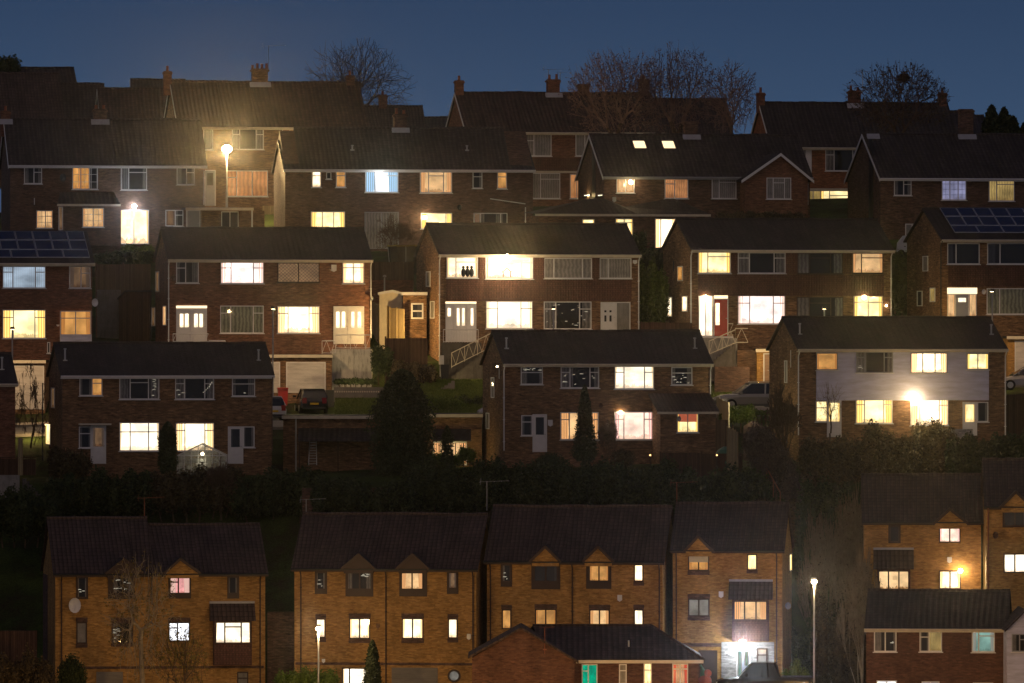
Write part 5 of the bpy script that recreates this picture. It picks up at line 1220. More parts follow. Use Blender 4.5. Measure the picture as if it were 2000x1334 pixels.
# sheds and odd items in the gap at left
r, p = place('shed', 'black shed with sloping roof behind the fence, left of the double door house', 'shed', 232, 662, 545); s_ = sc(545); b = MB(); b.prism([(0, -.5), (0, 78*s_), (12*s_, 92*s_), (60*s_, 92*s_), (60*s_, -.5)], 'y', 0, 3); b.build('walls', 'wood_dark', r); b = MB(); b.prism([(-.1, 77*s_), (12*s_, 92.5*s_), (61*s_, 92.5*s_), (61*s_, 95*s_), (12*s_, 95*s_), (-.1, 80*s_)], 'y', -.1, 3.1); b.build('roof', 'felt', r)
block('garden_wall', 'grey rendered wall and rubble below the dim two tier fence', 'wall', (188, 566, 236, 668), 548, .3, 'concrete')
# greenhouse
r, p = place('greenhouse', 'small lit greenhouse beside the tall dark conifer', 'greenhouse', 346, 922, 496); s_ = sc(496); w = 96*s_; he, hr_ = 32*s_, 55*s_; dp = 2.4; b = MB(); bars = MB()
pr = [(0, -.2), (0, he), (w/2, hr_), (w, he), (w, -.2)]
b.face([(x, 0, z) for x, z in pr]); b.face([(x, dp, z) for x, z in pr][::-1]); b.face([(0, 0, -.2), (0, dp, -.2), (0, dp, he), (0, 0, he)]); b.face([(w, 0, -.2), (w, 0, he), (w, dp, he), (w, dp, -.2)])
b.face([(0, 0, he), (0, dp, he), (w/2, dp, hr_), (w/2, 0, hr_)]); b.face([(w, 0, he), (w/2, 0, hr_), (w/2, dp, hr_), (w, dp, he)]); 
m, nt, out = newmat('greenhouse_pane'); t = nt.nodes.new('ShaderNodeBsdfTransparent'); g_ = nt.nodes.new('ShaderNodeBsdfPrincipled'); g_.inputs['Base Color'].default_value = (.5, .52, .45, 1); g_.inputs['Roughness'].default_value = .12
mx = nt.nodes.new('ShaderNodeMixShader'); nt.links.new(ramp(nt, noise(nt, coords(nt, 'Object'), 2.5, 3), [(.35, .2), (.65, .65)]), mx.inputs[0]); nt.links.new(t.outputs[0], mx.inputs[1]); nt.links.new(g_.outputs[0], mx.inputs[2]); nt.links.new(mx.outputs[0], out.inputs[0]); MATS['ghpane'] = m
b.build('glazing', 'ghpane', r, normals=False)
for a, c in zip(pr[1:4], pr[2:4]): bars.beam((a[0], -.03, a[1]), (c[0], -.03, c[1]), .06); bars.beam((a[0], dp, a[1]), (c[0], dp, c[1]), .05)
for i in range(8): x = w*i/7; zt = he+(hr_-he)*(1-abs(x-w/2)/(w/2)); bars.beam((x, -.03, -.2), (x, -.03, zt), .035)
bars.beam((0, -.03, he), (w, -.03, he), .05); bars.beam((w/2, 0, hr_), (w/2, dp, hr_), .05); bars.beam((w*.38, -.035, he*.5), (w*.62, -.035, he*.5), .05); bars.build('frame', 'metal', r)
b = MB(); b.box(w*.1, 1.6, .1, w*.9, 2.0, .5); b.box(w*.1, 1.5, .8, w*.9, 1.9, .84); [b.sphere((w*(.15+.1*i), 1.7, .95), .12, 6, 4) for i in range(7)]; b.build('staging', 'wood', r)
b = MB(); b.sphere((w*.5, 1.1, he+.1), .10, 8, 6); b.build('lamp', 'street_bulb2', r)
# vehicles --------------------------------------------------------------
def car(label, loc, rz, paint, kind='hatch', group='parked cars', Ln=4.1, Wd=1.75, Ht=1.5):
    root = empty('parked_car' if kind != 'pickup' else 'pickup_truck', loc, rz, label, 'car' if kind != 'pickup' else 'pickup truck', group)
    hw = Wd/2
    if kind == 'suv': lower = [(-.5, .45, .80, .86), (-.47, .28, .98, .96), (-.3, .22, 1.0, 1), (.1, .2, 1.0, 1), (.22, .2, .98, 1), (.38, .24, .92, .97), (.47, .32, .78, .88), (.5, .42, .62, .75)]; top = [(-.49, .98, .05), (-.44, 1.0, .92), (-.40, 1.0, 1.0), (.02, 1.0, 1.0), (.22, .98, .06)]
    elif kind == 'pickup': lower = [(-.5, .5, .95, .95), (-.48, .4, 1.05, .97), (-.2, .35, 1.08, 1), (.1, .35, 1.08, 1), (.25, .35, 1.02, 1), (.42, .38, .98, .97), (.49, .45, .85, .85), (.5, .5, .75, .8)]; top = [(-.16, 1.07, .03), (-.13, 1.07, .9), (-.1, 1.07, 1.0), (.12, 1.07, 1.0), (.26, 1.02, .05)]
    else: lower = [(-.5, .4, .75, .84), (-.48, .28, .93, .95), (-.35, .2, .95, 1), (.1, .18, .93, 1), (.26, .18, .90, .99), (.42, .24, .76, .95), (.49, .34, .6, .8), (.5, .4, .5, .7)]; top = [(-.48, .92, .05), (-.43, .94, .75), (-.36, .94, 1.0), (.02, .94, 1.0), (.27, .90, .06)]
    b = MB(); rings = []
    for (x, zb, zt, w_) in lower:
        X = x*Ln; a = hw*w_; zb *= 1; k = len(b.v)
        b.v += [(X, -a*.86, zb), (X, a*.86, zb), (X, a, zb+.15), (X, a, zt-.22), (X, a*.93, zt-.04), (X, a*.8, zt), (X, -a*.8, zt), (X, -a*.93, zt-.04), (X, -a, zt-.22), (X, -a, zb+.15)]; rings.append(k)
    for k0, k1 in zip(rings, rings[1:]):
        for i in range(10): j = (i+1) % 10; b.f.append([k0+i, k0+j, k1+j, k1+i]); b.mi.append(0)
    b.f.append([rings[0]+i for i in range(10)][::-1]); b.f.append([rings[-1]+i for i in range(10)]); b.mi += [0, 0]
    b.build('body', paint, root, smooth=False)
    g = MB(); rings = []
    for (x, zb, t) in top:
        X = x*Ln; zt = zb+(Ht-zb)*t; a0, a1 = hw*.88, hw*(.88-.16*t); k = len(g.v); g.v += [(X, -a0, zb-.04), (X, a0, zb-.04), (X, a1, zt), (X, -a1, zt)]; rings.append(k)
    for k0, k1 in zip(rings, rings[1:]):
        for i in range(4): j = (i+1) % 4; g.f.append([k0+i, k0+j, k1+j, k1+i]); g.mi.append(0)
    g.f.append([rings[0]+i for i in range(4)][::-1]); g.f.append([rings[-1]+i for i in range(4)]); g.mi += [0, 0]
    g.build('windows', 'car_glass', root)
    x0, x1 = top[2][0]*Ln, top[3][0]*Ln; a1 = hw*.72; b = MB(); b.box(x0-.12, -a1-.02, Ht-.03, x1+.1, a1+.02, Ht+.035)
    for sg in (-1, 1):
        for (xa, za, xb_, zb_) in ((top[0][0]*Ln, top[0][1], x0, Ht), (top[4][0]*Ln, top[4][1], x1, Ht), ((x0+x1)/2+.1, .95, (x0+x1)/2+.05, Ht), (x0+.35, .95, x0+.4, Ht)):
            b.beam((xa, sg*hw*.885, za), (xb_, sg*(a1+.01), zb_), .09, .06)
    b.build('roof', paint, root)
    for sx in (-.31, .31):
        for sg in (-1, 1):
            wz = .33 if kind != 'pickup' else .4; c = (sx*Ln, sg*(hw-.1), wz); b = MB(); b.tube((c[0], c[1]-.11, wz), (c[0], c[1]+.11, wz), wz, n=18); wl = b.build('wheel', 'tyre', root)
            b = MB(); yy = c[1]+sg*.112; b.tube((c[0], yy, wz), (c[0], yy+sg*.012, wz), wz*.6, n=12)
            b.build('rim', 'metal', wl)
    zl = lower[1][2]-.25
    for sg in (-1, 1):
        b = MB(); b.box(-.5*Ln-.02, sg*hw*.55, zl-.05, -.47*Ln, sg*hw*.86, zl+(.3 if kind != 'pickup' else .12)); b.build('tail_light', 'tail', root)
        b = MB(); zh = lower[-2][2]-.08; b.box(.455*Ln, sg*hw*.5, zh-.12, .495*Ln, sg*hw*.82, zh+.04); b.build('headlight', 'headl', root)
        b = MB(); b.box(.17*Ln, sg*hw, .98 if kind != 'pickup' else 1.1, .2*Ln, sg*(hw+.2), 1.12 if kind != 'pickup' else 1.28); b.build('wing_mirror', paint, root)
    b = MB(); b.box(-.5*Ln-.03, -.27, .55, -.5*Ln-.001, .27, .67); b.build('number_plate', 'plate', root)
    b = MB(); b.box(-.505*Ln, -hw*.8, .3, -.47*Ln, hw*.8, .42); b.box(.47*Ln, -hw*.7, .3, .505*Ln, hw*.7, .42); b.build('bumper', 'black', root)
    if kind == 'suv':
        b = MB()
        for sg in (-1, 1): b.beam((x0, sg*a1*.95, Ht+.08), (x1-.1, sg*a1*.95, Ht+.08), .04)
        b.build('roof_rails', 'metal', root)
    if kind == 'pickup':
        b = MB(); b.box(-.5*Ln+.1, -hw*.85, 1.0, -.17*Ln, hw*.85, 1.085); b.build('load_cover', 'black', root)
    return root
p = W(608, 808, 527.5); car('black hatchback parked in front of the garage, seen from behind', (p.x, 527.2, p.z+.03), radians(97), 'car_black')
p = W(522, 820, 522); car('white car showing only its red tail light beside the lower brick house', (p.x-.3, 522.5, tz(p.x, 522)+.05), radians(112), 'car_white')
p = W(1466, 800, 520); car('grey estate car with glinting roof rails beside the white clad house', (p.x, 520.5, p.z+.0), radians(192), 'car_grey', 'suv', Ln=4.5, Ht=1.62)
p = W(772, 845, 513); car('dark car behind the garage block with only its roof glinting', (p.x, 513, p.z), radians(175), 'car_black')
p = W(1990, 762, 526); car('pale car half out of the picture by the boarded garage door', (p.x+.6, 526, p.z), radians(185), 'car_grey')
p = W(938, 790, 519); car('pale car hidden behind the left gable of the lower brick house', (p.x+1.9, 516, tz(p.x, 516)-.0), radians(185), 'car_white')
p = W(1500, 1378, 455); dw = MB(); dw.box(p.x-3.6, 450, -22, p.x+3.2, 460.8, -19.12); tag(dw.build('driveway', 'paving'), kind='structure'); car('dark pickup truck at the bottom edge under the white porch lamp', (p.x-.2, 455, -19.11), radians(180), 'car_black', 'pickup', Ln=5.3, Wd=1.85, Ht=1.82)
b = MB(); p = W(1768, 492, 552); b.prism([(-.55, 0), (-.5, .6), (-.15, 1.05), (.3, 1.1), (.5, .9), (.5, 0)], 'y', -.8, .8); root = empty('covered_trailer', tuple(p), 0, 'pale tarpaulin covered trailer in the gap left of the solar house', 'trailer'); b.build('cover', 'tarp', root); b = MB(); [b.tube((x, -.9, -.1), (x, -.7, -.1), .25, n=10) for x in (-.3, .3)]; b.build('wheel', 'tyre', root)

# bins, dishes, small things ------------------------------------------
def bin_(label, px, py, Y, w, h, mat, cat='wheelie bin'):
    root = empty('wheelie_bin', tuple(W(px, py, Y)), .1, label, cat, 'wheelie bins'); b = MB(); k = len(b.v)
    b.prism([(-w*.42, 0), (-w*.5, h*.9), (w*.5, h*.9), (w*.42, 0)], 'y', 0, w*1.05); b.build('body', mat, root)
    b = MB(); b.prism([(-w*.54, h*.9), (-w*.5, h*.97), (w*.5, h*.97), (w*.54, h*.9)], 'y', -.05, w*1.12); b.build('lid', mat, root)
    b = MB(); b.tube((-w*.45, w, .1), (-w*.3, w, .1), .1, n=8); b.tube((w*.3, w, .1), (w*.45, w, .1), .1, n=8); b.build('wheel', 'tyre', root)
bin_('bright red bin between the lower house and the black hatchback', 553, 792, 527, .62, 1.15, 'bin_red'); bin_('black bin to the right of the black hatchback', 645, 795, 528.5, .55, 1.1, 'black'); bin_('grey bin left of the painted drainpipe by the sloping steps', 869, 742, 529.5, .5, 1.0, 'grey_paint' if 0 else 'black'); bin_('black bin with a pale notice at the dark fence', 826, 742, 529.6, .55, 1.0, 'black')
block('meter_cabinet', 'small white meter cabinet at the foot of the drainpipe', 'cabinet', (859, 694, 867, 711), 532.4, .2, 'white')
r, p = place('compost_bin', 'green domed compost bin behind the picket fence', 'compost bin', 1416, 905, 494.5); b = MB(); s_ = sc(494); [b.tube((0, 0, z0*s_), (0, 0, z1*s_), r0*s_, r1*s_, 14) for z0, z1, r0, r1 in ((0, 20, 18, 17), (20, 27, 18, 13), (27, 33, 13, 3))]; b.build('dome', 'bin_green', r)
for i, (x, y, lb) in enumerate(((1270, 889, 'small amber garden light left of the picket fence'), (1400, 889, 'small amber garden light by the compost bin'))):
    r, p = place('garden_light', lb, 'garden light', x, y, 493.4, group='small amber garden lights'); b = MB(); b.sphere((0, 0, 0), .05, 8, 6); b.build('globe', 'amber_spot', r); b = MB(); b.tube((0, 0, -.9), (0, 0, -.075), .02, n=5); b.build('stake', 'black', r)
r, p = place('inflatable_figure', 'pink and green inflatable garden figure beside the bungalow', 'inflatable figure', 1377, 1345, 447); s_ = sc(447); b = MB(); b.sphere((0, 0, 14*s_), 13*s_, 12, 8, (1, .8, 1.1)); b.sphere((5*s_, -.1, 30*s_), 8*s_, 8, 6); b.build('body', 'santa', r); b = MB(); b.tube((-2*s_, 0, 26*s_), (-7*s_, 0, 44*s_), 8*s_, 1.5*s_, 10); b.sphere((-8*s_, 0, 45*s_), 2.5*s_, 6, 4); b.build('hat', 'elf', r)
r, p = place('lamp_stump', 'short pale post with a lamp in front of the red brick store', 'garden lamp', 751, 568, 549); b = MB(); b.tube((0, 0, -1), (0, 0, .85), .05, n=6); b.build('post', 'cream', r); b = MB(); b.sphere((0, 0, .95), .12, 8, 6, (1, 1, .7)); b.build('cap', 'cream', r)
HAZE = .0000145
# ================================================================== vegetation
def leaves(mb, blobs, n, s, rnd, shell=.55):
    tot = sum(b_[3]*b_[4]*b_[5] for b_ in blobs)
    ph = [rnd.uniform(0, 6.28) for _ in range(8)]
    for bl in blobs:
        cx, cy, cz, rx, ry, rz = bl; m = int(n*rx*ry*rz/tot)
        for _ in range(m):
            th = rnd.uniform(0, 2*pi); u = rnd.uniform(-1, 1); q = sqrt(1-u*u); d = Vector((q*cos(th), q*sin(th), u))
            lump = 1+.13*sin(5*th+ph[0])*cos(4*u+ph[1])+.10*sin(9*th+ph[2]+5*u)+.07*sin(17*th+11*u+ph[3])
            r = (rnd.random()**(1/3)*(1-shell)+shell)*lump*rnd.uniform(.9, 1.06)
            c = Vector((cx+d.x*rx*r, cy+d.y*ry*r, cz+d.z*rz*r)); leaf(mb, c, s*rnd.uniform(.6, 1.5), rnd)
def leaf(mb, c, s, rnd):
    a = Vector((rnd.gauss(0, 1), rnd.gauss(0, 1), rnd.gauss(0, 1))).normalized(); b = a.orthogonal().normalized(); b = (Matrix.Rotation(rnd.uniform(0, 6.28), 3, a) @ b)
    k = len(mb.v); a = a*s*.5; b = b*s*.28
    mb.v += [tuple(c-a), tuple(c+b), tuple(c+a), tuple(c-b)]; mb.f.append([k, k+1, k+2, k+3]); mb.mi.append(0)
def bush(label, cat, x0, y0, x1, y1, Y, n, s=.13, mat='leaf_dark', seed=1, name='bush', depth=None, lumps=5, group=None, stems=True, core=True):
    """leafy mass filling the pixel box; several overlapping lobes, uneven outline"""
    rnd = random.Random(seed); k = sc(Y); w = (x1-x0)*k; h = (y1-y0)*k; dp = depth or min(w, 3.0)
    c = W((x0+x1)/2, y1, Y); root = empty(name, tuple(c), 0, label, cat, group); mb = MB(); blobs = []
    for i in range(lumps):
        t = (i+.5)/lumps if lumps > 1 else .5; hh = h*(rnd.uniform(.75, 1.0) if lumps > 1 else 1.0)
        rx = max(w/lumps*rnd.uniform(.62, .95), .2) if lumps > 1 else w/2
        blobs.append((-w/2+w*t if lumps > 1 else 0, rnd.uniform(-.15, .15)*dp, hh*.5, rx, dp/2*rnd.uniform(.8, 1.1), hh*.5))
    leaves(mb, blobs, n, s, rnd)
    mb.build('foliage', mat, root, normals=False)
    if core:
        cb = MB()
        for b_ in blobs: cb.sphere(b_[:3], 1, 10, 7, (b_[3]*.72, b_[4]*.72, b_[5]*.78))
        cb.build('inner_foliage', mat, root)
    if stems:
        sb = MB(); [sb.tube((b_[0]*.8, b_[1], -.6), (b_[0], b_[1], b_[2]), .05, .03, 5) for b_ in blobs]; sb.build('stems', 'bark', root)
    return root
def conifer(label, x0, y0, x1, y1, Y, n, s=.16, mat='leaf_conifer', seed=1, pw=.8, column=False, tops=1, group='conifers in the gardens', name='conifer_tree'):
    rnd = random.Random(seed); k = sc(Y); w = (x1-x0)*k; h = (y1-y0)*k; c = W((x0+x1)/2, y1, Y); root = empty(name, tuple(c), 0, label, 'conifer', group); mb = MB()
    ph = rnd.uniform(0, 6)
    cb = MB(); st = 12
    def R(t, th=0):
        if column == 'egg': prof = (.82+.18*min(1, t*5)) if t < .66 else (1-(t-.66)/.16*.32 if t < .82 else .68*max(0, 1-(t-.82)/.18)**.5)
        elif column: prof = min(1, (1-t)*3.2)**.6*(.75+.25*min(1, t*5))
        else: prof = (1-t)**pw*(min(1, .55+t*5))
        return max(.02, w/2*prof)*(1+.10*sin(4*th+ph+9*t)+.08*sin(7*th-14*t))
    for _ in range(n):
        t = rnd.random()**(1.25 if not column else 1.0); th = rnd.uniform(0, 2*pi); r = R(t, th)*(rnd.random()**.35)*rnd.uniform(.85, 1.1); leaf(mb, Vector((r*cos(th), r*sin(th), h*t)), s*rnd.uniform(.6, 1.4), rnd)
    mb.build('crown', mat, root, normals=False)
    for i in range(st):
        t0, t1 = i/st, (i+1)/st; cb.tube((0, 0, h*t0), (0, 0, h*t1*.97), R(t0)*.7, R(t1)*.66, 9)
    cb.build('inner_crown', mat, root); tb = MB(); tb.tube((0, 0, -.8), (0, 0, h*.5), .12, .06, 7); tb.build('trunk', 'bark', root); return root
def bare_tree(label, x0, y0, x1, ybase, Y, seed, levels=6, kids=3, mat='twig', trunk_mat='bark', spread=.62, group='bare winter trees', buds=None, ratio=.74, tr=.2, splitlow=False, name='bare_tree', ground=None, thin=.013, cat='bare tree', up=.25, budn=0, stemn=1, lean=0, nest=None):
    rnd = random.Random(seed); k = sc(Y); w = (x1-x0)*k; h = (ybase-y0)*k; c = W((x0+x1)/2, ybase, Y); root = empty(name, tuple(c), 0, label, cat, group)
    segs = []; tips = []
    def grow(p, d, ln, r, lv):
        n = 3 if lv < 2 else 2; q = p
        for i in range(n):
            d = (d+Vector((rnd.gauss(0, .1), rnd.gauss(0, .1), rnd.gauss(0, .05)+.05*up))).normalized(); q2 = q+d*(ln/n); segs.append((q, q2, r*(1-.3*i/n), r*(1-.3*(i+1)/n), lv)); q = q2
            if lv >= 2 and rnd.random() < .5 and lv < levels: side(q, d, ln*.55, r*.5, lv+1)
        if lv >= levels: tips.append(q); return
        m = kids if rnd.random() < .75 else kids-1
        a0 = rnd.uniform(0, 6.28)
        for j in range(m):
            side(q, d, ln*ratio*rnd.uniform(.85, 1.15), r*.62, lv+1, a0+j*2*pi/m)
    def side(q, d, ln, r, lv, az=None):
        az = rnd.uniform(0, 6.28) if az is None else az; o = d.orthogonal().normalized(); o = Matrix.Rotation(az, 3, d) @ o
        ang = spread*rnd.uniform(.6, 1.25); nd_ = (d*cos(ang)+o*sin(ang)); nd_.z += up*.25; grow(q, nd_.normalized(), ln, r, lv)
    for sidx in range(stemn):
        d = Vector((lean+(rnd.uniform(-.35, .35) if stemn > 1 else 0), rnd.uniform(-.1, .1) if stemn == 1 else rnd.uniform(-.3, .3), 1)).normalized()
        grow(Vector((rnd.uniform(-.2, .2) if stemn > 1 else 0, 0, -.8)), d, 1.0, tr*(.6 if stemn > 1 else 1), 0)
    # fit the crown to its box
    zs = sorted(s_[1].z for s_ in segs); xs = sorted(s_[1].x for s_ in segs); zt = zs[int(len(zs)*.995)]; xa, xb = xs[int(len(xs)*.01)], xs[int(len(xs)*.99)]
    kz = h/zt; kx = w/(xb-xa); xm = (xa+xb)/2
    T = lambda p: Vector(((p.x-(xm if p.z > .3 else xm*max(0, (p.z+.8)/1.1)))*kx, p.y*kx, p.z*kz if p.z > 0 else p.z))
    tb, cb = MB(), MB()
    for p, q, r0, r1, lv in segs:
        r0, r1 = max(r0, thin), max(r1, thin*.8)
        if lv <= 1: tb.tube(T(p), T(q), r0, r1, 6, caps=False)
        else: cb.tube(T(p), T(q), r0 if lv < 4 else max(thin, r0*.8), r1 if lv < 4 else thin, 4 if lv == 2 else 3, caps=False)
    tb.build('trunk', trunk_mat, root, normals=False); cr = cb.build('crown', mat, root, normals=False)
    if buds:
        lb = MB()
        for _ in range(budn):
            p, q, *_r = segs[int(len(segs)*(.3+.7*rnd.random())) % len(segs)]
            if _r[2] >= levels-2: t = T(p.lerp(q, rnd.random())); leaf(lb, t+Vector((rnd.gauss(0, .05), rnd.gauss(0, .05), rnd.gauss(0, .05))), buds[1]*rnd.uniform(.6, 1.4), rnd)
        lb.build('leaves' if buds[2:] else 'buds', buds[0], root, normals=False)
    if nest:
        nb = MB(); q = W(nest[0], nest[1], Y)-c; rr = nest[2]*k
        for _ in range(260):
            d = Vector((rnd.gauss(0, 1), rnd.gauss(0, 1), rnd.gauss(0, .8))).normalized()*rr*rnd.uniform(.3, 1); e = Vector((rnd.gauss(0, 1), rnd.gauss(0, 1), rnd.gauss(0, .5))).normalized()*rr*.5; nb.tube(q+d-e, q+d+e, .02, n=3, caps=False)
        ne = nb.build('bird_nest', 'bark', None, normals=False); ne.location = c; tag(ne, 'round bird nest of sticks in the small tree on the right skyline', 'nest')
    return root
def crown_tree(label, x0, y0, x1, y1, ybase, Y, seed, n=900, mat='twig', trunk_mat='bark', group='bare winter trees', buds=None, budn=0, tr=.22, thin=.014, name='bare_tree', cat='bare tree', nest=None, depth=.8, bow=.45, fork=None, egg=0, soft=.0):
    """bare tree whose boughs divide again and again until they reach every part of a rounded crown (pixel box x0..x1, y0..y1)"""
    rnd = random.Random(seed); k = sc(Y); cx = (x0+x1)/2; c = W(cx, ybase, Y); root = empty(name, tuple(c), 0, label, cat, group)
    rx, rz = (x1-x0)/2*k, (y1-y0)/2*k; zc = (ybase-(y0+y1)/2)*k; pts = []
    p1, p2 = rnd.uniform(0, 6), rnd.uniform(0, 6)
    while len(pts) < n:
        th, u = rnd.uniform(0, 2*pi), rnd.uniform(-1, 1); q = sqrt(1-u*u); r = rnd.random()**.45
        r *= 1+.10*sin(3*th+p1+2*u)+.10*sin(6*th+p2)*cos(5*u)
        z = u*rz*r
        if u < 0 and rnd.random() < .35: continue
        pts.append(Vector((q*cos(th)*rx*r*(1+egg*u), q*sin(th)*rx*depth*r, zc+z)))
    fk = (fork if fork else .35)*(zc-rz) if zc > rz else .2*zc
    tb, cb, lb = MB(), MB(), MB(); tips = []
    def curve(a, b_, ra, rb, mb, sides):
        m = a.lerp(b_, .5)+Vector((rnd.gauss(0, .04), rnd.gauss(0, .04), rnd.gauss(0, .02)))*(b_-a).length; mb.tube(a, m, ra, (ra+rb)/2, sides, caps=False); mb.tube(m, b_, (ra+rb)/2, rb, sides, caps=False)
    def go(p, P, r, lv):
        if len(P) == 1:
            curve(p, P[0], max(thin, r*.7), thin*.7, cb, 3); tips.append((p, P[0])); return
        cen = sum(P, Vector())/len(P); d = cen-p; f = rnd.uniform(.28, .42) if len(P) > 6 else rnd.uniform(.35, .6)
        q = p+d*f; q.z -= bow*.1*d.length*(1 if lv < 3 else 0)
        rq = max(thin, tr*(len(P)/n)**.52); mb = tb if lv < 2 else cb
        curve(p, q, max(r, rq) if lv else r, rq, mb, 6 if lv < 2 else (4 if lv < 5 else 3))
        ax = Vector((rnd.gauss(0, 1), rnd.gauss(0, 1), rnd.gauss(0, .9))).normalized(); dn = d.normalized(); ax = (ax-dn*ax.dot(dn)*.7).normalized()
        P = sorted(P, key=lambda t: (t-cen).dot(ax)); m = max(1, min(len(P)-1, int(len(P)*rnd.uniform(.36, .64))))
        go(q, P[:m], rq, lv+1); go(q, P[m:], rq, lv+1)
    curve(Vector((0, 0, -1)), Vector((rnd.uniform(-.1, .1), 0, fk)), tr*1.3, tr, tb, 8); go(Vector((0, 0, fk)), pts, tr, 0)
    tb.build('trunk', trunk_mat, root, normals=False); cb.build('crown', mat, root, normals=False)
    if buds:
        for _ in range(budn):
            a, b_ = tips[rnd.randrange(len(tips))]; t = a.lerp(b_, rnd.uniform(.3, 1.05)); leaf(lb, t+Vector((rnd.gauss(0, .05), rnd.gauss(0, .05), rnd.gauss(0, .05))), buds[1]*rnd.uniform(.6, 1.4), rnd)
        lb.build('leaves' if len(buds) > 2 else 'buds', buds[0], root, normals=False)
    if nest:
        nb = MB(); rr = nest[2]*k
        for _ in range(260):
            d = Vector((rnd.gauss(0, 1), rnd.gauss(0, 1), rnd.gauss(0, .8))).normalized()*rr*rnd.uniform(.3, 1); e = Vector((rnd.gauss(0, 1), rnd.gauss(0, 1), rnd.gauss(0, .5))).normalized()*rr*.5; nb.tube(d-e, d+e, .02, n=3, caps=False)
        ne = nb.build('bird_nest', 'bark', None, normals=False); ne.location = W(nest[0], nest[1], Y); tag(ne, 'round bird nest of sticks in the small tree on the right skyline', 'nest')
    return root
# skyline
crown_tree('rounded bare tree on the skyline right of the large crest house chimney', 586, 72, 808, 275, 330, 640, 11, 1800, tr=.24, thin=.015, fork=.5)
crown_tree('widest bare reddish tree in front of the long crest house, left of its group', 1092, 90, 1310, 275, 345, 598, 21, 1900, 'twig_pink', buds=('twig_pink', .12), budn=3500, tr=.2, thin=.011)
crown_tree('tallest bare reddish tree on the skyline, in the middle of its group', 1225, 82, 1412, 270, 345, 600, 22, 1700, 'twig_pink', buds=('twig_pink', .12), budn=3000, tr=.2, thin=.011)
crown_tree('smaller leaning reddish tree right of the two big reddish ones', 1372, 116, 1486, 270, 340, 599, 23, 900, 'twig_pink', buds=('twig_pink', .12), budn=900, tr=.14, thin=.015)
crown_tree('small round tree with a bird nest in front of the right crest house', 1648, 116, 1868, 268, 345, 601, 24, 1500, 'twig', buds=('leaf_brown', .16), budn=2200, tr=.17, thin=.015, nest=(1765, 152, 12))
bush('dark leafy crown just showing at the far left of the skyline', 'tree', -20, 106, 34, 160, 650, 1400, .25, 'leaf_dark', 5, 'evergreen_tree', lumps=3)
for i, (a, t, c_) in enumerate(((1912, 206, 1962), (1938, 211, 1984), (1962, 228, 1996), (1988, 240, 2016))):
    conifer(['tallest dark conifer of the skyline group at right', 'second conifer from the left in the skyline group', 'third and slimmer conifer of the skyline group', 'conifer cut by the right edge on the skyline'][i], a, t, c_, 275, 645+i, 2600, .3, seed=30+i, pw=.6, group='conifers on the skyline')
bush('dim shrubs below the left solar house roof line beside the patio doors', 'shrub', 243, 474, 296, 498, 566, 1500, .11, 'leaf_green', 6, lumps=3)
bush('hedge under the patio by the two tier fence', 'hedge', 180, 486, 300, 520, 560, 2500, .12, 'leaf_dark', 66, 'hedge', lumps=6, depth=1.5)
bare_tree('bare shrub in front of the unlit patio doors', 738, 420, 812, 500, 566, 25, 5, 3, 'twig', stemn=3, tr=.06, thin=.012, cat='shrub', name='bare_shrub', group='bare shrubs')
bush('tall lamplit hedge right of the railed middle house', 'hedge', 1247, 492, 1302, 640, 540, 9000, .13, 'leaf_green', 7, 'hedge', lumps=3, depth=2.6)
bush('dark hedge above the lamplit one, under the extension wall', 'hedge', 1222, 470, 1300, 560, 552, 3500, .14, 'leaf_dark', 8, 'hedge', lumps=4)
bush('dark climbing shrubs over the garden wall in front of the lit patio window', 'shrub', 1235, 448, 1262, 500, 558, 1200, .12, 'leaf_dark', 81, lumps=2)
bush('thin dark hedge on the bank above the red door house roof', 'hedge', 1400, 408, 1570, 440, 562, 3500, .12, 'leaf_brown', 9, 'hedge', lumps=9, depth=1.2)
bush('dark shrubs in the gap right of the middle house with dark frames', 'shrub', 1738, 480, 1786, 620, 548, 4000, .14, 'leaf_dark', 10, lumps=3)
# middle street gardens
conifer('huge dark egg shaped conifer in front of the garage block', 726, 722, 845, 960, 498, 26000, .17, 'leaf_conifer', 12, column='egg')
conifer('narrow dark conifer in front of the glowing garden room', 861, 832, 886, 915, 500, 2600, .12, 'leaf_conifer', 13, column=True)
conifer('pointed dark conifer in front of the lower brick house', 1116, 752, 1168, 900, 496, 9000, .13, 'leaf_conifer', 14, pw=.62)
conifer('columnar dark conifer beside the greenhouse', 309, 824, 346, 925, 496, 6500, .13, 'leaf_conifer', 15, column=True)
bush('round clipped shrub on the lawn above the outbuilding', 'shrub', 834, 766, 906, 812, 522.5, 5000, .10, 'leaf_green', 16, lumps=3, depth=1.6)
bush('dark square hedge beside the round clipped shrub', 'hedge', 888, 768, 950, 812, 523.5, 4500, .11, 'leaf_dark', 17, 'hedge', lumps=5, depth=1.4)
bush('low shrubs along the top of the lawn under the stained platform', 'shrub', 655, 736, 735, 752, 529.5, 2500, .09, 'leaf_dark', 18, lumps=7, depth=.8)
bush('dark garden shrubs beside the wooden fence', 'shrub', 730, 665, 762, 735, 530, 2500, .13, 'leaf_dark', 19, lumps=2)
bush('overgrown shrubs in front of the dark fence', 'shrub', 770, 700, 850, 752, 528.5, 4200, .12, 'leaf_brown', 20, lumps=5)
bush('bright yellow green lit shrub by the grey estate car', 'shrub', 1420, 785, 1474, 826, 505, 3500, .12, 'leaf_green', 21, lumps=3); bush('small leafy shrub left of the bright lit one', 'shrub', 1404, 806, 1424, 832, 504, 900, .10, 'leaf_green', 22, lumps=2)
bush('thin strip of lit hedge behind the curved fence', 'hedge', 1462, 798, 1512, 812, 508, 1200, .1, 'leaf_green', 23, 'hedge', lumps=5, depth=.6)
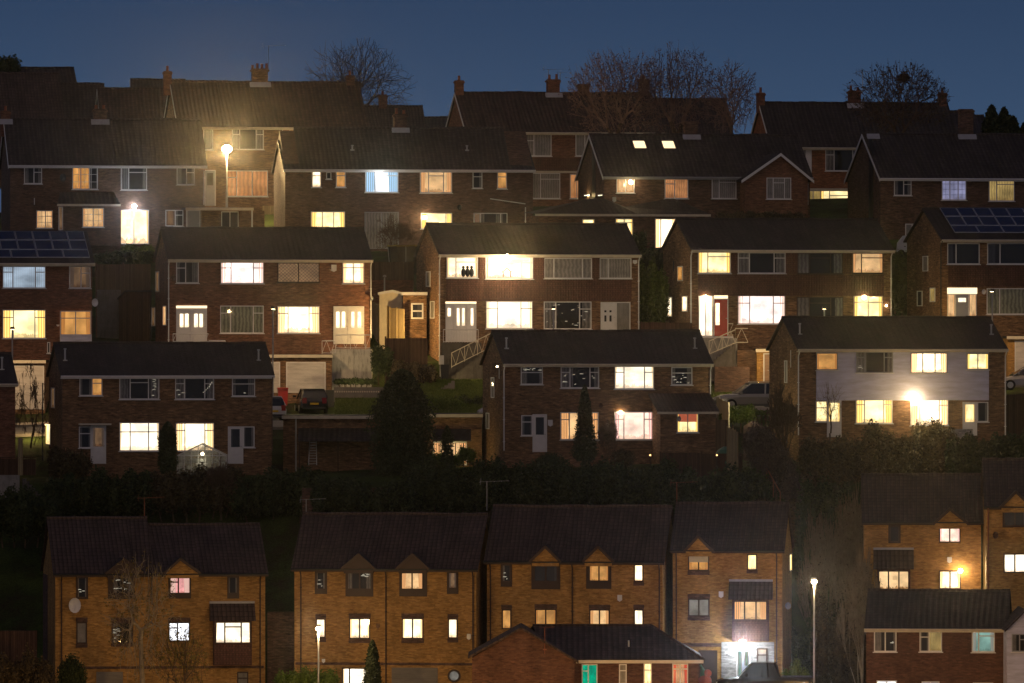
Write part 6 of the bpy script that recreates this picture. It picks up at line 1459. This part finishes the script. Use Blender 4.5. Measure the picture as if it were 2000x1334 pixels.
bare_tree('knobbly bare tree in front of the left gable of the white clad house', 1498, 758, 1562, 905, 496, 31, 5, 3, 'bark', stemn=3, tr=.14, thin=.03, spread=.5)
crown_tree('thin bare shrub in front of the white cladding', 1590, 742, 1655, 825, 858, 496, 32, 130, tr=.05, thin=.009, name='bare_shrub', cat='shrub', group='bare shrubs')
bare_tree('drooping bare branches over the lit drive at far left', 28, 712, 92, 850, 512, 33, 6, 3, 'bark', tr=.07, thin=.013, spread=.7, up=-.5)
bush('low dark plants in front of the glowing garden room', 'shrub', 838, 880, 905, 912, 503.3, 1600, .10, 'leaf_green', 241, lumps=5)
bush('small lit garden plants by the glowing garden room', 'shrub', 898, 868, 926, 905, 503, 900, .10, 'leaf_green', 24, lumps=2)
# big dark hedges below the lower row
HB = [('long dark hedge mass below the outbuilding and the huge conifer', 796, 895, 985, 1000, 490, 15000), ('dark hedge under the windows of the lower brick house', 965, 895, 1150, 1000, 491, 15000), ('dark hedge right of the pointed conifer', 1130, 892, 1320, 1000, 491, 15000),
      ('dim shrubs behind the picket fence', 1300, 905, 1500, 1010, 489, 12000), ('dark shrubs at the foot of the curved fence', 1470, 960, 1600, 1060, 486, 9000),
      ('brownish hedge in front of the white clad house', 1568, 835, 1720, 945, 493, 14000), ('broad hedge lit by the flaring wall lamp', 1690, 822, 1870, 940, 493, 16000), ('hedge at the right edge below the white clad house', 1850, 838, 2020, 935, 492, 12000),
      ('dark garden shrubs at far left above the town houses', -20, 950, 120, 1050, 486, 9000), ('dark shrubs below the back doors of the left lower house', 90, 912, 300, 1010, 491, 15000), ('scrubby plants round the foot of the greenhouse', 285, 910, 470, 1000, 491, 10000), ('dark brambles below the garage block', 455, 912, 640, 1010, 491, 11000), ('low dark shrubs across the middle garden', 610, 935, 810, 1010, 487, 10000)]
for i, (lb, x0, y0, x1, y1, Y, n) in enumerate(HB):
    bush(lb, 'hedge' if 'hedge' in lb else 'shrub', x0, y0, x1, y1, Y, n, .17, 'leaf_brown' if i in (4, 5, 6, 10) else 'leaf_dark', 40+i, 'hedge' if 'hedge' in lb else 'bush', lumps=max(4, (x1-x0)//28), depth=3.2, group='dark hedges and shrubs below the lower row')
rnd = random.Random(77); cc = W(1520, 985, 489); rt = empty('bush', tuple(cc), 0, 'large dark arching shrub hanging over the curved board fence', 'shrub', 'dark hedges and shrubs below the lower row'); mb = MB(); k = sc(489); bl = []
for (px, py, rx, rz) in ((1474, 868, 24, 42), (1490, 880, 28, 46), (1508, 898, 28, 44), (1526, 920, 27, 42), (1540, 944, 24, 36), (1552, 966, 19, 26)): q = W(px, py, 489)-cc; bl.append((q.x, q.y, q.z, rx*k, .9, rz*k))
leaves(mb, bl, 15000, .12, rnd); mb.build('foliage', 'leaf_plum', rt, normals=False); cb = MB(); [cb.sphere(t[:3], 1, 10, 7, (t[3]*.75, t[4]*.75, t[5]*.8)) for t in bl]; cb.build('inner_foliage', 'leaf_plum', rt); sb = MB(); sb.tube((0, 0, -1), (-.2, 0, 1.5), .1, .06, 6); sb.build('stems', 'bark', rt)
bush('rounded clipped shrub at the foot of the back door', 'shrub', 1046, 884, 1104, 925, 495, 2600, .09, 'leaf_dark', 60, lumps=1); bush('rounded reddish shrub under the pink lit window', 'shrub', 1192, 877, 1240, 915, 495, 2400, .09, 'leaf_brown', 61, lumps=1)
bare_tree('leafless rose bush beside the pointed conifer', 1166, 822, 1206, 900, 496, 34, 5, 3, 'twig', stemn=4, tr=.03, thin=.01, name='bare_shrub', cat='shrub', group='bare shrubs', buds=('leaf_brown', .1), budn=600)
bare_tree('tangle of bare stems right of the greenhouse', 400, 905, 460, 990, 490, 35, 5, 3, 'twig', stemn=4, tr=.03, thin=.011, name='bare_shrub', cat='shrub', group='bare shrubs')
bush('dark plum coloured bush under the left gable of the left lower house', 'shrub', 96, 870, 168, 935, 497, 5000, .13, 'leaf_brown', 62, lumps=3)
# bottom row
crown_tree('slender multi stemmed birch in front of the leftmost town houses', 195, 1075, 355, 1345, 1395, 452, 36, 800, 'bark_pale', 'bark_pale', tr=.12, thin=.011, buds=('leaf_yellow', .13, 1), budn=1100, group='trees by the town houses', fork=3.0)
crown_tree('low bare tree with the last yellow leaves beside the birch', 290, 1215, 425, 1375, 1400, 451, 37, 420, 'bark', tr=.07, thin=.010, buds=('leaf_yellow', .12, 1), budn=1500, group='trees by the town houses')
bush('rounded dark conifer hedge at the left corner of the town houses', 'conifer', 112, 1283, 168, 1375, 452, 6000, .11, 'leaf_dark', 63, 'conifer_tree', lumps=1); bush('dim shrubs at the bottom left corner', 'shrub', -10, 1262, 95, 1375, 450, 9000, .13, 'leaf_brown', 64, lumps=4)
bush('green bush behind the left street lamp post', 'shrub', 538, 1300, 655, 1375, 457, 9000, .11, 'leaf_green', 65, lumps=5, depth=2)
conifer('dark pointed conifer right of the left street lamp', 703, 1250, 752, 1375, 453, 6500, .12, 'leaf_conifer', 66, pw=.55)
bush('small leafy shrub beside the pickup truck', 'shrub', 1528, 1285, 1580, 1375, 457, 3000, .11, 'leaf_green', 67, lumps=3)
bush('tall dark hedge between the single town house and the lamp post', 'hedge', 1536, 1205, 1590, 1375, 470, 8000, .13, 'leaf_dark', 68, 'hedge', lumps=3, depth=2)
for i, (a, t, c_, Y, sd, lb, st) in enumerate(((1560, 1010, 1660, 478, 41, 'bare tangled tree right of the single town house', 4), (1610, 965, 1715, 474, 42, 'tallest bare tangled tree left of the right town houses', 5), (1640, 1080, 1730, 462, 43, 'bare bushy tree in front of the first right town house', 5))):
    bare_tree(lb, a, t, c_, 1360, Y, sd, 5, 3, 'twig_pale', 'bark_pale', stemn=st, tr=.08, thin=.013, spread=.42, up=1.0, group='bare trees between the town houses', buds=('leaf_brown', .14), budn=1200)
bush('dark undergrowth beneath the tangled bare trees', 'shrub', 1590, 1150, 1712, 1375, 466, 15000, .14, 'leaf_brown', 69, lumps=4, depth=2.5); bush('dark undergrowth on the bank behind the right town houses', 'shrub', 1560, 935, 1700, 1160, 483, 14000, .16, 'leaf_dark', 70, lumps=4, depth=3)
# lamplit lawns: grass blades
def grass(x0, x1, Ya, Yb, n, seed, name='grass'):
    rnd = random.Random(seed); mb = MB()
    for _ in range(n):
        Y = rnd.uniform(Ya, Yb); px = rnd.uniform(x0, x1); x = (px-1000)/F*Y; z = tz(x, Y); h = rnd.uniform(.07, .16); a = rnd.uniform(0, 6.28); k = len(mb.v)
        mb.v += [(x-.02*cos(a), Y-.02*sin(a), z), (x+.02*cos(a), Y+.02*sin(a), z), (x+rnd.gauss(0, .05), Y+rnd.gauss(0, .05), z+h)]; mb.f.append([k, k+1, k+2]); mb.mi.append(0)
    o = mb.build(name, 'grass', None, normals=False); tag(o, 'short lamplit lawn grass on the bank in front of the houses', 'grass', kind='stuff'); return o
def lawn(label, x0, x1, ya, yb, Ya, Yb, n, seed):
    A, B, C_, D = W(x0, ya, Ya), W(x1, ya, Ya), W(x1, yb, Yb), W(x0, yb, Yb); b = MB(); dz = Vector((0, 0, -2))
    b.face([A, B, C_, D]); b.face([A, B, B+dz, A+dz]); b.face([A, D, D+dz, A+dz]); b.face([B, C_, C_+dz, B+dz]); tag(b.build('lawn', 'turf', normals=False), kind='structure')
    rnd = random.Random(seed); mb = MB()
    for _ in range(n):
        u, v = rnd.random(), rnd.random(); q = A.lerp(B, u).lerp(D.lerp(C_, u), v); h = rnd.uniform(.06, .15); a = rnd.uniform(0, 6.28); k = len(mb.v)
        mb.v += [(q.x-.025*cos(a), q.y-.025*sin(a), q.z), (q.x+.025*cos(a), q.y+.025*sin(a), q.z), (q.x+rnd.gauss(0, .05), q.y+rnd.gauss(0, .05), q.z+h)]; mb.f.append([k, k+1, k+2]); mb.mi.append(0)
    o = mb.build('grass', 'grass', None, normals=False); tag(o, label, 'grass', kind='stuff')
lawn('short lamplit grass of the lawn below the pierced garden wall', 655, 750, 815, 779, 518.5, 526.5, 16000, 11)
lawn('short grass of the sloping lawn left of the lower brick house', 800, 950, 815, 742, 520, 529.5, 26000, 12)
grass(655, 945, 525.8, 533.5, 32000, 1).__setitem__('label', 'short grass of the lawns between the garages and the lower brick house')
grass(1380, 1485, 525.8, 533, 13000, 2).__setitem__('label', 'short lamplit grass behind the grey estate car')
grass(722, 760, 534.5, 548, 3500, 3).__setitem__('label', 'strip of yellow lit grass beside the fence panels')

# ================================================================== street lamps
def lamp(label, px, py, Y, watts, mat='street_bulb', col=(1, .66, .30), base=None, r=.17, arm=None, visible=True, group='street lamps', ang=None, tilt=25, head=None):
    p = W(px, py, Y); zb = base if base is not None else tz(p.x, Y); root = empty('street_lamp', (p.x, Y, zb), 0, label, 'street lamp', group); h = p.z-zb
    b = MB(); b.tube((0, 0, -.2), (0, 0, 1.2), .085, .075, 10); b.tube((0, 0, 1.2), (0, 0, h-.12), .055, .045, 9); b.build('pole', 'metal' if visible else 'grey_paint', root)
    if visible:
        b = MB(); b.box(-.12, -.25, h-.10 if 0 else h+r*.75, .12, .25, h+r*.75+.1); lt = b.build('lantern', 'metal', root)
        b = MB(); b.sphere((0, -.05, h), r, 10, 7, (1, 1, .8)); b.build('lamp_bowl', mat, lt)
        L = bpy.data.lights.new('lamp_or_fill_light', 'POINT'); L.energy = watts; L.color = col; L.shadow_soft_size = .12; lo = bpy.data.objects.new('lamp_or_fill_light', L); COL.objects.link(lo); lo.parent = root; lo.location = (0, -.1, h-r-.12)
    else:
        b = MB(); b.prism([(-.16, 0), (.55, -.02), (.55, .1), (-.16, .16)], 'x', -.12, .12); lt = b.build('lantern', 'black', root); lt.location = (0, 0, h-.1)
        b = MB(); b.box(-.09, .1, -.02, .09, .5, -.012); b.build('lamp_glass', 'street_bulb2', lt)
        L = bpy.data.lights.new('lamp_or_fill_light', 'SPOT'); L.energy = watts; L.color = col; L.shadow_soft_size = .1; L.spot_size = radians(ang or 165); L.spot_blend = .35; lo = bpy.data.objects.new('lamp_or_fill_light', L); COL.objects.link(lo); lo.parent = root; lo.location = (0, .35, h-.16); lo.rotation_euler = (radians(tilt), 0, 0)
    return root
K = LIGHT = 1.0
lamp('brightest street lamp, flaring in front of the large crest house', 443, 291, 588, 6000, r=.36, base=W(443, 404, 588).z)
lamp('street lamp at the right by the bare tangled trees', 1590, 1136, 452, 900, 'street_bulb2', r=.16)
lamp('street lamp before the golden town houses with the round window', 622, 1228, 452, 900, 'street_bulb2', r=.15)
CL = [(24, 640, 'slim dark street lamp before the far left yellow window'), (533, 600, 'slim dark street lamp between the net window and the bright one'), (1081, 600, 'slim dark street lamp in front of the sparkling dark window'), (1610, 600, 'street lamp hidden behind the roof of the white clad house'), (1938, 566, 'slim dark street lamp at the far right porch')]
for x, y, lb in CL: lamp(lb, x, y, 524.8, 950, visible=False, col=(1, .62, .28), group='slim shaded street lamps of the middle street', tilt=14, ang=170)
# lamps of the next street down, below the picture
for x in (60, 480, 900, 1320, 1700): lamp('shaded street lamp standing in the street below the picture', x, 1352, 427, 2500, visible=False, col=(1, .56, .20), group='street lamps below the picture', tilt=62)
def glow(name, px, py, Y, watts, col, r=.1, label=None, parent=None):
    L = bpy.data.lights.new(name, 'POINT'); L.energy = watts; L.color = col; L.shadow_soft_size = r; o = bpy.data.objects.new(name, L); COL.objects.link(o); o.location = W(px, py, Y)
# light of the lit wall and porch lamps, and fill lights added at other spots
for px, py, Y, wt, col in ((262, 407, 571.2, 90, (.8, .88, 1)), (829, 428, 571.2, 70, (1, .7, .35)), (990, 508, 534.4, 380, (1, .72, .4)), (1787, 788, 499.1, 130, (1, .68, .3)), (1450, 1262, 460.6, 190, (.82, .9, 1)), (1877, 1118, 465.3, 60, (1, .7, .4)),
                           (1731, 599, 534.6, 8, (1, .7, .35)), (1232, 360, 569.4, 25, (1, .7, .35)), (743, 340, 571.4, 40, (.9, .95, 1)), (770, 640, 535, 650, (1, .62, .22)), (1812, 560, 533, 0, (1, .7, .3)), (1480, 700, 528.8, 110, (1, .68, .3)), (1448, 792, 501.0, 110, (1, .85, .4)), (1450, 722, 522, 260, (1, .8, .5)), (870, 735, 530, 170, (1, .75, .3)), (700, 750, 527.5, 110, (1, .75, .35)),  # annexe, shrub, car and lawn entries are fills added without a lamp
                           (536, 430, 568, 80, (1, .62, .15)), (1690, 400, 562, 60, (1, .66, .2)), (880, 885, 504.2, 60, (1, .75, .3)), (60, 830, 514, 150, (1, .66, .28)), (820, 470, 556, 60, (1, .6, .15)), (1145, 382, 575, 25, (1, .7, .3)), (392, 900, 495, 10, (1, .9, .6)), (1275, 560, 534, 45, (1, .75, .3)), (1822, 600, 533.5, 60, (1, .66, .15))):
    if wt: glow('lamp_or_fill_light', px, py, Y, wt, col)
# spots added at lamps and bright windows, aimed at the camera only for halos
for px, py, Y, wt, col in ((443, 291, 587.5, 31000, (1, .66, .26)), (990, 504, 534, 11000, (1, .66, .3)), (1787, 782, 498.9, 11000, (1, .66, .26)), (262, 403, 571, 4500, (.8, .9, 1)), (1450, 1256, 460.5, 12000, (.80, .9, 1)), (1590, 1136, 451.6, 3500, (1, .76, .45)), (622, 1228, 451.6, 2500, (1, .76, .4)),
                           (829, 425, 571, 3000, (1, .7, .36)), (1232, 356, 569, 2500, (1, .72, .36)), (1688, 581, 534.3, 4000, (1, .80, .25)), (1378, 581, 534, 2500, (1, .75, .4)), (1877, 1113, 465, 5000, (1, .72, .35)), (743, 336, 571, 2000, (.9, .95, .7)), (583, 600, 534, 3000, (1, .8, .35)), (1212, 806, 499, 1800, (1, .7, .5))):
    L = bpy.data.lights.new('halo_spot', 'SPOT'); L.energy = wt; L.color = col; L.shadow_soft_size = .08; L.spot_size = radians(46); L.spot_blend = .6
    o = bpy.data.objects.new('halo_spot', L); COL.objects.link(o); o.location = W(px, py, Y-.35); o.rotation_euler = (radians(90), 0, math.pi)
# ================================================================== sky, ambient light, camera
w = bpy.data.worlds.new("World"); S.world = w; w.use_nodes = True; nt = w.node_tree
for n in list(nt.nodes): nt.nodes.remove(n)
out = nt.nodes.new('ShaderNodeOutputWorld'); bg = nt.nodes.new('ShaderNodeBackground')
tc = nt.nodes.new('ShaderNodeTexCoord'); sx = nt.nodes.new('ShaderNodeSeparateXYZ'); nt.links.new(tc.outputs['Generated'], sx.inputs[0])
# dusk sky: afterglow low on the horizon, deep blue above; a thin Nishita twilight is added on top
sk = ramp(nt, mth(nt, 'MULTIPLY_ADD', sx.outputs[2], 1, 0), [(0.0, (.042, .074, .136)), (.024, (.036, .073, .143)), (.041, (.023, .049, .106)), (.3, (.018, .033, .080)), (1, (.010, .018, .045))])
sky = nt.nodes.new('ShaderNodeTexSky'); sky.sky_type = 'NISHITA'; sky.sun_disc = False; sky.sun_elevation = radians(-3.5); sky.sun_rotation = radians(0); sky.ozone_density = 3; sky.dust_density = .6
tot = mixc(nt, 1, sk, mixc(nt, 1, sky.outputs[0], (.02, .02, .02), 'MULTIPLY'), 'ADD')
nt.links.new(tot, bg.inputs[0]); bg.inputs[1].default_value = 1.0; nt.links.new(bg.outputs[0], out.inputs[0])
sl = bpy.data.lights.new('Sun', 'SUN'); sl.energy = .27; sl.angle = radians(70); sl.color = (1, .66, .40); so = bpy.data.objects.new('Sun', sl); COL.objects.link(so); so.rotation_euler = (radians(62), 0, radians(-12))
# forward scattering haze added for lamp halos, standing in for lens bloom
hz = bpy.data.materials.new('halo_haze'); hz.use_nodes = True; hn = hz.node_tree
for n in list(hn.nodes): hn.nodes.remove(n)
ho = hn.nodes.new('ShaderNodeOutputMaterial'); pv = hn.nodes.new('ShaderNodeVolumePrincipled'); pv.inputs['Density'].default_value = HAZE; pv.inputs['Color'].default_value = (.95, .93, .9, 1); pv.inputs['Anisotropy'].default_value = .987
hn.links.new(pv.outputs[0], ho.inputs['Volume'])
b = MB(); b.box(-175, -65, -37, 175, 945, 22.5); hb = b.build('haze', [hz]); tag(hb, kind='stuff'); hb['label'] = 'faint haze added over the hillside to give lamps their halos'
cam = bpy.data.cameras.new('Camera'); co = bpy.data.objects.new('Camera', cam); COL.objects.link(co); co.location = (0, 0, 0); co.rotation_euler = (radians(90), 0, 0)
cam.sensor_width = 36; cam.lens = 36*F/2000; cam.clip_start = 1; cam.clip_end = 9000; S.camera = co
S.view_settings.view_transform = 'Standard'; S.view_settings.look = 'None'; S.view_settings.exposure = 0; S.view_settings.gamma = 1
S.cycles.volume_bounces = 0; S.cycles.max_bounces = 4; S.cycles.diffuse_bounces = 2; S.cycles.glossy_bounces = 2; S.cycles.transparent_max_bounces = 6; S.cycles.sample_clamp_indirect = 2.0; S.cycles.sample_clamp_direct = 0; S.cycles.use_denoising = True
